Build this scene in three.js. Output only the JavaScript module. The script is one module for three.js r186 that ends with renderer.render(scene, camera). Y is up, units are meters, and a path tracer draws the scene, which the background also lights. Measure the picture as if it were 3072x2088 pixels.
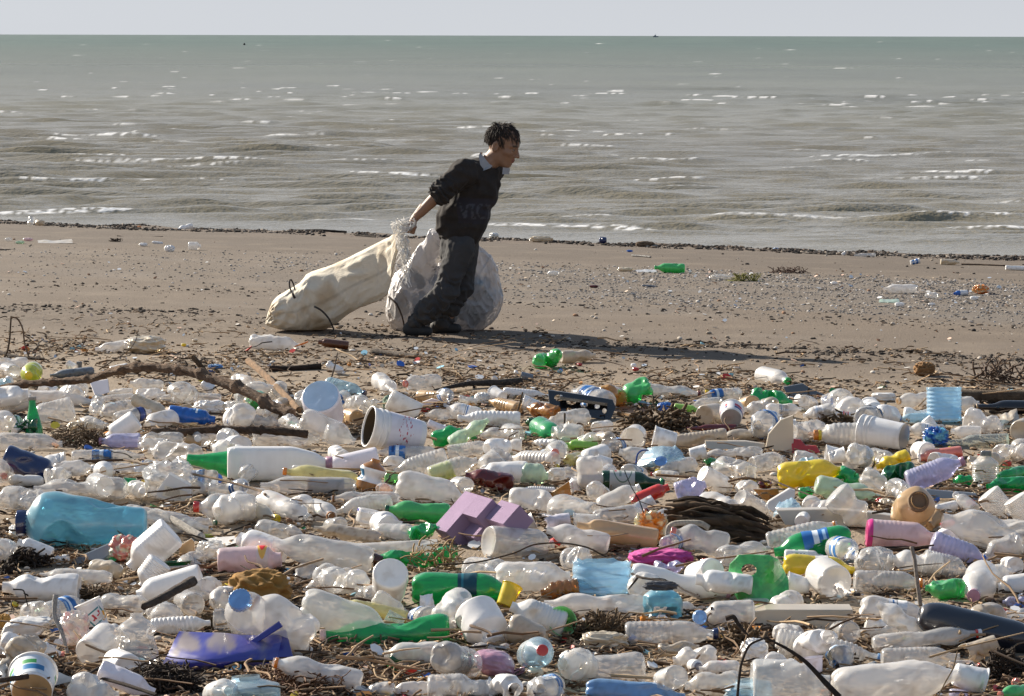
import * as THREE from 'three';
import { mergeGeometries } from 'three/addons/utils/BufferGeometryUtils.js';
import { TessellateModifier } from 'three/addons/modifiers/TessellateModifier.js';
import { createNoise3D } from 'simplex-noise';

// ---------- camera, sky, sun, exposure ----------
const scene = new THREE.Scene();
const FOCAL = 10000, PW = 3072, PH = 2088, EYE = 1.6;            // focal length and frame of the photograph in its own pixels
const camera = new THREE.PerspectiveCamera(THREE.MathUtils.radToDeg(2 * Math.atan(PH / 2 / FOCAL)), PW / PH, 0.5, 30000);
camera.rotation.order = 'YXZ';
camera.position.set(0, EYE, 0);
camera.rotation.set(-Math.atan((PH / 2 - 106) / FOCAL), 0, 0.00225);
camera.updateMatrixWorld(true);

const SUN_TO = new THREE.Vector3(-1.59, 1.08, -1.42).normalize();
const sun = new THREE.DirectionalLight(new THREE.Color(1, 0.9, 0.76), 5);
sun.name = 'sun_light';
sun.position.copy(SUN_TO).multiplyScalar(60).add(new THREE.Vector3(0, 0, -16));
sun.target.position.set(0, 0, -16);
sun.castShadow = true; sun.shadow.radius = 1;
Object.assign(sun.shadow.camera, { left: -14, right: 14, top: 14, bottom: -14, near: 1, far: 140 });
sun.shadow.mapSize.set(4096, 4096);
scene.add(sun, sun.target);
{
  const W = 512, H = 256, d = new Float32Array(W * H * 4), v = new THREE.Vector3();
  for (let j = 0; j < H; j++) for (let i = 0; i < W; i++) {
    const el = (j + 0.5) / H * Math.PI - Math.PI / 2, az = ((i + 0.5) / W - 0.5) * 2 * Math.PI;
    v.set(Math.cos(el) * Math.cos(az), Math.sin(el), Math.cos(el) * Math.sin(az));
    const up = Math.max(0, v.y), k = 1 - Math.pow(1 - up, 3.8), glow = Math.pow(Math.max(0, v.dot(SUN_TO)), 7) * 0.22;
    const c = [0.318 + (0.088 - 0.318) * k + glow, 0.33 + (0.13 - 0.33) * k + glow * 0.95, 0.35 + (0.2 - 0.35) * k + glow * 0.85];
    d.set([c[0], c[1], c[2], 1], (j * W + i) * 4);
  }
  const sky = new THREE.DataTexture(d, W, H, THREE.RGBAFormat, THREE.FloatType);
  sky.mapping = THREE.EquirectangularReflectionMapping; sky.magFilter = sky.minFilter = THREE.LinearFilter; sky.needsUpdate = true;
  scene.background = sky; scene.environment = sky;
}
const renderer = new THREE.WebGLRenderer({ antialias: true });
renderer.toneMapping = THREE.LinearToneMapping;
renderer.toneMappingExposure = 2.0;
renderer.shadowMap.enabled = true;

// ---------- helpers ----------
function rng(seed) { let s = seed >>> 0; return () => { s = (s + 0x6d2b79f5) | 0; let t = Math.imul(s ^ (s >>> 15), 1 | s); t = (t + Math.imul(t ^ (t >>> 7), 61 | t)) ^ t; return ((t ^ (t >>> 14)) >>> 0) / 4294967296; }; }
const noise3 = createNoise3D(rng(11));
const fbm = (x, y, z, o = 4) => { let s = 0, a = 0.5; for (let i = 0; i < o; i++) { s += a * noise3(x, y, z); x *= 2.03; y *= 2.03; z *= 2.03; a *= 0.5; } return s; };
const ridge = (x, y, z) => 1 - Math.abs(noise3(x, y, z));
const clamp = (x, a = 0, b = 1) => Math.min(b, Math.max(a, x)), mix = (a, b, t) => a + (b - a) * t;
const smooth = (a, b, x) => { const t = clamp((x - a) / (b - a)); return t * t * (3 - 2 * t); };
const V = (x, y, z) => new THREE.Vector3(x, y, z);
const used = new Map();
const numbered = (n) => { const k = used.get(n) ?? 0; used.set(n, k + 1); return k ? `${n}_${String(k).padStart(3, '0')}` : n; };
function tag(o, label, category, group, kind) { if (label) o.userData.label = label; if (category) o.userData.category = category; if (group) o.userData.group = group; if (kind) o.userData.kind = kind; return o; }
function top(o, name) { o.name = numbered(name); scene.add(o); return o; }
function part(name, geo, mat, parent) { const m = new THREE.Mesh(geo, mat); m.name = name; m.castShadow = m.receiveShadow = true; parent.add(m); return m; }
const rough = (c, r = 0.85, extra = {}) => new THREE.MeshStandardMaterial({ color: new THREE.Color().setRGB(...c), roughness: r, side: THREE.DoubleSide, ...extra });
function noiseTexture(size, fn, srgb = false) {
  const d = new Uint8Array(size * size * 4);
  for (let y = 0; y < size; y++) for (let x = 0; x < size; x++) { const c = fn(x / size, y / size); d.set([...c.map((v) => clamp(v) * 255), 255], (y * size + x) * 4); }
  const t = new THREE.DataTexture(d, size, size); t.wrapS = t.wrapT = THREE.RepeatWrapping; t.magFilter = THREE.LinearFilter; t.minFilter = THREE.LinearMipmapLinearFilter; t.generateMipmaps = true;
  if (srgb) t.colorSpace = THREE.SRGBColorSpace; t.needsUpdate = true; return t;
}
// noise that tiles over the unit square
const tile = (u, v, f, s) => { const a = u * 2 * Math.PI, b = v * 2 * Math.PI, r = f / (2 * Math.PI); return noise3(Math.cos(a) * r + s, Math.sin(a) * r + Math.cos(b) * r, Math.sin(b) * r + s * 1.7); };
// a grid of (nu+1) x (nv+1) points given by f(u, v); closed: u wraps round
function gridGeo(nu, nv, f, closed = false, col) {
  const pos = new Float32Array((nu + 1) * (nv + 1) * 3), uv = new Float32Array((nu + 1) * (nv + 1) * 2), idx = [];
  const colr = col ? new Float32Array((nu + 1) * (nv + 1) * 3) : null;
  for (let j = 0, k = 0; j <= nv; j++) for (let i = 0; i <= nu; i++, k++) {
    const p = f(closed && i === nu ? 0 : i / nu, j / nv, i, j);
    pos[k * 3] = p.x; pos[k * 3 + 1] = p.y; pos[k * 3 + 2] = p.z; uv[k * 2] = p.u ?? i / nu; uv[k * 2 + 1] = p.v ?? j / nv;
    if (col) colr.set(col(p, i / nu, j / nv), k * 3);
  }
  for (let j = 0; j < nv; j++) for (let i = 0; i < nu; i++) { const a = j * (nu + 1) + i, b = a + 1, c = a + nu + 1, d = c + 1; idx.push(a, b, d, a, d, c); }
  const g = new THREE.BufferGeometry();
  g.setAttribute('position', new THREE.BufferAttribute(pos, 3)); g.setAttribute('uv', new THREE.BufferAttribute(uv, 2)); g.setIndex(idx);
  if (col) g.setAttribute('color', new THREE.BufferAttribute(colr, 3));
  g.computeVertexNormals();
  if (closed) {
    const n = g.attributes.normal;
    for (let j = 0; j <= nv; j++) { const a = j * (nu + 1), b = a + nu, t = V(n.getX(a) + n.getX(b), n.getY(a) + n.getY(b), n.getZ(a) + n.getZ(b)).normalize(); n.setXYZ(a, t.x, t.y, t.z); n.setXYZ(b, t.x, t.y, t.z); }
  }
  return g;
}
function tubeGeo(pts, radius, segs = 24, sides = 7, bump = 0, seed = 0, taper = 0.25, colour) {
  const c = new THREE.CatmullRomCurve3(pts, false, 'catmullrom', 0.4), fr = c.computeFrenetFrames(segs);
  return gridGeo(sides, segs + 2, (u, v, i, j) => {
    const s = clamp(j - 1, 0, segs) / segs, p = c.getPointAt(s), n = fr.normals[clamp(j - 1, 0, segs)], b = fr.binormals[clamp(j - 1, 0, segs)], a = u * 2 * Math.PI;
    let r = typeof radius === 'function' ? radius(s) : radius * (1 - taper * s);
    r *= 1 + bump * (noise3(p.x * 9 + seed, p.y * 9 + a, p.z * 9) + 0.6 * noise3(p.x * 30 + seed, a * 1.2, p.z * 30));
    if (j === 0 || j === segs + 2) r *= 0.02;
    const q = p.clone().addScaledVector(n, Math.cos(a) * r).addScaledVector(b, Math.sin(a) * r); q.u = u; q.v = s * 6; return q;
  }, true, colour);
}
// naive surface nets over a signed distance field
function netGeo(lo, hi, cell, f, colour) {
  const nx = Math.ceil((hi[0] - lo[0]) / cell) + 1, ny = Math.ceil((hi[1] - lo[1]) / cell) + 1, nz = Math.ceil((hi[2] - lo[2]) / cell) + 1;
  const d = new Float32Array(nx * ny * nz), at = (i, j, k) => (k * ny + j) * nx + i;
  for (let k = 0; k < nz; k++) for (let j = 0; j < ny; j++) for (let i = 0; i < nx; i++) d[at(i, j, k)] = f(lo[0] + i * cell, lo[1] + j * cell, lo[2] + k * cell);
  const id = new Int32Array(nx * ny * nz).fill(-1), pos = [], idx = [];
  for (let k = 0; k < nz - 1; k++) for (let j = 0; j < ny - 1; j++) for (let i = 0; i < nx - 1; i++) {
    let n = 0, sx = 0, sy = 0, sz = 0, m = 0; const e = [];
    for (let c = 0; c < 8; c++) { e[c] = d[at(i + (c & 1), j + ((c >> 1) & 1), k + (c >> 2))]; if (e[c] < 0) m |= 1 << c; }
    if (m === 0 || m === 255) continue;
    for (let a = 0; a < 8; a++) for (const bit of [1, 2, 4]) { const b = a | bit; if (b === a || (e[a] < 0) === (e[b] < 0)) continue; const t = e[a] / (e[a] - e[b]); sx += (a & 1) + (bit === 1 ? t : 0); sy += ((a >> 1) & 1) + (bit === 2 ? t : 0); sz += (a >> 2) + (bit === 4 ? t : 0); n++; }
    id[at(i, j, k)] = pos.length / 3; pos.push(lo[0] + (i + sx / n) * cell, lo[1] + (j + sy / n) * cell, lo[2] + (k + sz / n) * cell);
  }
  for (let k = 1; k < nz - 1; k++) for (let j = 1; j < ny - 1; j++) for (let i = 1; i < nx - 1; i++) {
    const v = d[at(i, j, k)] < 0;
    const q = (other, A, B, C, D) => { if (v === (other < 0)) return; const t = [A, B, C, D].map((p) => id[at(...p)]); if (t.some((x) => x < 0)) return; if (v) idx.push(t[0], t[1], t[2], t[0], t[2], t[3]); else idx.push(t[0], t[2], t[1], t[0], t[3], t[2]); };
    q(d[at(i + 1, j, k)], [i, j - 1, k - 1], [i, j, k - 1], [i, j, k], [i, j - 1, k]);
    q(d[at(i, j + 1, k)], [i - 1, j, k - 1], [i - 1, j, k], [i, j, k], [i, j, k - 1]);
    q(d[at(i, j, k + 1)], [i - 1, j - 1, k], [i, j - 1, k], [i, j, k], [i - 1, j, k]);
  }
  const nor = new Float32Array(pos.length), h = cell * 0.6;
  for (let p = 0; p < pos.length; p += 3) {
    const [x, y, z] = [pos[p], pos[p + 1], pos[p + 2]], g = V(f(x + h, y, z) - f(x - h, y, z), f(x, y + h, z) - f(x, y - h, z), f(x, y, z + h) - f(x, y, z - h)).normalize();
    nor[p] = g.x; nor[p + 1] = g.y; nor[p + 2] = g.z;
  }
  const g = new THREE.BufferGeometry();
  g.setAttribute('position', new THREE.Float32BufferAttribute(pos, 3)); g.setAttribute('normal', new THREE.BufferAttribute(nor, 3)); g.setIndex(idx);
  if (colour) { const c = new Float32Array(pos.length); for (let p = 0; p < pos.length; p += 3) c.set(colour(pos[p], pos[p + 1], pos[p + 2]), p); g.setAttribute('color', new THREE.BufferAttribute(c, 3)); }
  return g;
}
// distances
const cap = (x, y, z, a, b, ra, rb) => { const bx = b[0] - a[0], by = b[1] - a[1], bz = b[2] - a[2], px = x - a[0], py = y - a[1], pz = z - a[2], h = clamp((px * bx + py * by + pz * bz) / (bx * bx + by * by + bz * bz)); return Math.hypot(px - bx * h, py - by * h, pz - bz * h) - mix(ra, rb, h); };
const ell = (x, y, z, c, r) => { const a = (x - c[0]) / r[0], b = (y - c[1]) / r[1], d = (z - c[2]) / r[2], k0 = Math.hypot(a, b, d), k1 = Math.hypot(a / r[0], b / r[1], d / r[2]); return k1 < 1e-9 ? -Math.min(...r) : k0 * (k0 - 1) / k1; };
const smin = (a, b, k) => { const h = clamp(0.5 + 0.5 * (b - a) / k); return mix(b, a, h) - k * h * (1 - h); };

// ---------- the lie of the land ----------
const SHORE = (x) => -30.9 + 0.554 * clamp(x, -400, 400);
const inland = (x, z) => (z - SHORE(x)) * 0.875;                 // metres from the water's edge
const SEA_Y = -0.3;
function groundY(x, z) {
  const u = inland(x, z);
  let y = u > 0 ? -0.3 + 0.3 * (1 - Math.pow(1 - clamp(u / 10), 1.9)) : -0.3 + Math.max(-3, u * 0.07);
  const along = x * 0.875 + z * 0.48;
  if (u > -2) {
    y += 0.005 * noise3(along * 0.5, u * 1.4, 3) * smooth(-1, 3, u) + 0.02 * noise3(along * 0.12, u * 0.25, 8) * smooth(1, 6, u);
    y += smooth(12.3, 14.5, u) * (0.008 * noise3(x * 1.6, z * 1.6, 5) + 0.0035 * noise3(x * 7, z * 7, 9));
    y += 0.03 * Math.exp(-Math.pow((u - 0.55) / 0.35, 2)) * (0.6 + 0.8 * noise3(along * 1.2, u * 2, 21));
    y += 0.012 * Math.exp(-Math.pow((u - 11.6) / 0.5, 2)) * (1 + noise3(along * 3, u * 3, 25));
  }
  return y;
}
// a pixel of the photograph as a ray, as the point where it meets the ground, or as a point at a depth
const RIGHT = V(1, 0, 0).applyQuaternion(camera.quaternion), UPV = V(0, 1, 0).applyQuaternion(camera.quaternion), AHEAD = V(0, 0, -1).applyQuaternion(camera.quaternion);
const at = (px, py, depth) => V(0, EYE, 0).addScaledVector(RIGHT, (px - PW / 2) / FOCAL * depth).addScaledVector(UPV, -(py - PH / 2) / FOCAL * depth).addScaledVector(AHEAD, depth);
function depthOf(px, py, lift = 0) { let d = 12; for (let i = 0; i < 12; i++) { const p = at(px, py, d), drop = EYE - p.y; d *= (EYE - groundY(p.x, p.z) - lift) / Math.max(drop, 1e-3); d = clamp(d, 3, 60); } return d; }
const onGround = (px, py, lift = 0) => at(px, py, depthOf(px, py, lift));
// ---------- the setting: beach, sea ----------
const sandGrain = noiseTexture(1024, (u, v) => {
  const g = 0.5 + 0.16 * tile(u, v, 190, 1) + 0.12 * tile(u, v, 420, 4) + 0.08 * tile(u, v, 60, 7), w = 0.86 + 0.22 * (g - 0.5) * 2, h = tile(u, v, 230, 12);
  const dark = h > 0.72 ? 0.62 : h < -0.8 ? 1.18 : 1;
  return [w * dark, w * dark * 0.985, w * dark * 0.965];
});
const sandBump = noiseTexture(1024, (u, v) => { const g = 0.5 + 0.2 * tile(u, v, 150, 2) + 0.16 * tile(u, v, 320, 5) + 0.14 * tile(u, v, 40, 9); return [g, g, g]; });
function sandColour(x, z) {
  const u = inland(x, z), along = x * 0.875 + z * 0.48, n = fbm(along * 0.35, u * 1.3, 2), n2 = fbm(x * 1.6, z * 1.6, 6);
  let c = [0.147, 0.112, 0.081];
  const tint = (t, k) => { k = clamp(k); c = c.map((a, i) => mix(a, t[i], k)); };
  tint([0.17, 0.13, 0.094], smooth(0, 0.5, n) * 0.7);
  tint([0.19, 0.155, 0.125], smooth(0.05, 0.55, -n) * 0.5);
  tint([0.118, 0.091, 0.068], 1 - smooth(4, 6.5, u));
  tint([0.15, 0.128, 0.108], (0.3 + 0.7 * smooth(-4, 3, x)) * smooth(5.2, 6.8, u) * (1 - smooth(8.4, 10, u + n * 1.2)) * (0.45 + 0.5 * smooth(-0.2, 0.4, fbm(along * 0.8, u * 2.6, 14))));   // grey shingle band
  tint([0.16, 0.12, 0.095], (1 - smooth(0.4, 1.6, u)) * 0.6);                                             // wet edge
  tint([0.05, 0.04, 0.034], (1 - smooth(0.05, 0.7, u + n * 0.4)) * 0.8);
  tint([0.315, 0.245, 0.172], smooth(12, 14, u) * 0.8);
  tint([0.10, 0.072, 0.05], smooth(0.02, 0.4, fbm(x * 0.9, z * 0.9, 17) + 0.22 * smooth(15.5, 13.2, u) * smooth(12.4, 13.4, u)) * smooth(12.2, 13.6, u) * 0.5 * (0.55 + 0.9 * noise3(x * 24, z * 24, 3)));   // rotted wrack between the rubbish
  tint([0.24, 0.19, 0.14], smooth(0.1, 0.5, n2) * 0.35);
  return c;
}
{
  const NX = 250, NZ = 520, xs = [], zs = [];
  for (let i = 0; i <= NX; i++) { const t = i / NX * 2 - 1; xs.push(Math.sign(t) * (Math.abs(t) < 0.86 ? Math.abs(t) / 0.86 * 8 : 8 + Math.pow((Math.abs(t) - 0.86) / 0.14, 3) * 900)); }
  for (let j = 0; j <= NZ; j++) { const t = j / NZ; zs.push(t < 0.03 ? 60 - t / 0.03 * 66 : t < 0.94 ? -6 * Math.pow(40 / 6, (t - 0.03) / 0.91) : -40 - Math.pow((t - 0.94) / 0.06, 3) * 900); }
  const g = gridGeo(NX, NZ, (u, v, i, j) => { const x = xs[i], z = zs[j]; const p = V(x, groundY(x, z), z); p.u = x / 1.7; p.v = z / 1.7; return p; }, false, (p) => sandColour(p.x, p.z));
  const beach = top(new THREE.Mesh(g, new THREE.MeshStandardMaterial({ vertexColors: true, map: sandGrain, bumpMap: sandBump, bumpScale: 0.006, roughness: 0.95, side: THREE.DoubleSide })), 'beach');
  beach.receiveShadow = true; tag(beach, null, null, null, 'structure');
}
// the sea: short choppy waves rolling in towards the shore, white where they break
const WAVES = [];
{
  const r = rng(5);
  for (let i = 0; i < 26; i++) {
    const L = 0.5 * Math.pow(1.16, i) * (0.9 + 0.2 * r()), dir = (r() - 0.5) * (L < 2 ? 0.62 : 0.4) + 0.1, k = 2 * Math.PI / L;
    WAVES.push([Math.sin(dir) * k, Math.cos(dir) * k, r() * 6.283, (L < 1.3 ? 0.0125 * Math.pow(L, 0.9) : 0.0095 / Math.pow(L / 1.3, 0.25)) * (L > 9 ? 0.8 : 1), L]);
  }
}
function seaHeight(x, z, spacing) {
  const u = -inland(x, z), gust = 0.75 + 0.5 * noise3(x * 0.06, z * 0.02, 31) + 0.3 * noise3(x * 0.25, z * 0.08, 33);
  let h = 0;
  for (const [kx, kz, ph, a, L] of WAVES) { if (L < spacing * 2.2) continue; const s = Math.sin(kx * x + kz * z + ph + 1.3 * noise3(x * 0.2 / Math.sqrt(L), z * 0.2 / Math.sqrt(L), L)); h += a * (s + 0.35 * (s * s - 0.5) * Math.sign(s)); }
  h *= gust;
  // crests short along their length
  const cr = noise3(x * 0.46, z * 0.34, 41), ph = z * 2 * Math.PI / 2.2 + x * 0.35 + 2.6 * noise3(x * 0.2, z * 0.15, 43);
  const peak = 0.5 + 0.5 * Math.sin(ph), crest = Math.pow(peak, 6) * smooth(0.0, 0.7, cr), lip = Math.pow(peak, 10) * smooth(0.14, 0.46, cr);
  const far = smooth(150, 40, u), cr2 = noise3(x * 0.5, z * 0.7, 47), crest2 = Math.pow(0.5 + 0.5 * Math.sin(z * 2 * Math.PI / 1.15 + x * 0.35 + 2.6 * noise3(x * 0.3, z * 0.25, 49)), 3) * smooth(-0.3, 0.6, cr2) * smooth(1.2, 0.5, spacing);
  return [(h + 0.046 * crest * mix(0.6, 1, far) + 0.046 * crest2) * smooth(-0.2, 4, u) + 0.012 * Math.sin(u * 5 + x) * smooth(1.5, 0, u), lip];
}
{
  const NX = 400, NZ = 680, zs = [];
  for (let j = 0; j <= NZ; j++) { const t = j / NZ, inv = mix(1 / 24, 1 / 1500, Math.min(1, t / 0.985)); zs.push(t <= 0.985 ? -1 / inv : -1500 - (t - 0.985) / 0.015 * 20000); }
  const vOf = (d) => { const a = 30, b2 = 260; if (d < a) return d / 5; const t = Math.min(1, (d - a) / (b2 - a)), k1 = 1 / 5, k2 = 1.9; return a / 5 + (b2 - a) * (k1 * t + (k2 - k1) * t * t / 2) + Math.max(0, d - b2) * k2; };
  const foamAt = new Float32Array((NX + 1) * (NZ + 1));
  const fan = (i) => { const t = i / NX * 2 - 1, a = Math.abs(t); return Math.sign(t) * (a < 0.9 ? a / 0.9 * 0.21 : 0.21 + Math.pow((a - 0.9) / 0.1, 2) * 2.5); };
  const g = gridGeo(NX, NZ, (u, v, i, j) => {
    const z = zs[j], x = fan(i) * -z, dz = j ? Math.abs(zs[j] - zs[j - 1]) : 0.1, s = Math.min(dz, 9);
    const [h, c] = z > -1200 ? seaHeight(x, z, s) : [0, 0]; foamAt[j * (NX + 1) + i] = c;
    const p = V(x, SEA_Y + h * clamp(1.15 - dz / 30, 0, 1), z); const kk = 1 / 5; p.u = x * kk; p.v = vOf(-z); return p;
  }, false, (p, a, b) => {
    const i = Math.round(a * NX), j = Math.round(b * NZ), u = -inland(p.x, p.z), c = foamAt[j * (NX + 1) + i];
    const far = clamp(Math.log(Math.max(1, u / 25)) / Math.log(24)), near = smooth(9, 0, u);
    let col = [mix(0.205, 0.092, far), mix(0.174, 0.128, far), mix(0.11, 0.098, far)];
    const silt = fbm(p.x * 0.05, p.z * 0.03, 51) * 0.22; col = col.map((q) => q * (1 + silt - 0.12 * near));
    const br = noise3(p.x * 0.3, p.z * 0.08, 61), lace = 0.5 + 0.9 * noise3(p.x * 9, p.z * 6, 63) + 0.5 * noise3(p.x * 22, p.z * 14, 67);
    const bar = Math.exp(-Math.pow((u - 66) / 10, 2)) * 0.75 + Math.exp(-Math.pow((u - 9) / 8, 2)) * 0.1;
    const foam = smooth(0.5, 0.8, c * (mix(0.8, 0.42, smooth(20, 50, u)) + 0.4 * br + bar)) * smooth(0.34, 0.68, lace + (u > 50 ? 0.3 : 0));
    return col.map((q, k) => mix(q, [1, 0.98, 0.94][k], foam));
  });
  const ripple = noiseTexture(1024, (u, v) => { const q = 0.5 + 0.22 * tile(u, v * 1, 26, 3) + 0.16 * tile(u, v, 60, 8) + 0.1 * tile(u, v, 130, 13); return [q, q, q]; });
  // far off, where waves are too small to tell apart, their slopes make the water a rough mirror
  const chop = new Float32Array(g.attributes.position.count * 2); for (let i = 0; i < chop.length / 2; i++) { chop[i * 2] = 0.5; chop[i * 2 + 1] = clamp(Math.log(Math.max(1, -g.attributes.position.getZ(i) / 28)) / 4, 0.004, 0.996); }
  g.setAttribute('uv1', new THREE.BufferAttribute(chop, 2));
  const rd = new Uint8Array(64 * 4 * 4); for (let y = 0; y < 64; y++) for (let x = 0; x < 4; x++) { const q = mix(0.12, 0.4, smooth(0.0, 0.95, y / 63)) * 255; rd.set([q, q, q, 255], (y * 4 + x) * 4); }
  const chopMap = new THREE.DataTexture(rd, 4, 64); chopMap.magFilter = THREE.LinearFilter; chopMap.channel = 1; chopMap.needsUpdate = true;
  const sea = top(new THREE.Mesh(g, new THREE.MeshPhysicalMaterial({ vertexColors: true, roughness: 1, roughnessMap: chopMap, ior: 1.33, bumpMap: ripple, bumpScale: 0.015, side: THREE.DoubleSide })), 'sea_water');
  sea.receiveShadow = true; tag(sea, null, null, null, 'structure');
}
// a ship on the horizon and a buoy
{
  const ship = tag(top(new THREE.Group(), 'cargo_ship'), 'tiny grey ship on the horizon', 'ship');
  const D = 4200, p = at(1967, 104, D); ship.position.set(p.x, SEA_Y, p.z);
  const k = D / FOCAL, hull = new THREE.Shape(); hull.moveTo(-7 * k, 0); hull.lineTo(-8.5 * k, 4.2 * k); hull.lineTo(-4 * k, 3.2 * k); hull.lineTo(7 * k, 3.2 * k); hull.lineTo(8.5 * k, 4 * k); hull.lineTo(7.5 * k, 0);
  const m = rough([0.17, 0.2, 0.24], 0.8), h = new THREE.ExtrudeGeometry(hull, { depth: 2.4 * k, bevelEnabled: false });
  part('hull', h, m, ship);
  const b = new THREE.BoxGeometry(5 * k, 3.4 * k, 2 * k); b.translate(-1.5 * k, 4.9 * k, 1.2 * k); part('bridge', b, rough([0.3, 0.33, 0.36], 0.8), ship);
  const f = new THREE.CylinderGeometry(0.35 * k, 0.5 * k, 5 * k, 8); f.translate(0.2 * k, 8 * k, 1.2 * k); part('mast', f, m, ship);
  const B = 620, q = at(733, 132, B), bu = tag(top(new THREE.Group(), 'buoy'), 'small dark buoy floating far out on the sea', 'buoy');
  bu.position.set(q.x, SEA_Y, q.z);
  const bk = B / FOCAL, l = new THREE.LatheGeometry([[0, -1], [3, 0], [3.4, 2], [2.4, 4], [1, 6], [0, 6.5]].map(([a, c]) => new THREE.Vector2(a * bk, c * bk)), 16); part('float', l, rough([0.02, 0.02, 0.025]), bu);
}
// ---------- the boy and his two sacks ----------
const BOY_D = depthOf(1330, 1004), BS = FOCAL / BOY_D;            // his distance and the photograph's pixels per metre there
const BOY_O = onGround(1300, 1004);
const bx = (px) => (px - 1300) / BS, by = (py) => (1004 - py) / BS;
{
  const boy = tag(top(new THREE.Group(), 'person'), 'person in dark sweater and grey trousers leaning forward, dragging two white sacks along the beach', 'person');
  boy.position.copy(BOY_O);
  const j = (px, py, z) => [bx(px), by(py), z];
  // head frame
  const HC = V(bx(1507), by(437), 0.0), Fw = V(0.9, -0.3, 0.34).normalize(), Sd = V(-0.34, 0, 0.92), Up = V().crossVectors(Sd, Fw).normalize(); if (Up.y < 0) Up.negate(); Sd.crossVectors(Fw, Up).normalize();
  const HS = 0.97;
  const headLocal = (x, y, z) => { const a = x - HC.x, b = y - HC.y, c = z - HC.z; return [(a * Fw.x + b * Fw.y + c * Fw.z) / HS, (a * Up.x + b * Up.y + c * Up.z) / HS, (a * Sd.x + b * Sd.y + c * Sd.z) / HS]; };
  const headD = (x, y, z) => {
    const [f, u, s] = headLocal(x, y, z), t = Math.abs(s);
    let d = ell(f, u, s, [-0.008, 0.034, 0], [0.093, 0.083, 0.074]);
    d = smin(d, ell(f, u, s, [0.03, -0.035, 0], [0.056, 0.076, 0.054]), 0.03);
    d = smin(d, cap(f, u, s, [0.055, -0.09, -0.012], [0.055, -0.09, 0.012], 0.018, 0.018), 0.02);      // chin
    d = smin(d, cap(f, u, t, [-0.01, -0.05, 0.045], [0.045, -0.09, 0.02], 0.018, 0.014), 0.02);        // jaw
    d = smin(d, cap(f, u, t, [0.079, 0.022, 0.008], [0.066, 0.02, 0.046], 0.009, 0.009), 0.012);       // brow
    d = smin(d, cap(f, u, t, [0.062, -0.022, 0.04], [0.05, -0.02, 0.05], 0.014, 0.012), 0.018);        // cheek bone
    d = -smin(-d, ell(f, u, t, [0.094, 0.002, 0.029], [0.017, 0.012, 0.016]), 0.008);                  // eye socket
    d = smin(d, ell(f, u, t, [0.073, 0.0, 0.029], [0.0115, 0.0095, 0.013]), 0.003);                    // eyeball and lid
    d = smin(d, cap(f, u, s, [0.084, 0.008, 0], [0.103, -0.03, 0], 0.007, 0.0105), 0.01);              // nose
    d = smin(d, ell(f, u, t, [0.089, -0.033, 0.011], [0.011, 0.008, 0.008]), 0.006);
    d = smin(d, cap(f, u, t, [0.086, -0.055, 0], [0.076, -0.056, 0.019], 0.0065, 0.004), 0.005);       // lips
    d = smin(d, cap(f, u, t, [0.083, -0.066, 0], [0.074, -0.064, 0.017], 0.007, 0.004), 0.005);
    const ear = Math.max(ell(f, u, t, [-0.012, -0.006, 0.074], [0.021, 0.033, 0.012]), -ell(f, u, t, [-0.006, -0.004, 0.087], [0.011, 0.02, 0.008]));
    return smin(d, ear, 0.006) * HS;
  };
  // joints
  const P = { pelvis: j(1387, 728, 0), belly: j(1402, 650, 0), chest: j(1440, 558, 0), neck: j(1458, 500, 0), shR: j(1392, 512, 0.125), shL: j(1470, 516, -0.125), elR: j(1322, 575, 0.18), wrR: j(1247, 650, 0.14), elL: j(1400, 620, -0.2), wrL: j(1345, 700, -0.17), hipR: j(1380, 742, 0.075), hipL: j(1396, 742, -0.06), knR: j(1340, 868, 0.09), anR: j(1243, 972, 0.07), toR: j(1250, 1000, 0.075), knL: j(1388, 862, -0.07), anL: j(1322, 985, -0.09), toL: j(1338, 996, -0.09) };
  const hand = j(1232, 668, 0.135);
  const bodyD = (x, y, z) => {
    let d = cap(x, y, z, P.pelvis, P.belly, 0.07, 0.078); d = smin(d, cap(x, y, z, P.belly, P.chest, 0.078, 0.088), 0.05);
    d = smin(d, cap(x, y, z, P.shR, P.shL, 0.044, 0.044), 0.04);
    d = smin(d, cap(x, y, z, P.neck, [HC.x - 0.02, HC.y - 0.03, 0], 0.048, 0.046), 0.03);
    for (const q of 'RL') { d = smin(d, cap(x, y, z, P['sh' + q], P['el' + q], 0.046, 0.036), 0.02); d = smin(d, cap(x, y, z, P['el' + q], P['wr' + q], 0.036, 0.0235), 0.015); d = smin(d, cap(x, y, z, P['hip' + q], P['kn' + q], 0.056, 0.048), 0.03); d = smin(d, cap(x, y, z, P['kn' + q], P['an' + q], 0.05, 0.034), 0.02); d = smin(d, cap(x, y, z, P['an' + q], P['to' + q], 0.026, 0.018), 0.015); }
    d = smin(d, ell(x, y, z, P.wrL, [0.03, 0.045, 0.03]), 0.02);
    return d;
  };
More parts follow.
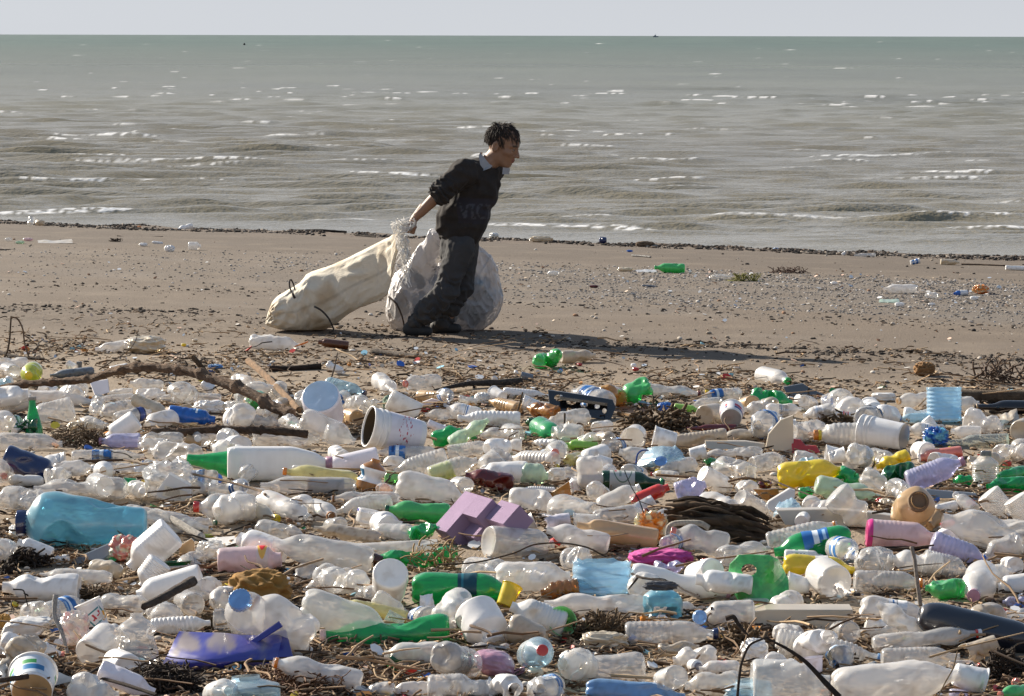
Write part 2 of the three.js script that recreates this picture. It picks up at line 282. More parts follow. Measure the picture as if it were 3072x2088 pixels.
  const skinCol = (x, y, z) => {
    const [f, u, s] = headLocal(x, y, z), t = Math.abs(s); let c = [0.27, 0.15, 0.092];
    const m = 1 + 0.12 * fbm(x * 30, y * 30, z * 30, 2); c = c.map((q) => q * m);
    if (y > by(520)) {
      const lip = smooth(0.006, 0.003, Math.abs(u + 0.06) - 0.006) * smooth(0.07, 0.078, f) * smooth(0.022, 0.017, t); c = c.map((q, i) => mix(q, [0.3, 0.11, 0.085][i], lip * 0.8));
      const mouth = smooth(0.0028, 0.001, Math.abs(u + 0.0602)) * smooth(0.074, 0.08, f) * smooth(0.02, 0.016, t); c = c.map((q) => q * (1 - 0.75 * mouth));
      const brow = smooth(0.0065, 0.004, Math.abs(u - 0.0235 + (t - 0.03) * (t - 0.03) * 8)) * smooth(0.055, 0.062, f) * smooth(0.008, 0.013, t) * smooth(0.052, 0.046, t); c = c.map((q, i) => mix(q, [0.02, 0.014, 0.01][i], brow * 0.9));
      const eye = smooth(0.0052, 0.0038, Math.hypot((u + 0.0015) * 1.5, (t - 0.029) * 0.42)) * smooth(0.076, 0.079, f); c = c.map((q, i) => mix(q, [0.25, 0.22, 0.2][i], eye));
      const iris = smooth(0.0048, 0.0036, Math.hypot(u + 0.0015, t - 0.029)) * smooth(0.076, 0.079, f); c = c.map((q, i) => mix(q, [0.015, 0.01, 0.008][i], iris));
      const lash = smooth(0.002, 0.0008, Math.abs(u - 0.0042)) * smooth(0.014, 0.011, Math.abs(t - 0.029)) * smooth(0.072, 0.077, f); c = c.map((q) => q * (1 - 0.8 * lash));
    } else { const dirt = smooth(0.1, 0.5, fbm(x * 18, y * 18, z * 18, 2)); c = c.map((q, i) => mix(q, [0.2, 0.13, 0.09][i], dirt * 0.5)); }
    return c;
  };
  // right hand: a fist closed round the sack's neck, axis of the grip towards the camera
  const hd = V(hand[0] - P.wrR[0], hand[1] - P.wrR[1], hand[2] - P.wrR[2]).normalize(), side = V(0, 0, 1), palmN = V().crossVectors(hd, side).normalize();
  const hp = (a, b, c) => { const q = V(P.wrR[0], P.wrR[1], P.wrR[2]).addScaledVector(hd, a).addScaledVector(palmN, b).addScaledVector(side, c); return [q.x, q.y, q.z]; };
  const handD = (x, y, z) => {
    let d = cap(x, y, z, hp(-0.07, 0, 0), hp(0.0, 0, 0), 0.027, 0.0215);
    for (const [c, l] of [[0.024, 0.05], [0.008, 0.054], [-0.009, 0.052], [-0.025, 0.046]]) d = smin(d, cap(x, y, z, hp(0.004, 0, c * 0.6), hp(l * 0.92, 0.004, c), 0.0125, 0.0115), 0.012);
    for (const [c, l] of [[0.026, 1], [0.0088, 1.08], [-0.0095, 1.03], [-0.0268, 0.86]]) {
      const A = hp(0.05 * l, 0.004, c), B = hp(0.074 * l, -0.012, c * 0.97), C = hp(0.062 * l, -0.037, c * 0.92), D = hp(0.04 * l, -0.034, c * 0.9);
      let q = cap(x, y, z, A, B, 0.0092, 0.0086); q = smin(q, cap(x, y, z, B, C, 0.0086, 0.008), 0.004); q = smin(q, cap(x, y, z, C, D, 0.008, 0.0072), 0.004);
      d = smin(d, q, 0.0025);
    }
    let th = cap(x, y, z, hp(0.012, -0.008, 0.024), hp(0.038, -0.03, 0.04), 0.0125, 0.0098); th = smin(th, cap(x, y, z, hp(0.038, -0.03, 0.04), hp(0.064, -0.044, 0.022), 0.0095, 0.0078), 0.005);
    return smin(d, th, 0.005);
  };
  const bodyGeo = mergeGeometries([
    netGeo([bx(1215), -0.02, -0.32], [bx(1560), by(500), 0.32], 0.013, (x, y, z) => Math.max(bodyD(x, y, z), 0.02 - Math.hypot(x - P.wrR[0], y - P.wrR[1], z - P.wrR[2])), skinCol),
    netGeo([HC.x - 0.15, HC.y - 0.17, -0.13], [HC.x + 0.15, HC.y + 0.15, 0.13], 0.0036, (x, y, z) => smin(headD(x, y, z), cap(x, y, z, P.neck, [HC.x - 0.02, HC.y - 0.03, 0], 0.048, 0.046), 0.02), skinCol),
    netGeo([hand[0] - 0.13, hand[1] - 0.13, hand[2] - 0.1], [hand[0] + 0.13, hand[1] + 0.13, hand[2] + 0.1], 0.0034, handD, skinCol),
  ]);
  part('body', bodyGeo, new THREE.MeshPhysicalMaterial({ vertexColors: true, roughness: 0.55, side: THREE.DoubleSide }), boy);
  // hair: a cap of hair with many pointed locks
  const hairD = (x, y, z) => {
    const [f, u, s] = headLocal(x, y, z);
    const line = u - (f > 0.02 ? 0.055 + (f - 0.06) * 0.15 : f > -0.02 ? mix(0.02, 0.055, (f + 0.02) / 0.04) : -0.05 + (f + 0.1) * 0.35);
    const lump = 0.007 * noise3(f * 60, u * 45, s * 60) + 0.004 * noise3(f * 130 + u * 60, u * 60, s * 130);
    return Math.max(ell(f, u, s, [-0.012, 0.036, 0], [0.091, 0.082, 0.074]) - lump * 0.4, -line - 0.008 * noise3(f * 90, 2, s * 90)) * HS;
  };
  const r = rng(77), hairs = [netGeo([HC.x - 0.16, HC.y - 0.12, -0.13], [HC.x + 0.16, HC.y + 0.16, 0.13], 0.0042, hairD)];
  const hw = (a) => V(HC.x, HC.y, HC.z).addScaledVector(Fw, a[0] * HS).addScaledVector(Up, a[1] * HS).addScaledVector(Sd, a[2] * HS), crown = V(-0.45, 0.89, 0);
  for (let i = 0; i < 1500; i++) {
    const th = r() * 6.283, ph = Math.acos(1 - r() * 1.3), n = V(Math.cos(th) * Math.sin(ph), Math.cos(ph), Math.sin(th) * Math.sin(ph));
    const p0 = [-0.012 + n.x * 0.091, 0.036 + n.y * 0.081, n.z * 0.073]; if (p0[0] > 0.02 && p0[1] < 0.062) continue; if (p0[1] < -0.02 && p0[0] > -0.05) continue;
    const t = n.clone().sub(crown); t.addScaledVector(n, -t.dot(n)); if (t.length() < 0.1) t.set(r() - 0.5, 0, r() - 0.5); t.normalize().add(V((r() - 0.5) * 0.5, (r() - 0.5) * 0.4, (r() - 0.5) * 0.5));
    const wisp = n.y > 0.7 && n.x < 0.2 && r() < 0.18, L = wisp ? 0.016 + 0.016 * r() : 0.02 + 0.02 * r(), lift = wisp ? 0.6 : 0.06 + 0.1 * r(), q = (s, e) => [p0[0] + t.x * L * s + n.x * L * e, p0[1] + t.y * L * s + n.y * L * e, p0[2] + t.z * L * s + n.z * L * e];
    const g = tubeGeo([hw(p0), hw(q(0.5, lift)), hw(q(1, wisp ? lift : lift * 0.6))].map((v) => v), (s) => 0.0024 * (1 - 0.9 * s) + 0.0003, 5, 4); g.deleteAttribute('uv'); hairs.push(g);
  }
  part('hair', mergeGeometries(hairs), rough([0.03, 0.02, 0.014], 0.8), boy);
  // sweater with pushed-up sleeves; the faded print on its front is knitted in
  const print = document.createElement('canvas'); print.width = 256; print.height = 128;
  { const c = print.getContext('2d'); c.fillStyle = '#000'; c.fillRect(0, 0, 256, 128); c.fillStyle = '#fff'; c.font = 'bold 104px sans-serif'; c.fillText('VICI', 14, 102); }
  const px = print.getContext('2d').getImageData(0, 0, 256, 128).data;
  const folds = (x, y, z) => 0.010 * (ridge(x * 5 + 3, y * 9, z * 5) - 0.6) + 0.006 * noise3(x * 16, y * 12, z * 16);
  const sweatD = (x, y, z) => {
    let d = cap(x, y, z, j(1381, 696, 0), j(1396, 640, 0), 0.112, 0.116); d = smin(d, cap(x, y, z, j(1398, 640, 0), j(1432, 565, 0), 0.116, 0.106), 0.05); d = smin(d, cap(x, y, z, j(1432, 565, 0), j(1448, 530, 0), 0.104, 0.086), 0.05);
    d = smin(d, cap(x, y, z, P.shR, P.shL, 0.062, 0.062), 0.05); d = smin(d, cap(x, y, z, j(1340, 660, 0), j(1352, 640, 0), 0.062, 0.06), 0.06);
    const cuffR = (x - P.elR[0]) * 0.72 + (y - P.elR[1]) * 0.7, wrk = 0.006 * Math.sin(cuffR * 210 + 3 * noise3(x * 14, y * 14, z * 14)) * smooth(0.16, 0.02, cuffR);
    const seg = (t) => [mix(P.elR[0], P.wrR[0], t), mix(P.elR[1], P.wrR[1], t), mix(P.elR[2], P.wrR[2], t)];
    let arm = smin(cap(x, y, z, P.shR, P.elR, 0.07, 0.056), cap(x, y, z, P.elR, seg(0.16), 0.057, 0.047), 0.02) - wrk;
    const ax = V(P.wrR[0] - P.elR[0], P.wrR[1] - P.elR[1], P.wrR[2] - P.elR[2]).normalize(), e = seg(0.2), cut = (x - e[0]) * ax.x + (y - e[1]) * ax.y + (z - e[2]) * ax.z;
    arm = Math.max(arm, cut);
    d = smin(d, arm, 0.025); d = smin(d, smin(cap(x, y, z, P.shL, P.elL, 0.066, 0.055), cap(x, y, z, P.elL, P.wrL, 0.05, 0.04), 0.02), 0.03);
    d -= folds(x, y, z);
    const hem = by(734) - y + 0.05 * (x - bx(1370)) + 0.004 * noise3(x * 20, 0, z * 20);
    d = Math.max(d, hem);
    return Math.max(d, -(cap(x, y, z, P.neck, [HC.x, HC.y, 0], 0.052, 0.054)));
  };
  const sweatCol = (x, y, z) => {
    const k = 1 + 0.35 * fbm(x * 9, y * 9, z * 9, 3), g = 1 + 0.12 * noise3(x * 160, y * 160, z * 160); let c = [0.024 * k * g, 0.02 * k * g, 0.018 * k * g];
    const fx = 1300 + x * BS, fy = 1004 - y * BS, a = (fx - 1368 - (fy - 590) * 0.12) / 118, b = (fy - 588 - (fx - 1370) * 0.06) / 76;
    if (z > 0.0 && a > 0 && a < 1 && b > 0 && b < 1) { const v = px[(Math.floor(b * 127) * 256 + Math.floor(a * 255)) * 4]; const w = smooth(0.1, 0.5, 0.7 + noise3(x * 60, y * 60, z * 60)); c = v > 128 ? [0.035 * w + 0.022, 0.037 * w + 0.022, 0.05 * w + 0.022] : [0.024, 0.022, 0.029]; }
    return c;
  };
  part('sweater', netGeo([bx(1250), by(745), -0.34], [bx(1560), by(470), 0.34], 0.0068, sweatD, sweatCol), new THREE.MeshPhysicalMaterial({ vertexColors: true, roughness: 0.95, sheen: 0.12, sheenRoughness: 0.6, sheenColor: new THREE.Color(0.3, 0.28, 0.26), side: THREE.DoubleSide }), boy);
  // shirt collar: two pointed flaps
  const flap = (pts) => { const s = pts.map((p) => V(bx(p[0]), by(p[1]), p[2])); return gridGeo(6, 6, (u, v) => { const a = s[0].clone().lerp(s[1], u), b = s[3].clone().lerp(s[2], u), q = a.lerp(b, v); q.z += 0.006 * Math.sin(u * 3.1) + 0.002 * noise3(u * 5, v * 5, 2); return q; }); };
const shirt = rough([0.34, 0.34, 0.35], 0.9); for (const f of [flap([[1440, 456, 0.052], [1468, 490, 0.075], [1444, 512, 0.1], [1436, 466, 0.068]]), flap([[1468, 490, 0.075], [1478, 496, 0.075], [1470, 502, 0.09], [1445, 511, 0.1]]), flap([[1440, 456, 0.052], [1436, 466, 0.068], [1442, 470, -0.06], [1448, 458, -0.045]]), flap([[1508, 500, 0.055], [1530, 504, 0.005], [1526, 522, 0.02], [1506, 520, 0.07]])]) part('collar_flap', f, shirt, boy);
  // trousers: wide, crumpled at the knee and ankle
  const legD = (x, y, z) => {
    let d = cap(x, y, z, j(1370, 752, 0), j(1384, 700, 0), 0.09, 0.104);
    d = smin(d, cap(x, y, z, P.hipR, P.knR, 0.074, 0.06), 0.03); let low = cap(x, y, z, P.knR, j(1250, 962, 0.07), 0.06, 0.05);
    low = smin(low, cap(x, y, z, j(1282, 930, 0.07), j(1318, 898, 0.08), 0.058, 0.058), 0.03); d = smin(d, low, 0.03);
    let l = smin(cap(x, y, z, P.hipL, P.knL, 0.07, 0.056), cap(x, y, z, P.knL, j(1326, 970, -0.09), 0.054, 0.048), 0.03); d = smin(d, l, 0.02);
    const kn = Math.exp(-Math.pow(Math.hypot(x - P.knR[0], y - P.knR[1]) / 0.11, 2)), an = Math.exp(-Math.pow((y - 0.08) / 0.1, 2));
    d -= 0.011 * (ridge(x * 6, y * 6, z * 7 + 4) - 0.6) + (0.006 * kn + 0.007 * an) * Math.sin((x * 0.5 + y * 0.85) * 130 + 4 * noise3(x * 12, y * 12, z * 12)) + 0.003 * noise3(x * 25, y * 25, z * 25);
    return Math.max(d, 0.012 - y);
  };
  part('trousers', netGeo([bx(1195), -0.01, -0.2], [bx(1475), by(680), 0.2], 0.008, legD, (x, y, z) => { const k = 1 + 0.3 * fbm(x * 7, y * 7, z * 7, 3), m = smooth(0.25, 0.02, y) * smooth(-0.1, 0.3, fbm(x * 12, y * 12, z * 12, 2)); return [mix(0.046 * k, 0.065, m), mix(0.046 * k, 0.053, m), mix(0.048 * k, 0.041, m)]; }), new THREE.MeshStandardMaterial({ vertexColors: true, roughness: 0.95, side: THREE.DoubleSide }), boy);
  const shoe = (a, t, s) => netGeo([a[0] - 0.16, -0.02, a[2] - 0.08], [a[0] + 0.2, 0.13, a[2] + 0.08], 0.008, (x, y, z) => Math.max(smin(cap(x, y, z, a, [a[0] - 0.02, 0.04, a[2]], 0.036, 0.034), cap(x, y, z, [a[0] - 0.02, 0.03, a[2]], t, 0.032, 0.026), 0.03), 0.002 - y));
  part('shoe', shoe([P.anR[0], 0.06, P.anR[2]], [P.anR[0] + 0.075, 0.026, P.anR[2] + 0.02]), rough([0.03, 0.027, 0.025], 0.7), boy);
  part('shoe', shoe([P.anL[0], 0.06, P.anL[2]], [P.anL[0] + 0.085, 0.026, P.anL[2]]), rough([0.03, 0.027, 0.025], 0.7), boy);
}
const stained = (base, stain, f, amt) => (p) => { const k = smooth(0.05, 0.5, fbm(p.x * f, p.y * f, p.z * f, 3)) * amt, g = 1 + 0.06 * noise3(p.x * 60, p.y * 60, p.z * 60); return base.map((c, i) => mix(c, stain[i], k) * g); };
const weave = noiseTexture(256, (u, v) => { const g = 0.5 + 0.22 * Math.sin(u * 6.283 * 32) * Math.sin(v * 6.283 * 32) + 0.25 * tile(u, v, 14, 4); return [g, g, g]; });
{ // the sack he drags by its neck
  const sack = tag(top(new THREE.Group(), 'sack'), 'cream woven sack trailing behind the person, gripped by its frayed neck', 'sack');
  const O = onGround(930, 990), z0 = 0.1; sack.position.copy(O);
  const D = depthOf(930, 990), S = FOCAL / D, X = (p) => (p - 930) / S, Y = (p) => (990 - p) / S;
  const st = [[1215, 672, 688, 0.012], [1206, 679, 704, 0.02], [1194, 687, 762, 0.03], [1181, 695, 830, 0.04], [1166, 704, 872, 0.055], [1138, 720, 895, 0.075], [1087, 749, 914, 0.105], [1045, 771, 938, 0.135], [1010, 788, 968, 0.16], [975, 803, 988, 0.18], [935, 816, 995, 0.2], [918, 826, 996, 0.205], [896, 850, 995, 0.2], [865, 868, 992, 0.19], [838, 884, 988, 0.17], [818, 908, 983, 0.13], [806, 936, 978, 0.08], [800, 955, 974, 0.03], [799, 962, 968, 0.004]];
  const sample = (t) => { const q = t * (st.length - 1), i = Math.min(st.length - 2, Math.floor(q)), w = q - i; return st[i].map((a, k) => mix(a, st[i + 1][k], w * w * (3 - 2 * w) * 0.4 + w * 0.6)); };
  const Hd = hand3();
  function hand3() { return 0.135 - (O.z - BOY_O.z); }
  const g = gridGeo(72, 130, (u, v) => {
    const [x, a, b, hz] = sample(v), th = u * 6.283, my = (Y(a) + Y(b)) / 2, hy = (Y(a) - Y(b)) / 2, hz2 = hz * 0.66, c = Math.cos(th), s = Math.sin(th), pw = mix(0.9, 0.85, v);
    let yy = my + hy * Math.sign(s) * Math.pow(Math.abs(s), pw), zz = hz2 * Math.sign(c) * Math.pow(Math.abs(c), pw);
    const rx = X(1212) - X(x), ry = Y(683) - yy, far = Math.hypot(rx, ry), fan = Math.atan2(ry, rx), end = smooth(0.52, 0.66, far);
    const pleat = (0.02 * (0.55 - Math.abs(Math.sin(fan * 8 + 2.2 * noise3(far * 3, c, 4)))) + 0.009 * (0.55 - Math.abs(Math.sin(fan * 21 + 3 * noise3(far * 4, c * 2, 9))))) * smooth(0.02, 0.2, far) * (1 - 0.6 * end) + 0.03 * end * (ridge(c * 1.8 + 3, s * 1.8, v * 9) - 0.72) + 0.006 * (ridge(c * 3, s * 3, v * 12) - 0.7);
    const k = 1 + pleat / Math.max(0.06, Math.hypot(hy, hz2)) * 1.3; zz = zz * k + mix(Hd, 0, smooth(0.0, 0.55, v)); yy = my + (yy - my) * (1 + 0.12 * (k - 1));
    yy += 0.004 * noise3(v * 12, c * 2, s * 2) * smooth(0.4, 0.9, v);
    const q = V(X(x) + 0.006 * noise3(v * 8, c * 2, s * 2), Math.max(yy, 0.004), zz); q.u = u * 2.4; q.v = v * 3; return q;
  }, true, stained([0.76, 0.69, 0.56], [0.5, 0.37, 0.22], 3.2, 0.75));
  part('sackcloth', g, new THREE.MeshPhysicalMaterial({ vertexColors: true, roughness: 0.85, bumpMap: weave, bumpScale: 0.002, transmission: 0.12, thickness: 0, side: THREE.DoubleSide }), sack);
  const tube = (pts, r, m, n) => part(n, tubeGeo(pts.map(([x, y, z]) => V(X(x), Y(y), z)), r, 16, 6, 0.1), m, sack);
  const dark = rough([0.06, 0.05, 0.045], 0.9);
  tube([[950, 910, 0.2], [972, 922, 0.215], [992, 946, 0.19], [1003, 974, 0.15], [1005, 982, 0.13]], 0.006, dark, 'strap');
  tube([[880, 872, 0.13], [874, 850, 0.14], [876, 832, 0.13], [884, 844, 0.12], [890, 866, 0.12]], 0.005, dark, 'strap');
  tube([[890, 886, 0.16], [886, 876, 0.175], [884, 870, 0.16]], 0.008, dark, 'strap');
  // frayed strands hanging from the grip
  const r = rng(9), strands = [];
  for (let i = 0; i < 70; i++) {
    const a = i < 26, x = (a ? 1216 : 1212) + (r() - 0.5) * (a ? 46 : 30), y = a ? 664 + (r() - 0.5) * 26 : 690, z = Hd + (r() - 0.3) * 0.09, L = a ? 18 + r() * 26 : 50 + r() * 100, pts = [];
    for (let k = 0; k < 6; k++) { const t = k / 5; pts.push(V(X(x + (a ? Math.cos(k * 1.7 + i) * 20 : 16 * t * (r() + 0.2) + 9 * Math.sin(k * 2 + i))), Y(y + (a ? Math.sin(k * 1.9 + i * 2) * 16 : L * t + 4 * Math.sin(k * 3))), z + 0.02 * Math.sin(k * 2.3 + i * 1.1))); }
    strands.push(tubeGeo(pts, 0.0022, 16, 4, 0, 0, 0.1));
  }
  const fr = part('frayed_strands', mergeGeometries(strands), rough([0.8, 0.78, 0.74], 0.8), sack); fr.userData.kind = 'stuff';
}
{ // the full sack behind his legs
  const bag = tag(top(new THREE.Group(), 'sack'), 'bulging white plastic sack dragged behind the legs of the person', 'sack');
  const O = onGround(1330, 998), D = depthOf(1330, 998), S = FOCAL / D; O.z -= 0.32; bag.position.copy(O); bag.position.y = groundY(O.x, O.z);
  const S2 = FOCAL / (D + 0.32), X = (p) => (p - 1330) / S2, Y = (p) => (1000 - p) / S2;
  const f = (x, y, z) => {
    let d = ell(x, y, z, [X(1385), Y(900), 0], [0.215, 0.205, 0.19]); d = smin(d, ell(x, y, z, [X(1215), Y(925), 0.03], [0.105, 0.155, 0.14]), 0.09);
    d = smin(d, ell(x, y, z, [X(1300), Y(945), 0], [0.22, 0.12, 0.18]), 0.07);
    d = smin(d, cap(x, y, z, [X(1235), Y(850), 0.02], [X(1305), Y(715), 0.09], 0.085, 0.03), 0.07); d = smin(d, cap(x, y, z, [X(1420), Y(810), 0], [X(1345), Y(712), 0.1], 0.1, 0.04), 0.09);
    const a = Math.atan2(z, x - X(1330)), up = smooth(Y(930), Y(740), y); d -= 0.008 * (ridge(x * 4, y * 4 + 7, z * 4) - 0.6) + 0.008 * Math.pow(ridge(x * 8 + 2, y * 5, z * 8), 5) + 0.005 * Math.pow(ridge(x * 19 + 5, y * 13, z * 19), 4) + 0.012 * up * (0.6 - Math.abs(Math.sin(a * 6 + 1.5 * noise3(x * 5, y * 4, z * 5))));
    return Math.max(d, 0.004 - y);
  };
  const blue = (x, y) => smooth(0.2, 0.3, fbm(x * 7 + 3, y * 7, 2, 3)) * smooth(X(1400), X(1450), x) * smooth(Y(905), Y(850), y);
  part('sackcloth', netGeo([X(1140), -0.01, -0.26], [X(1515), Y(690), 0.28], 0.008, f, (x, y, z) => { const k = smooth(0.15, 0.4, fbm(x * 6, y * 6, z * 6, 3)) * 0.5, b = blue(x, y) * 0.6; return [0.58, 0.56, 0.56].map((c, i) => mix(mix(c, [0.42, 0.34, 0.27][i], k), [0.12, 0.27, 0.42][i], b)); }), new THREE.MeshPhysicalMaterial({ vertexColors: true, roughness: 0.6, transmission: 0.48, thickness: 0, clearcoat: 0.5, clearcoatRoughness: 0.2, side: THREE.DoubleSide }), bag);
  const r = rng(31), stuffing = [];
  for (let i = 0; i < 160; i++) { const q = X(1180) + r() * (X(1480) - X(1180)), h = 0.05 + r() * 0.26, zz = (r() - 0.4) * 0.22, g = new THREE.CapsuleGeometry(0.032, 0.05 + 0.04 * r(), 4, 12); g.rotateZ(r() * 3); g.rotateY(r() * 3); g.translate(q, h, zz); if (f(q, h, zz) > -0.062) continue; const c = [[0.03, 0.08, 0.05], [0.05, 0.06, 0.09], [0.2, 0.19, 0.2], [0.04, 0.03, 0.03], [0.1, 0.07, 0.05]][i % 5], n = g.attributes.position.count, col = new Float32Array(n * 3); for (let k = 0; k < n; k++) col.set(c, k * 3); g.setAttribute('color', new THREE.BufferAttribute(col, 3)); stuffing.push(g); }
  part('bottles_inside', mergeGeometries(stuffing), new THREE.MeshStandardMaterial({ vertexColors: true, roughness: 0.5 }), bag).userData.kind = 'stuff';
  part('strap', tubeGeo([V(X(1166), Y(895), 0.14), V(X(1190), Y(915), 0.19), V(X(1206), Y(950), 0.2), V(X(1214), Y(993), 0.16)], 0.006, 16, 6, 0.1), rough([0.07, 0.05, 0.04], 0.9), bag);
}
// ---------- plastics ----------
function plastic(c, through, r = 0.42, extra = {}) {
  return new THREE.MeshPhysicalMaterial({ color: new THREE.Color().setRGB(...c), vertexColors: true, transmission: through, thickness: 0, ior: 1.45, roughness: Math.min(0.6, r * 0.25), clearcoat: 1, clearcoatRoughness: 0.15, side: THREE.DoubleSide });
}
const MATS = {
  clear: plastic([0.98, 0.975, 0.96], 0.68, 0.6), milky: plastic([0.98, 0.965, 0.94], 0.5, 1.2), frost: plastic([0.96, 0.95, 0.925], 0.59, 0.85), white: plastic([0.94, 0.93, 0.92], 0.22, 1.8), lilac: plastic([0.86, 0.84, 0.9], 0.3, 1.9),
  cream: plastic([0.8, 0.7, 0.53], 0.3, 1.3), tan: plastic([0.66, 0.44, 0.22], 0.22, 1.3), amber: plastic([0.55, 0.26, 0.06], 0.5, 1.0), brown: plastic([0.22, 0.075, 0.02], 0.45, 0.9), maroon: plastic([0.16, 0.012, 0.008], 0.3, 0.9),
  green: plastic([0.035, 0.58, 0.2], 0.6, 0.9), lightgreen: plastic([0.15, 0.68, 0.25], 0.52, 1.0), palegreen: plastic([0.72, 0.86, 0.7], 0.55, 1.1), darkgreen: plastic([0.01, 0.17, 0.055], 0.45, 0.9), lime: plastic([0.42, 0.72, 0.12], 0.4, 1.1), mint: plastic([0.36, 0.74, 0.34], 0.5, 1.1),
  aqua: plastic([0.34, 0.68, 0.82], 0.64, 1.2), paleblue: plastic([0.66, 0.84, 0.95], 0.72, 1.0), ink: plastic([0.011, 0.013, 0.024], 0, 1.5), sky: plastic([0.3, 0.52, 0.82], 0.5, 1.05), blue: plastic([0.02, 0.17, 0.62], 0.3, 1.1), navy: plastic([0.006, 0.018, 0.09], 0.03, 0.85), royal: plastic([0.035, 0.04, 0.34], 0.12, 1.3), lavender: plastic([0.7, 0.7, 0.9], 0.55, 1.0),
  yellow: plastic([0.92, 0.76, 0.04], 0.4, 1.0), paleyellow: plastic([0.85, 0.8, 0.42], 0.5, 1.1), yellowgreen: plastic([0.66, 0.72, 0.1], 0.5, 1.0), orange: plastic([0.85, 0.3, 0.03], 0.2, 1.2), red: plastic([0.62, 0.035, 0.02], 0.12, 1.0), salmon: plastic([0.8, 0.27, 0.2], 0.25, 1.2), pink: plastic([0.9, 0.72, 0.72], 0.35, 1.2), magenta: plastic([0.85, 0.04, 0.34], 0.3, 1.1),
  grey: plastic([0.4, 0.39, 0.38], 0.3, 1.2), slate: plastic([0.2, 0.22, 0.25], 0.2, 1.1), black: plastic([0.012, 0.012, 0.013], 0, 0.9), mauve: plastic([0.5, 0.26, 0.36], 0.1, 1.3), beige: plastic([0.66, 0.58, 0.46], 0.05, 1.3), foam: plastic([0.82, 0.8, 0.76], 0.1, 1.6), gold: plastic([0.62, 0.37, 0.1], 0.5, 0.9), dirty: plastic([0.7, 0.62, 0.5], 0.45, 1.2),
  glass: plastic([0.88, 0.93, 0.9], 0.78, 0.25, { noScuff: true }), greenglass: plastic([0.01, 0.09, 0.03], 0.5, 0.25, { noScuff: true }), darkglass: plastic([0.008, 0.006, 0.008], 0.2, 0.3, { noScuff: true }), brownglass: plastic([0.1, 0.03, 0.006], 0.4, 0.3, { noScuff: true }),
  mud: rough([0.16, 0.11, 0.07], 1), rust: rough([0.25, 0.12, 0.05], 0.9),
};
const m3 = (n) => { if (n.isMaterial) return n; const m = MATS[n]; if (!m) throw new Error('no material ' + n); return m; };

// profiles: (height, radius) of unit bottles, from the middle of the base to the mouth
const PROF = {
  pet: [3.5, [[0, 0.8], [0.03, 0.97], [0.06, 1], [0.6, 1], [0.7, 0.96], [0.78, 0.78], [0.85, 0.52], [0.9, 0.36], [0.915, 0.33], [1, 0.33]]],
  soda: [3.1, [[0, 0.62], [0.03, 0.86], [0.08, 1], [0.3, 1], [0.38, 0.95], [0.46, 0.94], [0.58, 1], [0.7, 0.98], [0.79, 0.82], [0.87, 0.5], [0.915, 0.32], [0.93, 0.3], [1, 0.3]]],
  waist: [3, [[0, 0.75], [0.04, 0.98], [0.08, 1], [0.32, 0.99], [0.42, 0.8], [0.47, 0.76], [0.53, 0.82], [0.64, 1], [0.74, 0.97], [0.83, 0.7], [0.91, 0.36], [1, 0.33]]],
  milk: [2.6, [[0, 0.86], [0.03, 0.98], [0.06, 1], [0.66, 1], [0.72, 0.97], [0.82, 0.66], [0.88, 0.45], [0.9, 0.42], [1, 0.42]]],
  shampoo: [2.7, [[0, 0.88], [0.03, 1], [0.74, 1], [0.82, 0.9], [0.86, 0.6], [0.88, 0.5], [1, 0.5]]],
  wine: [3.9, [[0, 0.95], [0.02, 1], [0.58, 1], [0.66, 0.9], [0.72, 0.6], [0.77, 0.42], [0.96, 0.36], [0.965, 0.41], [0.99, 0.41], [1, 0.36]]],
  cone: [2.8, [[0, 0.92], [0.03, 1], [0.2, 0.96], [0.5, 0.68], [0.75, 0.44], [0.86, 0.38], [1, 0.36]]],
  carboy: [2.15, [[0, 0.4], [0.03, 0.48], [0.1, 0.53], [0.3, 0.63], [0.55, 0.88], [0.72, 1], [0.84, 0.97], [0.91, 0.72], [0.95, 0.36], [1, 0.33]]],
  jug: [2.1, [[0, 0.9], [0.03, 1], [0.68, 1], [0.8, 0.72], [0.88, 0.42], [0.92, 0.36], [1, 0.36]]],
  boxjug: [2.6, [[0, 0.9], [0.02, 1], [0.6, 1], [0.64, 0.98], [0.9, 0.58], [0.925, 0.36], [1, 0.33]]],
  half: [1.4, [[0, 0.86], [0.05, 1], [0.99, 1], [1, 0.985], [0.985, 0.975], [0.1, 0.975]]],
  cup: [1.15, [[0, 0.74], [0.03, 0.77], [0.95, 0.97], [0.96, 1.03], [0.99, 1.05], [1, 1.03], [0.99, 0.98], [0.1, 0.74]]],
  tub: [0.9, [[0, 0.8], [0.03, 0.84], [0.93, 0.97], [0.94, 1.04], [1, 1.04], [0.99, 0.96], [0.08, 0.82]]],
  bucket: [1.05, [[0, 0.82], [0.02, 0.84], [0.72, 0.95], [0.725, 1.0], [0.75, 1.0], [0.755, 0.965], [0.82, 0.97], [0.825, 1.02], [0.85, 1.02], [0.855, 0.98], [0.96, 0.99], [0.965, 1.04], [1, 1.04], [1, 0.98], [0.05, 0.81]]],
  canister: [2, [[0, 0.9], [0.04, 1], [0.75, 1], [0.86, 0.8], [0.92, 0.45], [1, 0.42]]],
  ring: [0.3, [[0, 0.8], [0, 1], [1, 1], [1, 0.8], [0, 0.8]]],
  dish: [0.28, [[0, 0.7], [0.3, 0.9], [1, 1], [0.9, 0.97], [0.3, 0.8]]],
  tube: [4.5, [[0, 0.97], [0.01, 1], [0.99, 1], [1, 0.97]]],
  capsule: [2.6, [[0, 0.5], [0.06, 0.85], [0.16, 1], [0.84, 1], [0.94, 0.85], [1, 0.5]]],
};
const OPEN = new Set(['half', 'cup', 'tub', 'bucket', 'ring', 'dish']), NOBASE = new Set(['ring']);
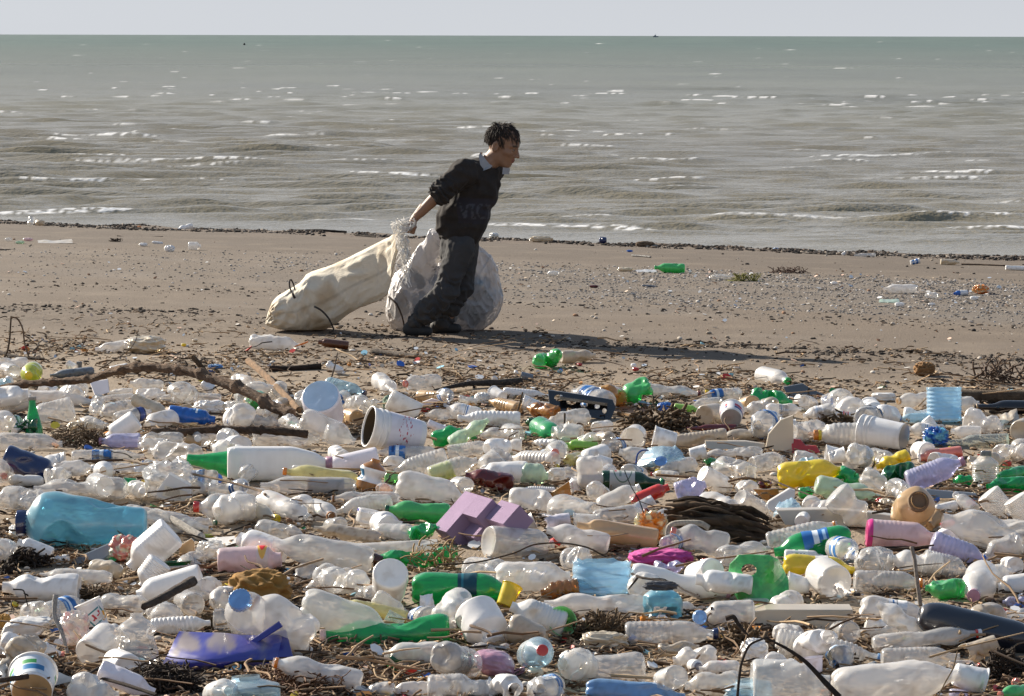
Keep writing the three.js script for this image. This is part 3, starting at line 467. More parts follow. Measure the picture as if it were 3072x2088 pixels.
const KIND_NAME = { pet: ['plastic_bottle', 'bottle'], soda: ['plastic_bottle', 'bottle'], waist: ['plastic_bottle', 'bottle'], milk: ['plastic_bottle', 'bottle'], shampoo: ['plastic_bottle', 'bottle'], wine: ['glass_bottle', 'bottle'], cone: ['plastic_bottle', 'bottle'], carboy: ['water_carboy', 'bottle'], jug: ['plastic_jug', 'jug'], boxjug: ['plastic_jug', 'jug'], half: ['cut_bottle', 'cut bottle'], cup: ['plastic_cup', 'cup'], tub: ['plastic_tub', 'tub'], bucket: ['bucket', 'bucket'], canister: ['plastic_canister', 'canister'], ring: ['plastic_ring', 'ring'], dish: ['plastic_dish', 'dish'], tube: ['plastic_pipe', 'pipe'], capsule: ['plastic_float', 'float'] };

// one bottle, cup or bucket, lying from the pixel (x1, y1) of its base to the pixel (x2, y2) of its mouth; d: its width in pixels
const CELL = 8, OCC = new Float32Array(384 * 261);
// marks a capsule of the picture plane as taken by a thing whose foot is at yb; with test: [share already taken, share taken by things that stand farther off]
function cover(x0, y0, x1, y1, r, test) { let n = 0, m = 0, q = 0; const yb = Math.max(y0, y1) + r * 0.8; for (let y = Math.max(0, Math.floor((Math.min(y0, y1) - r) / CELL)); y <= Math.min(260, (Math.max(y0, y1) + r) / CELL); y++) for (let x = Math.max(0, Math.floor((Math.min(x0, x1) - r) / CELL)); x <= Math.min(383, (Math.max(x0, x1) + r) / CELL); x++) { const px = x * CELL + 4, py = y * CELL + 4, dx = x1 - x0, dy = y1 - y0, t = clamp(((px - x0) * dx + (py - y0) * dy) / (dx * dx + dy * dy + 1e-6)), k = y * 384 + x; if (Math.hypot(px - x0 - dx * t, py - y0 - dy * t) > r) continue; n++; if (OCC[k]) { m++; if (OCC[k] < yb) q++; } if (!test) OCC[k] = Math.max(OCC[k], yb); } return n ? [m / n, q / n] : [1, 1]; }
let serial = 0;
function vessel(o) {
  const { kind, mat, p1, p2, d } = o, seed = ++serial * 7.31, r = rng(serial * 101 + 7);
  const [ratio0, prof] = PROF[kind], ratio = o.ratio ?? ratio0;
  cover(...p1, ...p2, d * 0.46);
  const ax = p2[0] - p1[0], ay = p2[1] - p1[1], app = Math.hypot(ax, ay), Lp = Math.max(app, d * ratio * (o.crushed ?? 1));
  const sign = o.z ?? (ay > d * 0.12 ? 1 : ay < -d * 0.12 ? -1 : 0), away = sign ? Math.sqrt(Math.max(0, Lp * Lp - app * app)) : 0;
  const len = sign ? Lp : Math.max(app, 1), ny = ay / len, e = d / 2 * Math.sqrt(Math.max(0, 1 - ny * ny)) * 0.97;
  const mouthR = OPEN.has(kind) || kind === 'tube' ? 1 : 0.5, y1b = p1[1] + e, y2b = p2[1] + e * mouthR;
  const anchor2 = y2b > y1b, xb = anchor2 ? p2[0] : p1[0], yb = Math.max(y1b, y2b);
  const D = depthOf(xb, yb, o.lift ?? 0), S = FOCAL / D, dz = away / S * sign;       // metres towards the camera from base to mouth
  const A = at(p1[0], p1[1], anchor2 ? D + dz : D), B = at(p2[0], p2[1], anchor2 ? D : D - dz);
  const axis = B.clone().sub(A), L = axis.length(), R = d / 2 / S * (1 + 0.2 * (o.c ?? 0.3)), Y = axis.clone().normalize();
  let X = V().crossVectors(Y, V(0, 1, 0)); if (X.length() < 0.25) X = RIGHT.clone().addScaledVector(Y, -RIGHT.dot(Y)); X.normalize();
  const Z = V().crossVectors(X, Y).normalize(), M = new THREE.Matrix4().makeBasis(X, Y, Z);
  const root = new THREE.Group(); root.position.copy(A); root.quaternion.setFromRotationMatrix(M);
  const cr0 = o.c ?? 0.3, crumple = cr0 * (cr0 < 0.65 ? 0.7 : 0.9), squash = o.q ?? 0, bend = o.bend ?? 0, dents = [], nd = Math.round(crumple * 9);
  for (let i = 0; i < nd; i++) dents.push([0.12 + 0.62 * r(), r() * 6.283, (0.12 + 0.5 * r()) * Math.min(1, 0.4 + crumple), 0.06 + 0.14 * r()]);
  const twist = crumple > 0.6 ? (r() - 0.5) * 0.8 : 0, spin = o.spin ?? r() * 6.283, rect = o.rect ?? (kind === 'jug' ? 0.6 : 0);
  const ribs = o.ribs ?? (kind === 'pet' ? [0.12, 0.62, 8, 0.05] : null), petal = o.petal ?? (kind === 'soda' ? 1 : 0);
  // the wall at height t (0..1) and angle a, k: radius factor
  const wall = (t, a, rad, k = 1) => {
    let rr = rad * R * k;
    if (ribs && t > ribs[0] && t < ribs[1] && rad > 0.5) rr *= 1 - ribs[3] * Math.pow(0.5 - 0.5 * Math.cos((t - ribs[0]) / (ribs[1] - ribs[0]) * ribs[2] * 6.283), 2);
    let dy = 0;
    if (petal && t < 0.13) { const w = smooth(0.13, 0.0, t), lobe = Math.pow(Math.abs(Math.cos(2.5 * (a + seed))), 0.6); rr *= 1 - 0.3 * w * (1 - lobe); dy = -0.1 * R * w * lobe * smooth(0.1, 0.6, rad); }
    if (rect) { const c = Math.abs(Math.cos(a)), s = Math.abs(Math.sin(a)), n = 5, q = 1 / Math.pow(Math.pow(c, n) + Math.pow(s, n), 1 / n); rr *= mix(1, q * (rad > 0.6 ? 1 : mix(1, 1 / q, 0.7)), clamp(rect * smooth(0.4, 0.75, rad) + 0.0)); }
    const aa = a + spin + twist * t; let x = Math.cos(aa) * rr, z = Math.sin(aa) * rr, y = t * L + dy;
    const free = smooth(0.9, 0.78, t), edge = smooth(0, 0.08, t) * 0.7 + 0.3;
    for (const [dt, da, dd, dw] of dents) {
      const w = Math.exp(-Math.pow((t - dt + 0.12 * noise3(a * 0.7, seed, dt * 9)) / dw, 2)), cx = Math.cos(da), cz = Math.sin(da), s = x * cx + z * cz, lim = R * rad * (1 - dd * w * free);
      if (s > lim) { const q = lim - (s - lim) * 0.4; x += cx * (q - s); z += cz * (q - s); }
    }
    if (crumple > 0.05) {
      const q = 0.07 * crumple * R * free * edge * (ridge(x / R * 0.9 + seed, y / R * 0.7, z / R * 0.9) - 0.65) * 2 + 0.012 * crumple * R * free * noise3(x / R * 2.2 + seed, y / R * 1.6, z / R * 2.2); const h = Math.hypot(x, z) || 1; x += x / h * q; z += z / h * q; y += 0.04 * crumple * R * noise3(x / R * 2, seed, z / R * 2) * (t > 0.85 ? 0.2 : 1);
    }
    const sq = squash * free; x *= 1 + sq * 0.75; z *= 1; if (squash) { const fl = Math.sign(z) * Math.pow(Math.abs(z) / R, mix(1, 1.5, squash)) * R; z = mix(z, fl, free); }
    if (squash && free < 1) x *= 1 + squash * 0.75 * (1 - free) * 0.15;
    z += bend * R * Math.sin(Math.PI * clamp(t));
    return V(x, y, z);
  };
  // path from the centre of the base, up the wall, (over the rim and down inside)
  const path = [];
  if (!NOBASE.has(kind)) for (let i = 0; i < 5; i++) { const q = i / 5; path.push([0.035 * (1 - q * q) * (OPEN.has(kind) ? 0.5 : 1), prof[0][1] * q]); }
  for (let i = 0; i < prof.length - 1; i++) { const [t0, r0] = prof[i], [t1, r1] = prof[i + 1], n = Math.max(1, Math.ceil(Math.abs(t1 - t0) * (o.rows ?? (ribs ? Math.max(46, ribs[2] * 7) : 38)))); for (let q = 0; q < n; q++) path.push([mix(t0, t1, q / n), mix(r0, r1, q / n)]); }
  path.push(prof[prof.length - 1]);
  if (OPEN.has(kind) && !NOBASE.has(kind)) { const [t, q] = path[path.length - 1]; path.push([t, q * 0.5], [t, 0.001]); }
  for (let pass = 0; pass < (OPEN.has(kind) ? 0 : 2); pass++) for (let i = 6; i < path.length - 1; i++) path[i] = [path[i][0], (path[i - 1][1] + 2 * path[i][1] + path[i + 1][1]) / 4];
  if (o.jag) for (const q of path) if (q[0] > 0.9 && q[1] < 1) q[1] = Math.max(q[1], 0.3);
  const radAt = (t) => { for (let i = 0; i < prof.length - 1; i++) if (t >= prof[i][0] && t <= prof[i + 1][0]) return mix(prof[i][1], prof[i + 1][1], (t - prof[i][0]) / Math.max(1e-6, prof[i + 1][0] - prof[i][0])); return 1; };
  const jag = o.jag ?? 0, dirt = o.dirt ?? 0.42, sand = [0.5, 0.4, 0.29];
  const dirty = (p, lo = 1) => { const a = smooth(0.05, 0.45, fbm(p.x / R * 0.9 + seed, p.y / R * 0.9, p.z / R * 0.9, 3)), b = smooth(0.4, 0.6, noise3(p.x / R * 7 + seed, p.y / R * 7, p.z / R * 7)), k = clamp(dirt * (0.7 * a + 0.25 * b * a)), g = 1 - 0.03 * noise3(p.x / R * 5, p.y / R * 5 + seed, 1); return sand.map((c) => mix(1, c, k) * g); };
  const seg = o.seg ?? (d > 110 ? 44 : d > 60 ? 32 : d > 30 ? 26 : 18);
  const g = gridGeo(seg, path.length - 1, (u, v, i, j) => { let [t, rad] = path[j]; if (jag && t > 0.5) t -= jag * smooth(0.5, 1, t) * (0.5 + 0.5 * noise3(Math.cos(u * 6.283) * 2, Math.sin(u * 6.283) * 2, seed)); const q = wall(t, u * 6.283, rad); q.u = u * 2; q.v = t * L / R / 3; return q; }, true, dirty);
  const words = KIND_NAME[kind], rigid = { parts: 0 };
  const bodyName = ['wine', 'pet', 'soda', 'waist', 'milk', 'shampoo', 'cone', 'carboy'].includes(kind) ? 'bottle_body' : 'body';
  part(bodyName, g, m3(mat), root);
  // neck ring
  const neckR = prof[prof.length - 1][1];
  const collar = (t0, t1, k, name, m, teeth = 0) => { const p2_ = [[t0, 0.02], [t0, neckR * k], [t1 - 0.006, neckR * k], [t1, neckR * k * 0.93], [t1, 0.02]]; part(name, gridGeo(40, 4, (u, v, i, j) => { const [t, q] = p2_[j]; return wall(t, u * 6.283, q * (j > 0 && j < 3 && teeth ? 1 + 0.035 * ((i % 2) * 2 - 1) : 1)); }, true, (p) => [1, 1, 1].map((c) => c * (1 - 0.1 * noise3(p.x * 90, p.y * 90, p.z * 90)))), m, root); };
  const h = 0.36 * R / L * 1.0;
  if (o.cap) collar(1 - h * 0.55, 1 + h * 0.5, 1.22, 'cap', m3(o.cap), 1);
  if (o.collar) collar(1 - h * 1.2, 1 - h * 0.5, 1.3, 'neck_ring', m3(o.collar));
  if (o.label) { const [t0, t1, m, a0 = 0, a1 = 1] = o.label, mm = typeof m === 'string' ? m3(m) : m; part('paper_label', gridGeo(36, 14, (u, v) => { const t = mix(t0, t1, v), q = wall(t, mix(a0, a1, u) * 6.283, radAt(t), 1.018); q.u = u; q.v = 1 - v; return q; }, a0 === 0 && a1 === 1, (p) => dirty(p)), mm, root); }
  if (o.fill) { const [t0, t1, m] = o.fill; part('sand_inside', gridGeo(24, 12, (u, v, i, j) => { const t = mix(t0, t1, clamp((j - 1) / 10)), q = j === 0 || j === 12 ? 0.02 : 0.93 * (1 + 0.02 * noise3(u * 9, v * 9, 3)); return wall(t, u * 6.283, radAt(t) * q); }, true), m3(m ?? 'mud'), root); }
  if (o.inside) part('mud_lining', gridGeo(36, 16, (u, v, i, j) => wall(mix(0.97, 0.07, clamp(j / 14)), u * 6.283, j > 14 ? 0.02 : mix(0.955, 0.78, j / 14)), true), rough([0.085, 0.058, 0.032], 1), root);
  if (o.bottom) part('base_disc', gridGeo(32, 6, (u, v) => wall(0.0, u * 6.283, Math.max(0.01, v) * prof[0][1] * 1.02).add(V(0, -0.012 * R - 0.05 * R * (1 - v * v), 0)), true, (p) => dirty(p)), m3(o.bottom), root);
  if (o.handle) { const t0 = 1 - h, pts = []; for (let i = 0; i <= 12; i++) { const a = Math.PI * i / 12, w = wall(t0, spin, neckR * 1.2); pts.push(V(Math.cos(a) * R * 0.42 * (o.hs ?? 1), L * (1 + 0.0) + Math.sin(a) * R * 0.75 * (o.hs ?? 1), (o.hz ?? 0.15) * R * Math.sin(a)).add(V(0, -h * L, w.z * 0 + bend * 0))); } part('handle', tubeGeo(pts, R * 0.075, 24, 8, 0, 0, 0), m3(o.handle), root); }
  if (o.grip) { const pts = []; for (let i = 0; i <= 12; i++) { const a = i / 12; pts.push(V(R * (0.75 + 0.45 * Math.sin(a * Math.PI)), L * mix(0.55, 0.9, a), 0)); } part('handle', tubeGeo(pts, R * 0.14, 20, 10, 0, 0, 0), m3(mat), root); }
  return finish(root, o, words);
}
const PLACED = [];
function finish(root, o, words) {
  if (o.p1 && !o.group) PLACED.push([(o.p1[0] + o.p2[0]) / 2, Math.max(o.p1[1], o.p2[1]) + o.d * 0.4, o.text]);
  let thing = root;
  if (root.children.length === 1) { thing = root.children[0]; root.remove(thing); thing.position.copy(root.position); thing.quaternion.copy(root.quaternion); }
  top(thing, o.name ?? words[0]); tag(thing, o.text, o.cat ?? words[1], o.group); return thing;
}
// a crumpled lump (bag, rag, film, sponge, weed): fills the pixel box x0, y0 .. x1, y1
function lump(o) {
  const [x0, y0, x1, y1] = o.box; cover(x0 + (y1 - y0) / 2, (y0 + y1) / 2, x1 - (y1 - y0) / 2, (y0 + y1) / 2, (y1 - y0) / 2);
  const D = depthOf((x0 + x1) / 2, y1, o.lift ?? 0), S = FOCAL / D, seed = ++serial * 3.7, hx = (x1 - x0) / 2 / S, hy = (y1 - y0) / 2 / S, hz = o.deep ? o.deep : Math.min(hx, hy * 1.6), rgh = o.rough ?? 0.3, fq = o.fq ?? 1.4;
  const root = new THREE.Group(); root.position.copy(at((x0 + x1) / 2, (y0 + y1) / 2, D)); root.position.z -= hz * 0.6;
  const q = Math.min(hx, hy), n = o.n ?? 56, shape = o.shape ?? 0.8;
  const g = gridGeo(n, Math.round(n * 0.7), (u, v) => {
    const th = u * 6.283, ph = v * Math.PI, s = Math.sin(ph), P = (a) => Math.sign(a) * Math.pow(Math.abs(a), shape), a = P(Math.cos(th) * s), b = P(-Math.cos(ph)), c = P(Math.sin(th) * s);
    const w = 1 + rgh * (ridge(a * fq * 0.7 + seed, b * fq * 0.7, c * fq * 0.7) - 0.75) * 0.9 + rgh * 0.3 * (ridge(a * fq * 1.5, b * fq * 1.5 + seed, c * fq * 1.5) - 0.7) + (o.grain ?? 0.06) * rgh * noise3(a * fq * 4, b * fq * 4, c * fq * 4 + seed);
    const y = b * hy * w, lean = (o.lean ?? 0) * b * hx; const p = V(a * hx * w + lean, Math.max(y, -hy), c * hz * w); p.u = u * 3; p.v = v * 2; return p;
  }, true, (p) => { const k = (o.dirt ?? 0.3) * smooth(0, 0.5, fbm(p.x / q * 0.8 + seed, p.y / q * 0.8, p.z / q * 0.8, 3)), g2 = 1 + 0.15 * noise3(p.x / q * 6, p.y / q * 6 + seed, p.z / q * 6), al = o.also && fbm(p.x / q * 1.2 + 9, p.y / q * 1.2, seed, 2) > 0.08 ? o.also : [1, 1, 1]; return [0.55, 0.45, 0.34].map((c, i) => mix(1, c, k) * g2 * al[i]); });
  part(o.part ?? 'body', g, typeof o.mat === 'string' ? m3(o.mat) : o.mat, root);
  return finish(root, o, [o.name, o.cat]);
}
// tangled strands: weed, roots, twigs
const weedMat = rough([0.035, 0.022, 0.014], 0.9), weedMat2 = rough([0.1, 0.065, 0.035], 0.95);
function tangle(o) {
  const [x0, y0, x1, y1] = o.box; cover(x0, (y0 + y1) / 2, x1, (y0 + y1) / 2, (y1 - y0) / 2);
  const D = depthOf((x0 + x1) / 2, y1), S = FOCAL / D, hx = (x1 - x0) / 2 / S, hy = (y1 - y0) / S, hz = o.deep ?? hx * 0.6, r = rng(++serial * 17), gs = [], n = o.n ?? 160;
  const root = new THREE.Group(); root.position.copy(at((x0 + x1) / 2, y1, D)); root.position.z -= hz * 0.5;
  for (let i = 0; i < n; i++) {
    const a = r() * 6.283, q = Math.sqrt(r()), x = Math.cos(a) * q * hx, z = Math.sin(a) * q * hz, hgt = hy * Math.sqrt(1 - q * q * 0.9), y = r() * hgt * 0.9, l = (o.len ?? 0.6) * hx, d = V(r() - 0.5, (r() - 0.42) * (o.up ?? 0.7), r() - 0.5).normalize(), p = [V(x, y, z)];
    for (let k = 0; k < 3; k++) { d.add(V(r() - 0.5, r() - 0.55, r() - 0.5).multiplyScalar(o.curl ?? 0.9)).normalize(); const e = p[k].clone().addScaledVector(d, l * 0.3); e.y = clamp(e.y, 0.002, hy * 1.05); p.push(e); }
    const g = tubeGeo(p, (o.thick ?? 0.0028) * (0.5 + r()), 6, 4); g.deleteAttribute('uv'); gs.push(g);
  }
  if (o.core) { const g = new THREE.IcosahedronGeometry(1, 3); g.deleteAttribute('uv'); const p = g.attributes.position, idx = []; for (let i = 0; i < p.count; i++) { const x = p.getX(i), y = p.getY(i), z = p.getZ(i), w = 0.82 + 0.3 * noise3(x * 2.2 + serial, y * 2.2, z * 2.2) + 0.12 * noise3(x * 7, y * 7, z * 7 + serial); p.setXYZ(i, x * hx * 0.85 * w, Math.max(0, y * 0.5 + 0.42) * hy * 0.9 * w, z * hz * 0.85 * w); idx.push(i); } g.setIndex(idx); g.computeVertexNormals(); gs.push(g); }
  const m = part(o.part ?? 'strands', mergeGeometries(gs), o.mat ?? weedMat, root); m.userData.kind = 'stuff';
  const t = top(root, o.name); tag(t, o.text, o.cat, o.group); return t;
}
// branches, sticks, planks: a bent tube through pixels; w: thickness in pixels at its two ends
const bark = (c, k = 0.6) => (p) => { const g = 1 + k * fbm(p.x * 22, p.y * 22, p.z * 22, 3) + 0.25 * noise3(p.x * 90, p.y * 90, p.z * 90); return c.map((a) => a * Math.max(0.25, g)); };
const barkBump = noiseTexture(256, (u, v) => { const g = 0.5 + 0.3 * tile(u, v * 0.3 + 0.1, 30, 6) + 0.2 * tile(u, v, 60, 3); return [g, g, g]; });
const barkMat = new THREE.MeshStandardMaterial({ vertexColors: true, roughness: 0.95, bumpMap: barkBump, bumpScale: 0.012, side: THREE.DoubleSide });
function stick(o) {
  const pts = o.pts, w = o.w, n = pts.length - 1, low = pts.reduce((a, p) => (p[1] > a[1] ? p : a)), Dl = depthOf(low[0], low[1] + w[0] / 2, o.lift ?? 0);
  const d0 = o.stand ? Dl + 0.02 : depthOf(pts[0][0], pts[0][1] + w[0] / 2, o.lift ?? 0), d1 = o.stand ? Dl : depthOf(pts[n][0], pts[n][1] + w[1] / 2, o.lift ?? 0);
  const P = pts.map((p, i) => at(p[0], p[1], mix(d0, d1, i / n) + (o.dz ?? 0))), S = FOCAL / mix(d0, d1, 0.5), segs = o.segs ?? Math.max(16, n * 10), base = P[0].clone();
  const root = new THREE.Group(); root.position.copy(base); const Q = P.map((p) => p.clone().sub(base)), seed = ++serial;
  part('stem', tubeGeo(Q, (s) => mix(w[0], w[1], s) / 2 / S * (1 + (o.knots ?? []).reduce((a, k) => a + 0.38 * Math.exp(-Math.pow((s - k) / 0.009, 2)), 0)), segs, o.sides ?? (w[0] > 14 ? 14 : 7), o.bump ?? 0.12, seed, 0, bark(o.col ?? [0.13, 0.085, 0.05], o.k)), barkMat, root);
  for (const b of o.twigs ?? []) { const c = new THREE.CatmullRomCurve3(Q), p = c.getPoint(b[0]), e = V(b[1] / S, -b[2] / S, (b[4] ?? 0)), m = p.clone().addScaledVector(e, 0.55).add(V(0.01, 0.012, 0)); part('twig', tubeGeo([p, m, p.clone().add(e)], b[3] / 2 / S, 10, 7, 0.1, seed, 0.6, bark(o.col ?? [0.13, 0.085, 0.05])), barkMat, root); }
  return finish(root, o, [o.name ?? 'stick', o.cat ?? 'stick']);
}
// boards: an outline in pixels at one distance, with thickness (metres) and holes; lean: metres that its top leans away
function board(o) {
  { const q = o.pts, x0 = Math.min(...q.map((p) => p[0])), x1 = Math.max(...q.map((p) => p[0])), y0 = Math.min(...q.map((p) => p[1])), y1 = Math.max(...q.map((p) => p[1])), h = Math.min(y1 - y0, x1 - x0) / 2; cover(x0 + h, (y0 + y1) / 2, x1 - h, (y0 + y1) / 2, h); }
  const ys = o.pts.map((p) => p[1]), yb = Math.max(...ys), yt = Math.min(...ys), xm = o.pts.reduce((a, p) => a + p[0], 0) / o.pts.length, D = depthOf(xm, yb, o.lift ?? 0), S = FOCAL / D, r = rng(++serial);
  const loc = ([x, y]) => new THREE.Vector2((x - xm) / S, (yb - y) / S), s = new THREE.Shape(o.pts.map(loc));
  for (const [cx, cy, rx, ry] of o.holes ?? []) { const h = new THREE.Path(), c = loc([cx, cy]); h.absellipse(c.x, c.y, rx / S, ry / S, 0, 6.2832, true, 0); s.holes.push(h); }
  let g = new THREE.ExtrudeGeometry(s, { depth: o.thick ?? 0.01, bevelEnabled: true, bevelSize: 0.002, bevelThickness: 0.002, bevelSegments: 1, curveSegments: 10 });
  if (o.warp) g = new TessellateModifier(0.02, 6).modify(g);
  const p = g.attributes.position, col = new Float32Array(p.count * 3), H = (yb - yt) / S;
  for (let i = 0; i < p.count; i++) { const x = p.getX(i), y = p.getY(i), z = p.getZ(i); p.setZ(i, z - (o.lean ?? 0) * y / H + (o.turn ?? 0) * x + (o.warp ? o.warp * (0.5 - Math.pow(x / H * 1.6, 2) * 0.8) + o.warp * 0.35 * noise3(x * 9, y * 9, serial) : 0)); const k = 1 - (o.dirt ?? 0.2) * smooth(-0.2, 0.4, noise3(x * 30, y * 30, z * 30 + serial)); col.set([k, k * 0.97, k * 0.93], i * 3); }
  g.setAttribute('color', new THREE.BufferAttribute(col, 3)); g.computeVertexNormals();
  const root = new THREE.Group(); root.position.copy(at(xm, yb, D)); part(o.part ?? 'panel', g, m3(o.mat), root);
  for (const e of o.more ?? []) e(root, S);
  return finish(root, o, [o.name ?? 'plastic_board', o.cat ?? 'board']);
}
// sheets of film or thin shell over four pixel corners (top left, top right, bottom right, bottom left)
function sheet(o) {
  { const q = o.pts, x0 = Math.min(...q.map((p) => p[0])), x1 = Math.max(...q.map((p) => p[0])), y0 = Math.min(...q.map((p) => p[1])), y1 = Math.max(...q.map((p) => p[1])), h = Math.min(y1 - y0, x1 - x0) / 2; cover(x0 + h, (y0 + y1) / 2, x1 - h, (y0 + y1) / 2, h); }
  const [a, b, c, d] = o.pts, yb = Math.max(a[1], b[1], c[1], d[1]), D = depthOf((c[0] + d[0]) / 2, Math.max(c[1], d[1]), o.lift ?? 0), S = FOCAL / D, back = o.lean ?? 0.08, seed = ++serial * 5.1, B = o.bulge ?? 0.03, cr = o.c ?? 0.4;
  const P = [at(...a, D + back), at(...b, D + back), at(...c, D), at(...d, D)], O = P[3].clone().lerp(P[2], 0.5), th = o.thick ?? 0.0015, n = 34;
  const W = P[2].distanceTo(P[3]), f = (u, v, off) => { const top_ = P[0].clone().lerp(P[1], u), bot = P[3].clone().lerp(P[2], u), q = bot.lerp(top_, v).sub(O); q.z += B * Math.sin(u * Math.PI) * Math.sin(v * Math.PI * 0.9 + 0.15) + cr * 0.06 * W * (ridge(u * 2.2 + seed, v * 2.2, 1) - 0.6) + cr * 0.02 * W * noise3(u * 9, v * 9, seed) - off; q.y += cr * 0.08 * W * noise3(u * 2.4 + seed, v * 0.4, 5) * (v > 0.5 ? v : 0.2); q.x += cr * 0.05 * W * noise3(v * 3, seed, u); q.u = u * 3; q.v = v * 3; return q; };
  // front, over the edge, back: one closed skin
  const g = gridGeo(n, n * 2 + 1, (u, v, i, j) => (j <= n ? f(u, j / n, 0) : f(u, (2 * n + 1 - j) / n, th)), false, (p) => { const k = (o.dirt ?? 0.3) * smooth(-0.02, 0.35, fbm(p.x / W * 3 + seed, p.y / W * 3, 2, 3)); return [mix(1, o.stain?.[0] ?? 0.55, k), mix(1, o.stain?.[1] ?? 0.45, k), mix(1, o.stain?.[2] ?? 0.34, k)]; });
  const root = new THREE.Group(); root.position.copy(O); part('sheet', g, m3(o.mat), root);
  return finish(root, o, [o.name ?? 'plastic_film', o.cat ?? 'plastic sheet']);
}

// a chunk of rotten wood: rough splinters lying along each other
function rottenWood(o) {
  const [x0, y0, x1, y1] = o.box, D = depthOf((x0 + x1) / 2, y1), S = FOCAL / D, hx = (x1 - x0) / 2 / S, hy = (y1 - y0) / S, r = rng(++serial * 13), root = new THREE.Group();
  cover(x0, (y0 + y1) / 2, x1, (y0 + y1) / 2, (y1 - y0) / 2.4);
  root.position.copy(at((x0 + x1) / 2, y1, D)); root.position.z -= 0.1;
  for (let i = 0; i < o.n; i++) {
    const q = r(), z = (r() - 0.5) * 0.24, env = Math.sqrt(Math.max(0.05, 1 - Math.pow(z / 0.16, 2))), y = hy * env * (0.15 + 0.8 * r()), l = hx * (0.35 + 0.5 * r()), cx = (r() - 0.5) * 2 * (hx - l * 0.8), sl = -0.22 * cx, w = (0.004 + 0.009 * r() * r());
    const pts = [-1, -0.4, 0.3, 1].map((t) => V(cx + t * l, Math.max(0.01, (y + sl * 0.6 - t * l * 0.22 + (r() - 0.5) * 0.02) * (1 - 0.25 * Math.abs(t))), z + (r() - 0.5) * 0.04)), k = 0.5 + 0.8 * r();
    part('splinter', tubeGeo(pts, (s) => w * (0.5 + 0.7 * Math.sin(Math.PI * clamp(s + 0.05))), 22, 6, 0.45, i * 3, 0, bark([0.16 * k, 0.105 * k, 0.06 * k], 0.6)), barkMat, root);
  }
  top(root, o.name); tag(root, o.text, o.cat);
}
// ---------- the rubbish, thing by thing: places are read off enlarged tiles of the photograph ----------
const TILES = { A: [0, 960], B: [768, 960], C: [1536, 960], D: [2304, 960], E: [0, 1320], F: [768, 1320], G: [1536, 1320], H: [2304, 1320], I: [0, 1690], J: [768, 1690], K: [1536, 1690], L: [2304, 1690], P: [0, 640], M: [1536, 640, 0.661], N: [0, 60, 0.661] };
const kOf = (t) => TILES[t][2] ?? 768 / 2324, pt = (t, x, y) => [TILES[t][0] + x * kOf(t), TILES[t][1] + y * kOf(t)];
const b = (t, what, x1, y1, x2, y2, d, text, o = {}) => { const [kind, mat] = what.split(' '); return vessel({ kind, mat, p1: pt(t, x1, y1), p2: pt(t, x2, y2), d: d * kOf(t), text, ...o }); };
const lu = (t, name, cat, mat, x0, y0, x1, y1, text, o = {}) => lump({ name, cat, mat, box: [...pt(t, x0, y0), ...pt(t, x1, y1)], text, ...o });
const ta = (t, name, cat, x0, y0, x1, y1, text, o = {}) => tangle({ name, cat, box: [...pt(t, x0, y0), ...pt(t, x1, y1)], text, ...o });
const st = (t, pts, w0, w1, text, o = {}) => stick({ pts: pts.map((p) => pt(p[2] ?? t, p[0], p[1])), w: [w0 * kOf(t), w1 * kOf(t)], text, ...o });
const bo = (t, mat, pts, text, o = {}) => board({ mat, pts: pts.map((p) => pt(p[2] ?? t, p[0], p[1])), holes: (o.hole ?? []).map(([x, y, rx, ry]) => [...pt(t, x, y), rx * kOf(t), ry * kOf(t)]), text, ...o });
const sh = (t, mat, pts, text, o = {}) => sheet({ mat, pts: pts.map((p) => pt(p[2] ?? t, p[0], p[1])), text, ...o });
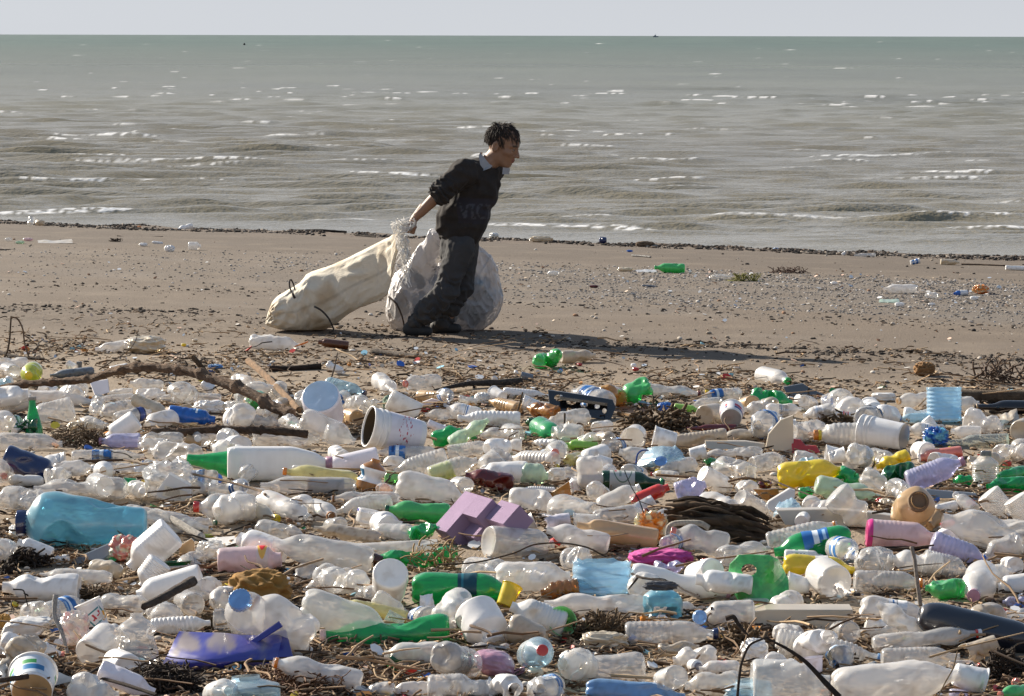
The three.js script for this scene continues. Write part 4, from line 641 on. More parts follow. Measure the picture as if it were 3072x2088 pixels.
// print for wrappers
function printed(w, h, draw, r = 0.4) { const c = document.createElement('canvas'); c.width = w; c.height = h; draw(c.getContext('2d'), w, h); const t = new THREE.CanvasTexture(c); t.colorSpace = THREE.SRGBColorSpace; t.magFilter = THREE.LinearFilter; return new THREE.MeshPhysicalMaterial({ map: t, vertexColors: true, roughness: r, side: THREE.DoubleSide }); }
const bands = (bg, list) => printed(128, 64, (c, w, h) => { c.fillStyle = bg; c.fillRect(0, 0, w, h); for (const [x, y, a, q, col] of list) { c.fillStyle = col; c.fillRect(x, y, a, q); } });
const LB = {
  blue: bands('#2f6fb5', [[0, 24, 128, 14, '#dfe9f2'], [20, 6, 40, 8, '#9fc4e6'], [80, 44, 36, 10, '#12407f']]), navy: bands('#1b2350', [[30, 10, 60, 40, '#3a4c8a']]), white: bands('#eeeceb', [[10, 14, 50, 6, '#4a78b0'], [10, 28, 80, 4, '#888'], [70, 40, 40, 10, '#c8d2e0']]),
  teal: bands('#0e4553', [[20, 12, 60, 8, '#23707f'], [70, 34, 40, 16, '#08303a']]), orange: bands('#efe6da', [[20, 8, 44, 48, '#e2892b'], [34, 20, 16, 26, '#b0391f'], [60, 30, 12, 20, '#40632a']]),
  heart: printed(128, 64, (c, w, h) => { c.fillStyle = '#e8cfc6'; c.fillRect(0, 0, w, h); c.fillStyle = '#f0b653'; c.beginPath(); c.ellipse(64, 32, 40, 30, 0, 0, 7); c.fill(); c.fillStyle = '#d31c22'; c.beginPath(); c.ellipse(64, 32, 26, 22, 0, 0, 7); c.fill(); }),
  beer: printed(256, 128, (c, w, h) => { c.fillStyle = '#b9bcb9'; c.fillRect(0, 0, w, h); c.strokeStyle = '#56705f'; c.lineWidth = 5; c.beginPath(); c.ellipse(128, 66, 60, 46, 0, 0, 7); c.stroke(); c.fillStyle = '#7d8f88'; c.fillRect(90, 48, 76, 12); c.fillStyle = '#a03030'; c.fillRect(116, 24, 22, 12); c.fillStyle = '#8a9690'; c.fillRect(100, 74, 56, 8); }),
  brownwhite: bands('#f2f0ee', [[64, 6, 52, 46, '#2b6a93'], [74, 16, 30, 22, '#cfe3ee']]), redtub: printed(256, 128, (c, w, h) => { c.fillStyle = '#e9e6e6'; c.fillRect(0, 0, w, h); for (let i = 0; i < 2; i++) { c.fillStyle = '#2d4a86'; c.fillRect(i * 128 + 10, 20, 100, 28); c.fillStyle = '#c33a52'; c.fillRect(i * 128 + 10, 52, 100, 34); c.fillStyle = '#f3f3f3'; c.fillRect(i * 128 + 24, 58, 56, 16); } }),
  green: bands('#e9efe8', [[10, 10, 108, 12, '#2f8a5c'], [20, 30, 70, 6, '#47789c'], [20, 44, 50, 6, '#777']]), tub: printed(256, 64, (c, w, h) => { c.fillStyle = '#dfe5ea'; c.fillRect(0, 0, w, h); for (let i = 0; i < 2; i++) { c.fillStyle = '#2a7db5'; c.fillRect(i * 128 + 10, 12, 84, 18); c.fillStyle = '#3b9a4e'; c.fillRect(i * 128 + 26, 34, 80, 14); } }),
  fruit: printed(256, 128, (c, w, h) => { c.fillStyle = '#efeae6'; c.fillRect(0, 0, w, h); for (let i = 0; i < 3; i++) { const x = i * 86; c.fillStyle = '#2f7f86'; c.save(); c.translate(x + 44, 70); c.rotate(-0.35); c.fillRect(-34, -34, 70, 62); c.fillStyle = '#f4f0ee'; c.fillRect(-28, -28, 58, 50); c.fillStyle = '#c52a37'; c.font = 'bold 48px sans-serif'; c.fillText('Fr', -24, 14); c.restore(); c.fillStyle = '#e6a51e'; c.fillRect(x + 4, 36, 14, 44); c.fillStyle = '#5a58a8'; c.fillRect(x + 20, 8, 22, 26); } }),
  carton: printed(128, 128, (c, w, h) => { c.fillStyle = '#e4dccb'; c.fillRect(0, 0, w, h); c.fillStyle = '#8d7a5e'; for (let i = 0; i < 8; i++) c.fillRect(14, 12 + i * 13, 70 + (i * 37 % 34), 5); c.fillStyle = '#5b5f96'; c.fillRect(92, 8, 28, 110); }),
  bluewhite: bands('#f0f0f2', [[40, 0, 14, 64, '#2b2f9a']]), redprint: bands('#f0ecea', [[20, 10, 70, 10, '#cc3038'], [30, 28, 50, 6, '#cc3038'], [20, 42, 84, 10, '#d2565c']]), splatter: printed(256, 256, (c, w, h) => { c.fillStyle = '#dedbe2'; c.fillRect(0, 0, w, h); const r = rng(4); c.fillStyle = '#b04a5a'; for (let i = 0; i < 160; i++) { const x = r() * w, y = h * (0.5 + 0.3 * (r() + r() - 1)), q = 1 + 3.5 * r() * r(); c.beginPath(); c.ellipse(x, y, q, q * 1.5, 0, 0, 7); c.fill(); } }),
};
// --- along the water and on the open beach ---
b('P', 'cup frost', 272, 100, 290, 50, 66, 'whitish cup standing in the wrack at the water edge', { c: .3 }); lu('P', 'paper_scrap', 'paper', 'cream', 318, 58, 402, 112, 'crumpled orange and cream wrapper at the water edge');
b('P', 'waist white', 1745, 112, 1615, 142, 48, 'white waisted bottle lying in the wrack by the sea'); b('P', 'milk milky', 1712, 296, 1824, 300, 74, 'small white squat bottle on the grey shingle', { crushed: .5 });
lu('P', 'paper_scrap', 'paper', 'white', 1490, 292, 1582, 348, 'bright white paper scrap on the grey shingle', { rough: .5 }); lu('P', 'paper_scrap', 'paper', 'pink', 210, 222, 296, 252, 'red and white wrapper scrap on the upper beach'); 
sh('P', 'cream', [[340, 250], [655, 240], [660, 272], [350, 268]], 'long cream plastic strip on the open beach', { lean: .2, bulge: .02 }); lu('P', 'paper_scrap', 'paper', 'palegreen', 140, 250, 220, 276, 'pale green wrapper beside a long cream strip'); lu('P', 'paper_scrap', 'paper', 'clear', 40, 222, 108, 252, 'clear plastic scrap at the edge of the shingle band');
b('P', 'capsule white', 1380, 262, 1480, 272, 24, 'slim white plastic tube near the squat bottle'); lu('P', 'paper_scrap', 'paper', 'white', 1260, 268, 1338, 300, 'thin white plastic piece on dark gravel'); lu('P', 'orange_scrap', 'plastic scrap', 'orange', 1248, 114, 1282, 130, 'small orange scrap in the wrack line');
ta('P', 'seaweed_clump', 'seaweed', 998, 228, 1110, 258, 'dark seaweed clump on smooth sand below the wrack', { n: 60 }); st('P', [[1062, 204], [1200, 220], [1480, 210]], 9, 6, 'thin dark stick lying on smooth sand near the sea'); st('P', [[-10, 330], [200, 325], [285, 285]], 12, 8, 'dark bent stick on the shingle at the frame edge');
lu('P', 'shell', 'shell', 'rust', 756, 1112, 792, 1144, 'round reddish shell on sand behind the driftwood', { rough: .12 }); lu('P', 'plastic_scrap', 'plastic scrap', 'yellow', 1645, 1180, 1690, 1210, 'small yellow lump on sand above the branch', { rough: .1 }); lu('P', 'pebble', 'pebble', 'cream', 1745, 1140, 1795, 1168, 'pale pebble on sand above the branch', { rough: .12 });
st('N', [[1340, 958], [1450, 954], [1572, 962]], 13, 10, 'black waterlogged log in the wrack line', { col: [0.03, 0.022, 0.018], cat: 'log', name: 'log' }); st('N', [[1610, 976], [1705, 984]], 7, 6, 'pale peeled stick below the black log', { col: [.5, .42, .32] }); lu('N', 'foam_lump', 'foam', 'foam', 2222, 965, 2262, 990, 'white foam lump at the water beyond the person');
lu('M', 'foam_lump', 'foam', 'cream', 80, 104, 185, 130, 'long cream lump of foam in the wrack line', { rough: .4 }); b('M', 'capsule navy', 395, 122, 430, 124, 32, 'dark blue plastic ball in the wrack line', { ratio: 1.1, c: .1 }); lu('M', 'stump', 'wood', 'mud', 565, 128, 645, 152, 'dark lumps of rotten wood in the wrack', { rough: .5 });
b('M', 'pet clear', 1650, 190, 1552, 190, 18, 'clear bottle lying in the wrack beside the sea'); b('M', 'milk cream', 1945, 220, 2030, 222, 26, 'cream bottle in the wrack by a long plank'); b('M', 'tube white', 2240, 246, 2340, 250, 20, 'white plastic pipe in the wrack', { ratio: 3 }); b('M', 'tub white', 1808, 225, 1850, 215, 24, 'white tub with a blue side in the wrack', { label: [.2, .8, LB.blue] });
st('M', [[2040, 230], [2140, 233], [2240, 237]], 8, 7, 'flat tan plank lying in the wrack', { col: [.35, .24, .16], name: 'plank', cat: 'plank' }); st('M', [[1850, 310], [1900, 324], [1985, 310], [2002, 298]], 5, 3, 'thin dark twig curving over the sand'); ta('M', 'seaweed_clump', 'seaweed', 1180, 246, 1330, 272, 'dark red seaweed clump on smooth sand', { mat: rough([.06, .025, .015]), n: 70 });
ta('M', 'beach_grass', 'plant', 990, 276, 1130, 308, 'low yellowish green plant on the shingle', { mat: rough([.2, .19, .05]), n: 90, up: 1.2 });
b('M', 'pet lightgreen', 784, 250, 650, 246, 44, 'bright green ribbed bottle lying on the open shingle', { cap: 'lightgreen', c: .1, ribs: [.3, .7, 8, .06] }); b('M', 'soda milky', 1835, 344, 1686, 342, 42, 'whitish bottle lying alone on the shingle band', { c: .2 }); b('M', 'shampoo blue', 2066, 360, 2006, 364, 24, 'small blue bottle with white side near an orange rag', { label: [.05, .6, LB.white] });
lu('M', 'rag', 'rag', 'orange', 2094, 326, 2166, 366, 'orange and cream rag on the shingle', { rough: .6, also: [.9, 2.2, 12] }); sh('M', 'palegreen', [[1668, 390], [1756, 388], [1760, 406], [1664, 404]], 'pale green flat plastic on the shingle', { lean: .1 }); lu('M', 'paper_scrap', 'paper', 'white', 1738, 404, 1782, 424, 'small white and blue wrapper beside pale green plastic'); lu('M', 'plastic_bag', 'bag', 'clear', 1876, 360, 1940, 388, 'crumpled clear bag on the shingle');
lu('M', 'plastic_bag', 'bag', 'frost', 160, 262, 216, 284, 'whitish crumpled bag on the dark shingle'); sh('M', 'frost', [[560, 256], [650, 254], [660, 268], [566, 266]], 'flat whitish plastic beside the lone green bottle', { lean: .12 }); st('M', [[545, 191], [590, 194], [630, 198]], 9, 8, 'short white stick on smooth sand', { col: [.62, .6, .56] }); lu('M', 'plastic_bag', 'bag', 'frost', 900, 278, 1000, 300, 'torn white film beside the low plant', { rough: .5 });
b('M', 'capsule slate', 590, 328, 650, 332, 10, 'thin grey plastic piece on the gravel'); lu('M', 'plastic_scrap', 'plastic scrap', 'maroon', 352, 326, 392, 338, 'dark red scrap on the gravel'); lu('M', 'plastic_scrap', 'plastic scrap', 'cream', 480, 246, 550, 264, 'cream and dark scrap on the gravel'); lu('M', 'plastic_scrap', 'plastic scrap', 'blue', 520, 166, 548, 176, 'small blue scrap below the wrack line'); lu('M', 'plastic_scrap', 'plastic scrap', 'sky', 1184, 156, 1212, 168, 'small light blue scrap in the wrack');
b('M', 'cup white', 1498, 188, 1514, 178, 16, 'tiny white cup in the wrack by the sea'); lu('M', 'paper_scrap', 'paper', 'white', 1890, 406, 1922, 418, 'small pale scrap below the crumpled clear bag'); lu('M', 'paper_scrap', 'paper', 'white', 2080, 376, 2118, 394, 'white scrap below the orange rag'); lu('M', 'paper_scrap', 'paper', 'white', 1448, 310, 1478, 324, 'white flake on the upper shingle');

// --- behind the driftwood branch ---
b('A', 'milk milky', 1200, 225, 866, 272, 100, 'milky flattened bottle lying against a cream bag', { c: .45 }); lu('A', 'plastic_bag', 'bag', 'cream', 1130, 158, 1490, 302, 'cream crumpled plastic bag on open sand', { rough: .4, deep: .09, mat: 'cream' });
b('A', 'waist yellowgreen', 305, 462, 262, 502, 176, 'yellow green bottle facing out with a yellow cap', { z: 1, cap: 'yellow', c: .15 }); b('A', 'soda milky', 250, 395, -60, 400, 105, 'milky crumpled bottle behind the yellow green one', { c: .7 }); b('A', 'pet clear', 130, 470, 20, 440, 128, 'clear bottle showing its base beside the yellow green one', { z: -1 });
b('A', 'soda slate', 850, 462, 455, 505, 78, 'long dark grey dirty bottle behind the branch', { c: .5, dirt: .8 }); b('A', 'cup milky', 690, 430, 620, 405, 76, 'small milky cup behind the driftwood branch'); b('A', 'shampoo white', 1000, 452, 1190, 415, 62, 'white bottle with pinkish top resting on the branch', { cap: 'pink' }); bo('A', 'slate', [[700, 380], [745, 380], [740, 430], [705, 425]], 'small black plastic piece beside the milky cup');
stick({ name: 'driftwood_branch', cat: 'branch', text: 'long curved grey-brown driftwood branch arching over the bottles', pts: [pt('A', -60, 640), pt('A', 160, 588), pt('A', 400, 568), pt('A', 640, 553), pt('A', 850, 528), pt('A', 1010, 474), pt('A', 1200, 432), pt('A', 1420, 432), pt('A', 1620, 450), pt('A', 1800, 488), pt('A', 1980, 552), pt('A', 2160, 610), pt('B', 0, 690), pt('B', 170, 790), pt('B', 330, 858)], w: [18, 33], lift: 0.05, bump: .26, knots: [.1, .19, .3, .42, .47, .6, .68, .8, .9], segs: 190, sides: 16, col: [.17, .108, .068], twigs: [[.26, 18, -12, 12], [.55, 10, 34, 6], [.42, -4, 20, 5], [.63, -10, -22, 8], [.78, 14, 16, 16], [.9, 20, 24, 12]] });
stick({ name: 'driftwood_log', cat: 'log', text: 'straight dark driftwood log lying below the curved branch', pts: [pt('A', 1370, 1012), pt('A', 1650, 1016), pt('A', 1980, 990), pt('A', 2300, 1000), pt('B', 200, 1005), pt('B', 470, 1040)], w: [21, 24], lift: .05, bump: .24, knots: [.18, .42, .7], segs: 90, sides: 14, col: [.13, .085, .058], twigs: [[.42, 6, 16, 16]] });
st('A', [[1745, 330], [1800, 390], [1852, 455]], 46, 52, 'broken stub of wood sticking up behind the branch', { stand: 1, col: [.2, .13, .07] });
st('B', [[-70, 372], [60, 480], [220, 640], [390, 815]], 62, 52, 'peeled tan pole leaning with a pale cut end', { col: [.36, .22, .12], lift: .05, bump: .08, segs: 40 });
lu('A', 'rope_tangle', 'rope', 'sky', 1890, 405, 2015, 440, 'tangled light blue rope on the sand', { rough: .7, deep: .03 }); b('A', 'soda clear', 2140, 545, 2300, 585, 132, 'clear round bottle with pink mark near the pole', { c: .3 }); b('A', 'cup white', 1840, 570, 1930, 640, 100, 'white tapered cup under the driftwood branch', { z: 1 }); b('A', 'milk frost', 1206, 655, 988, 660, 70, 'small whitish bottle lying in the twig litter', { c: .3 });
bo('A', 'lilac', [[800, 580], [955, 560], [985, 655], [870, 690]], 'pale torn carton flap under the branch', { lean: .1 }); b('A', 'soda frost', 1480, 600, 1180, 570, 96, 'whitish crushed bottle in the twigs under the branch', { c: .8 });
b('A', 'soda milky', -20, 690, 880, 750, 150, 'long milky bottle just below the driftwood branch', { c: .7 }); b('A', 'milk milky', 300, 735, -60, 810, 140, 'milky bottle with an orange label at the frame edge', { label: [.1, .8, LB.orange], c: .3 }); b('A', 'pet clear', 665, 800, 250, 900, 215, 'large clear ribbed bottle showing its round base', { z: 0, c: .25, ribs: [.1, .6, 6, .05] });
b('A', 'cone green', 310, 1045, 292, 712, 165, 'green bottle standing upright with a grey cap', { cap: 'grey', z: 0, c: .05, d2: 1 }); b('A', 'soda darkgreen', 340, 965, 40, 965, 175, 'crushed green bottle with a silver label', { c: .9, q: .2, label: [.25, .75, LB.white] });
b('A', 'pet cream', 1225, 718, 1530, 860, 125, 'cream ribbed bottle pointing down the slope', { c: .15, ribs: [.08, .6, 8, .08] }); b('A', 'pet clear', 1210, 718, 870, 745, 108, 'clear bottle with a faded red cap near the cream ribbed one', { cap: 'salmon', c: .3 }); b('A', 'waist clear', 900, 720, 860, 850, 120, 'crushed clear waisted bottle, upended', { c: .6, z: 1 }); b('A', 'soda clear', 1180, 800, 920, 850, 155, 'clear crumpled soda bottle under the cream ribbed one', { c: .6 });
b('A', 'soda clear', 1045, 905, 1370, 830, 130, 'clear bottle with a navy label, leaning', { c: .35, label: [.58, .78, LB.navy] }); b('A', 'shampoo white', 1240, 900, 985, 1075, 190, 'smooth opaque white bottle leaning down to the sand', { c: .05, dirt: .1, z: 0 }); b('A', 'milk milky', 1550, 905, 1340, 960, 190, 'milky round bottle beside the smooth white one', { c: .3 });
b('A', 'shampoo blue', 1530, 850, 1950, 915, 155, 'bright blue bottle lying on its side', { c: .35, ribs: [.2, .5, 2, .05], label: [.5, .7, LB.blue, .2, .6] }); b('A', 'pet clear', 2010, 728, 1425, 705, 112, 'long clear ribbed bottle above the bright blue one', { c: .3, ribs: [.1, .65, 9, .06] }); b('A', 'dish cream', 1660, 975, 1660, 930, 270, 'cream shallow dish half hidden by the log', { z: 0, ratio: .15 });
b('A', 'pet white', 2205, 800, 2235, 985, 185, 'white ribbed bottle standing beside the log', { c: .25, z: 0 }); lu('A', 'plastic_scrap', 'plastic scrap', 'white', 1760, 735, 2030, 850, 'crumpled white tub pieces beside the blue bottle', { rough: .6 }); bo('A', 'cream', [[1550, 800], [1720, 760], [1760, 800], [1590, 850]], 'cream card resting on the blue bottle');
b('A', 'milk lavender', 1275, 1092, 912, 1100, 130, 'lilac white bottle with a dull pink cap', { cap: 'mauve', c: .2 }); b('A', 'soda clear', 1660, 1105, 1255, 1090, 150, 'clear crumpled bottle below the straight log', { c: .75 }); b('A', 'cup tan', 1830, 1120, 1690, 1090, 110, 'peach coloured cup among clear bottles', { c: .2 }); b('A', 'soda clear', -30, 1110, 565, 1125, 165, 'large clear bottle at the frame edge beside dry weed', { c: .6 });
lu('A', 'paper_scrap', 'paper', 'cream', 615, 925, 860, 1032, 'crumpled cream paper in the dry weed', { rough: .6 }); b('A', 'soda frost', 960, 960, 720, 900, 90, 'flattened whitish bottle lying in dry weed', { c: .9, q: .5 }); ta('A', 'dry_weed', 'dry weed', 420, 960, 940, 1150, 'dry brown weed beside the upright green bottle', { mat: weedMat2, n: 260, up: .9, len: .4, thick: .0022 });
st('A', [[100, -20], [88, 160], [70, 270], [38, 345]], 16, 20, 'weathered bare stick standing at the frame edge', { stand: 1, col: [.2, .14, .09] }); st('A', [[95, -30], [160, -10], [205, 80], [225, 220], [270, 360]], 16, 14, 'bent pale twig arching over the frame-edge bottles', { stand: 1, col: [.33, .22, .14], twigs: [[.6, 60, 70, 4]] }); st('A', [[1256, 85], [1230, 190], [1150, 290], [900, 450]], 6, 12, 'thin forked twig in front of the cream bag', { stand: 1, col: [.2, .14, .1] }); st('A', [[-20, 290], [120, 330], [400, 355]], 40, 26, 'dark flat stick behind the milky crumpled bottle', { col: [.07, .05, .04] });

// --- middle of the upper edge ---
b('B', 'soda milky', -40, 185, 400, 240, 150, 'milky crumpled bottle with an orange carrying handle', { c: .6, handle: 'orange', hs: 1.6, hz: .6 }); b('B', 'shampoo brown', 840, 232, 565, 200, 78, 'clear bottle half full of brown mud', { c: .2, dirt: .9 }); st('B', [[1060, 285], [1270, 315], [1470, 332]], 62, 46, 'grey flat driftwood board on the sand', { col: [.17, .14, .115], name: 'driftwood_board', cat: 'wood' }); st('B', [[118, 442], [330, 440], [590, 420]], 58, 56, 'dark brown rotten log with a yellow streak', { col: [.07, .04, .025], name: 'rotten_log', cat: 'log' });
b('B', 'shampoo white', 650, 400, 805, 482, 68, 'small white squashed tube with an open end', { c: .6, z: 1 }); st('B', [[742, 295], [715, 420], [668, 580]], 10, 18, 'thin grey stick stuck upright behind the milky canister', { stand: 1, col: [.25, .2, .16] }); b('B', 'pet paleblue', 650, 575, 985, 665, 118, 'pale blue crushed bottle with a navy cap', { cap: 'navy', c: .6 });
b('B', 'canister lilac', 585, 690, 640, 930, 345, 'big milky white canister showing its round base', { z: -1, lift: 0, bottom: 'paleblue', c: .12, dirt: .15, ratio: 1.3 }); b('B', 'soda clear', 420, 890, 900, 1110, 215, 'large clear soda bottle leaning in front of the canister', { c: .3, z: 0 });
b('B', 'bucket white', 1500, 1070, 1020, 965, 365, 'white bucket on its side, muddy inside, red paint spots', { z: 1, ratio: 1.42, c: .02, dirt: .25, label: [.1, .68, LB.splatter], inside: 1 });
b('B', 'soda clear', 1205, 1045, 1360, 1140, 165, 'small clear bottle in front of the fallen bucket', { z: -1, c: .1 }); b('B', 'waist milky', 1110, 540, 1250, 655, 160, 'milky waisted bottle on sand behind the bucket', { z: 1, c: .1 }); b('B', 'waist clear', 1650, 560, 1340, 580, 148, 'clear round bottle with a reddish neck ring', { c: .15, collar: 'salmon' });
stick({ name: 'driftwood_branch', cat: 'branch', text: 'dark pointed driftwood branch with a short spike', pts: [pt('B', 1620, 640), pt('B', 1800, 600), pt('B', 1960, 575), pt('B', 2200, 570), pt('C', 80, 560)], w: [8, 27], bump: .12, segs: 50, sides: 12, col: [.1, .08, .066], twigs: [[.5, 2, 24, 14]] });
b('B', 'pet tan', 1480, 690, 1760, 705, 110, 'tan ribbed bottle lying beside a white tile', { c: .15, ribs: [.3, .75, 5, .08] }); bo('B', 'lilac', [[1420, 780], [1600, 712], [1662, 728], [1490, 795]], 'white rectangular tile tilted in the litter', { thick: .02 }); b('B', 'half milky', 1205, 715, 1480, 850, 185, 'open milky cup end with green cloth inside', { z: -1, c: .2 }); lu('B', 'cloth', 'cloth', 'mint', 1150, 690, 1315, 832, 'sage green cloth stuffed in a milky bottle end', { rough: .4, mat: rough([.2, .27, .2], .95, { vertexColors: true }) });
b('B', 'soda frost', 1100, 760, 930, 810, 90, 'cream white crumpled bottle behind the bucket rim', { c: .8 }); b('B', 'soda clear', 1840, 870, 1535, 860, 108, 'small clear bottle behind the bucket', { c: .4 }); b('B', 'cup frost', 2010, 745, 1840, 720, 76, 'flattened whitish cup beside a foam lump', { c: .6, q: .3 }); lu('B', 'foam_lump', 'foam', 'foam', 1985, 662, 2125, 770, 'porous white foam lump in the litter', { rough: .3, fq: 3 }); b('B', 'cup white', 2240, 700, 2150, 660, 130, 'white cup tipped beside the foam lump', { c: .1 });
b('B', 'pet tan', 2390, 805, 2125, 738, 118, 'amber ribbed bottle near the black crate', { c: .1, ribs: [.3, .8, 6, .1] }); b('B', 'pet white', 2400, 905, 1845, 890, 148, 'long white ribbed bottle behind the pale flattened one', { c: .15, cap: 'white', ribs: [.1, .85, 11, .08] }); b('B', 'waist palegreen', 1760, 1130, 2110, 905, 125, 'pale green flattened bottle leaning upwards', { q: .5, c: .5, z: 0 }); b('B', 'soda green', 1610, 1100, 1860, 1000, 150, 'emerald bottle behind the pale flattened one', { c: .6, z: 0 });
b('B', 'soda clear', 2390, 1050, 2035, 1040, 130, 'clear crumpled bottle right of the pale green one', { c: .6 }); lu('B', 'plastic_scrap', 'plastic scrap', 'red', 1480, 800, 1580, 838, 'red plastic scrap behind the bucket'); b('B', 'soda clear', -20, 1060, 570, 1090, 175, 'clear crumpled bottle below the peeled pole', { c: .8 }); sh('B', 'clear', [[640, 935], [700, 960], [760, 1110], [600, 1110]], 'torn clear plastic shard pointing up', { lean: .02, c: .7 }); b('B', 'half clear', 30, 830, 170, 860, 118, 'clear cut bottle open toward the viewer', { z: 1, c: .4 }); b('B', 'milk tan', 920, 890, 770, 860, 140, 'tan clear bottle between canister and bucket', { c: .4, z: -1 });
lu('B', 'plastic_scrap', 'plastic scrap', 'lightgreen', 285, 925, 370, 975, 'small light green scrap under the clear soda bottle'); b('B', 'tube lilac', 1560, 935, 1740, 1010, 70, 'white pipe beyond the bucket bottom', { ratio: 2.5 });

// --- upper edge, centre right ---
b('C', 'soda lightgreen', 245, 385, 330, 340, 125, 'bright green crushed bottle end on open sand', { c: .9 }); b('C', 'waist lightgreen', 350, 380, 420, 290, 110, 'bright green bottle neck turned upward beside a tan bottle', { c: .7, z: 1 }); b('C', 'waist tan', 445, 338, 755, 322, 112, 'tan waisted bottle lying on open sand', { c: .3, mat: 'dirty' }); lu('C', 'plastic_scrap', 'plastic scrap', 'red', 585, 392, 640, 420, 'red scrap under the tan waisted bottle'); lu('C', 'plastic_scrap', 'plastic scrap', 'red', 1092, 432, 1155, 465, 'red scrap beside a white shell on sand'); lu('C', 'shell', 'shell', 'white', 1078, 394, 1130, 436, 'white shell beside a red scrap', { rough: .1 });
b('C', 'cup sky', 190, 525, 80, 505, 78, 'blue grey cup behind the dark branch', { c: .2, mat: 'slate' }); b('C', 'pet white', -80, 655, 330, 690, 92, 'long white bottle beside the black crate', { c: .1, ribs: null });
bo('C', 'black', [[330, 658], [620, 695], [912, 738], [940, 800], [890, 905], [700, 880], [480, 850], [345, 790]], 'black slotted crate wall, broken and half buried', { name: 'crate_panel', cat: 'crate', thick: .012, lean: .1, dirt: .1, hole: [[430, 722, 46, 28], [540, 752, 46, 30], [655, 778, 36, 26], [775, 792, 24, 22], [520, 822, 30, 18], [640, 846, 30, 16], [840, 830, 20, 24]], more: [(root, S) => { const g = new THREE.BoxGeometry(0.2, 0.012, 0.09); g.rotateZ(-0.13); g.translate(-0.0, 0.075, -0.06); g.setAttribute('color', new THREE.Float32BufferAttribute(new Float32Array(72).fill(1), 3)); part('rim', g, m3('black'), root); }] });
b('C', 'soda amber', 410, 845, 150, 800, 135, 'amber crushed bottle with a torn end', { c: .7, dirt: .3 }); b('C', 'soda clear', 210, 790, 460, 800, 100, 'clear bottle behind the amber crushed one', { c: .4 }); b('C', 'soda green', 235, 965, 400, 1060, 205, 'emerald bottle facing out with a white cap', { z: 1, cap: 'white', c: .08, dirt: .1 }); b('C', 'soda frost', 680, 875, 300, 945, 150, 'dusty whitish crushed bottle behind the emerald one', { c: .85, dirt: .6 }); b('C', 'waist milky', 765, 978, 905, 965, 125, 'milky waisted bottle showing its base on bare litter', { z: -1, c: .1 });
b('C', 'tub milky', 1130, 1035, 1095, 1085, 225, 'open milky tub tipped toward the viewer', { z: 1, c: .05, ratio: .8 }); b('C', 'pet dirty', 1950, 1045, 1340, 1130, 130, 'long tan ribbed bottle beside the cream board', { c: .3, ribs: [.1, .65, 10, .08], z: 0 }); b('C', 'soda dirty', 2290, 1040, 1890, 1090, 150, 'dirty pinkish bottle above the grey plank', { c: .5, dirt: .7 }); b('C', 'wine maroon', 2040, 982, 1585, 985, 72, 'dark red bottle lying below the printed tub', { c: .05 });
b('C', 'soda gold', 850, 665, 1010, 720, 165, 'gold and tan crushed bottle end by the black crate', { c: .6, z: -1 }); b('C', 'soda lightgreen', 1250, 590, 980, 720, 185, 'bright green flattened bottle leaning on a whitish one', { q: .45, c: .5, z: 0 }); b('C', 'waist frost', 1175, 640, 1700, 672, 125, 'whitish flattened bottle with a dark red cap', { cap: 'maroon', c: .4, q: .2 }); b('C', 'pet clear', 2070, 665, 1725, 690, 108, 'clear ribbed bottle with a blue label', { label: [.5, .8, LB.blue], c: .15, ribs: [.05, .5, 6, .1] });
lu('C', 'brush_head', 'brush', 'blue', 1318, 752, 1466, 832, 'fuzzy dark blue brush head in twig litter', { rough: .25, fq: 5 }); b('C', 'shampoo lime', 1478, 795, 1690, 822, 82, 'lime green bottle lying in twig litter', { c: .05, dirt: .1 }); b('C', 'soda clear', 1900, 755, 1640, 775, 110, 'clear bottle behind the printed tub', { c: .4 }); b('C', 'shampoo dirty', 1745, 868, 1890, 845, 190, 'beige bottle showing its base beside the printed tub', { z: -1, c: .1, ratio: 1.6 }); b('C', 'tub white', 1990, 892, 1995, 820, 225, 'white printed tub with its grey base outward', { z: -1, ratio: .75, c: .02, label: [.1, .9, LB.redtub], bottom: 'grey' });
b('C', 'soda frost', 2390, 800, 2110, 812, 145, 'whitish bottle beyond the printed tub', { c: .4 }); st('C', [[965, 848], [1060, 875], [1155, 905]], 42, 40, 'short orange brown stick in twig litter', { col: [.42, .24, .1] }); lu('C', 'paper_scrap', 'paper', 'lavender', 728, 1045, 798, 1112, 'small blue and white wrapper in the litter'); b('C', 'soda lime', 780, 1105, 480, 1140, 90, 'lime clear bottle below the emerald one', { c: .3 }); b('C', 'soda palegreen', 600, 1085, 420, 1090, 70, 'pale green clear scrap of bottle by the lime one', { c: .5 }); b('C', 'pet white', 400, 1120, 180, 1110, 76, 'white ringed bottle neck beside the lime bottle', { c: .1, ribs: [.2, .9, 4, .12] });
b('C', 'soda clear', 70, 1040, -80, 1000, 150, 'clear round bottle base beside the emerald bottle', { z: -1 }); b('C', 'soda darkgreen', 240, 925, 120, 930, 76, 'dark green bottle piece behind the emerald one', { c: .5 }); st('C', [[96, 655], [60, 800], [-20, 955]], 14, 22, 'thin brown stick leaning beside the amber bottle', { stand: 1 }); st('C', [[365, 665], [440, 625], [512, 585]], 18, 14, 'thin tan stick poking out behind the crate', { col: [.3, .2, .12], stand: 1 }); st('C', [[480, 845], [478, 950], [470, 1030]], 18, 16, 'upright twig in front of the dusty bottle', { stand: 1 });
ta('C', 'twig_heap', 'twigs', 1000, 760, 1700, 1000, 'heap of broken twigs around the blue brush', { mat: weedMat2, n: 260, len: .25, thick: .006, curl: .3, up: .5 });

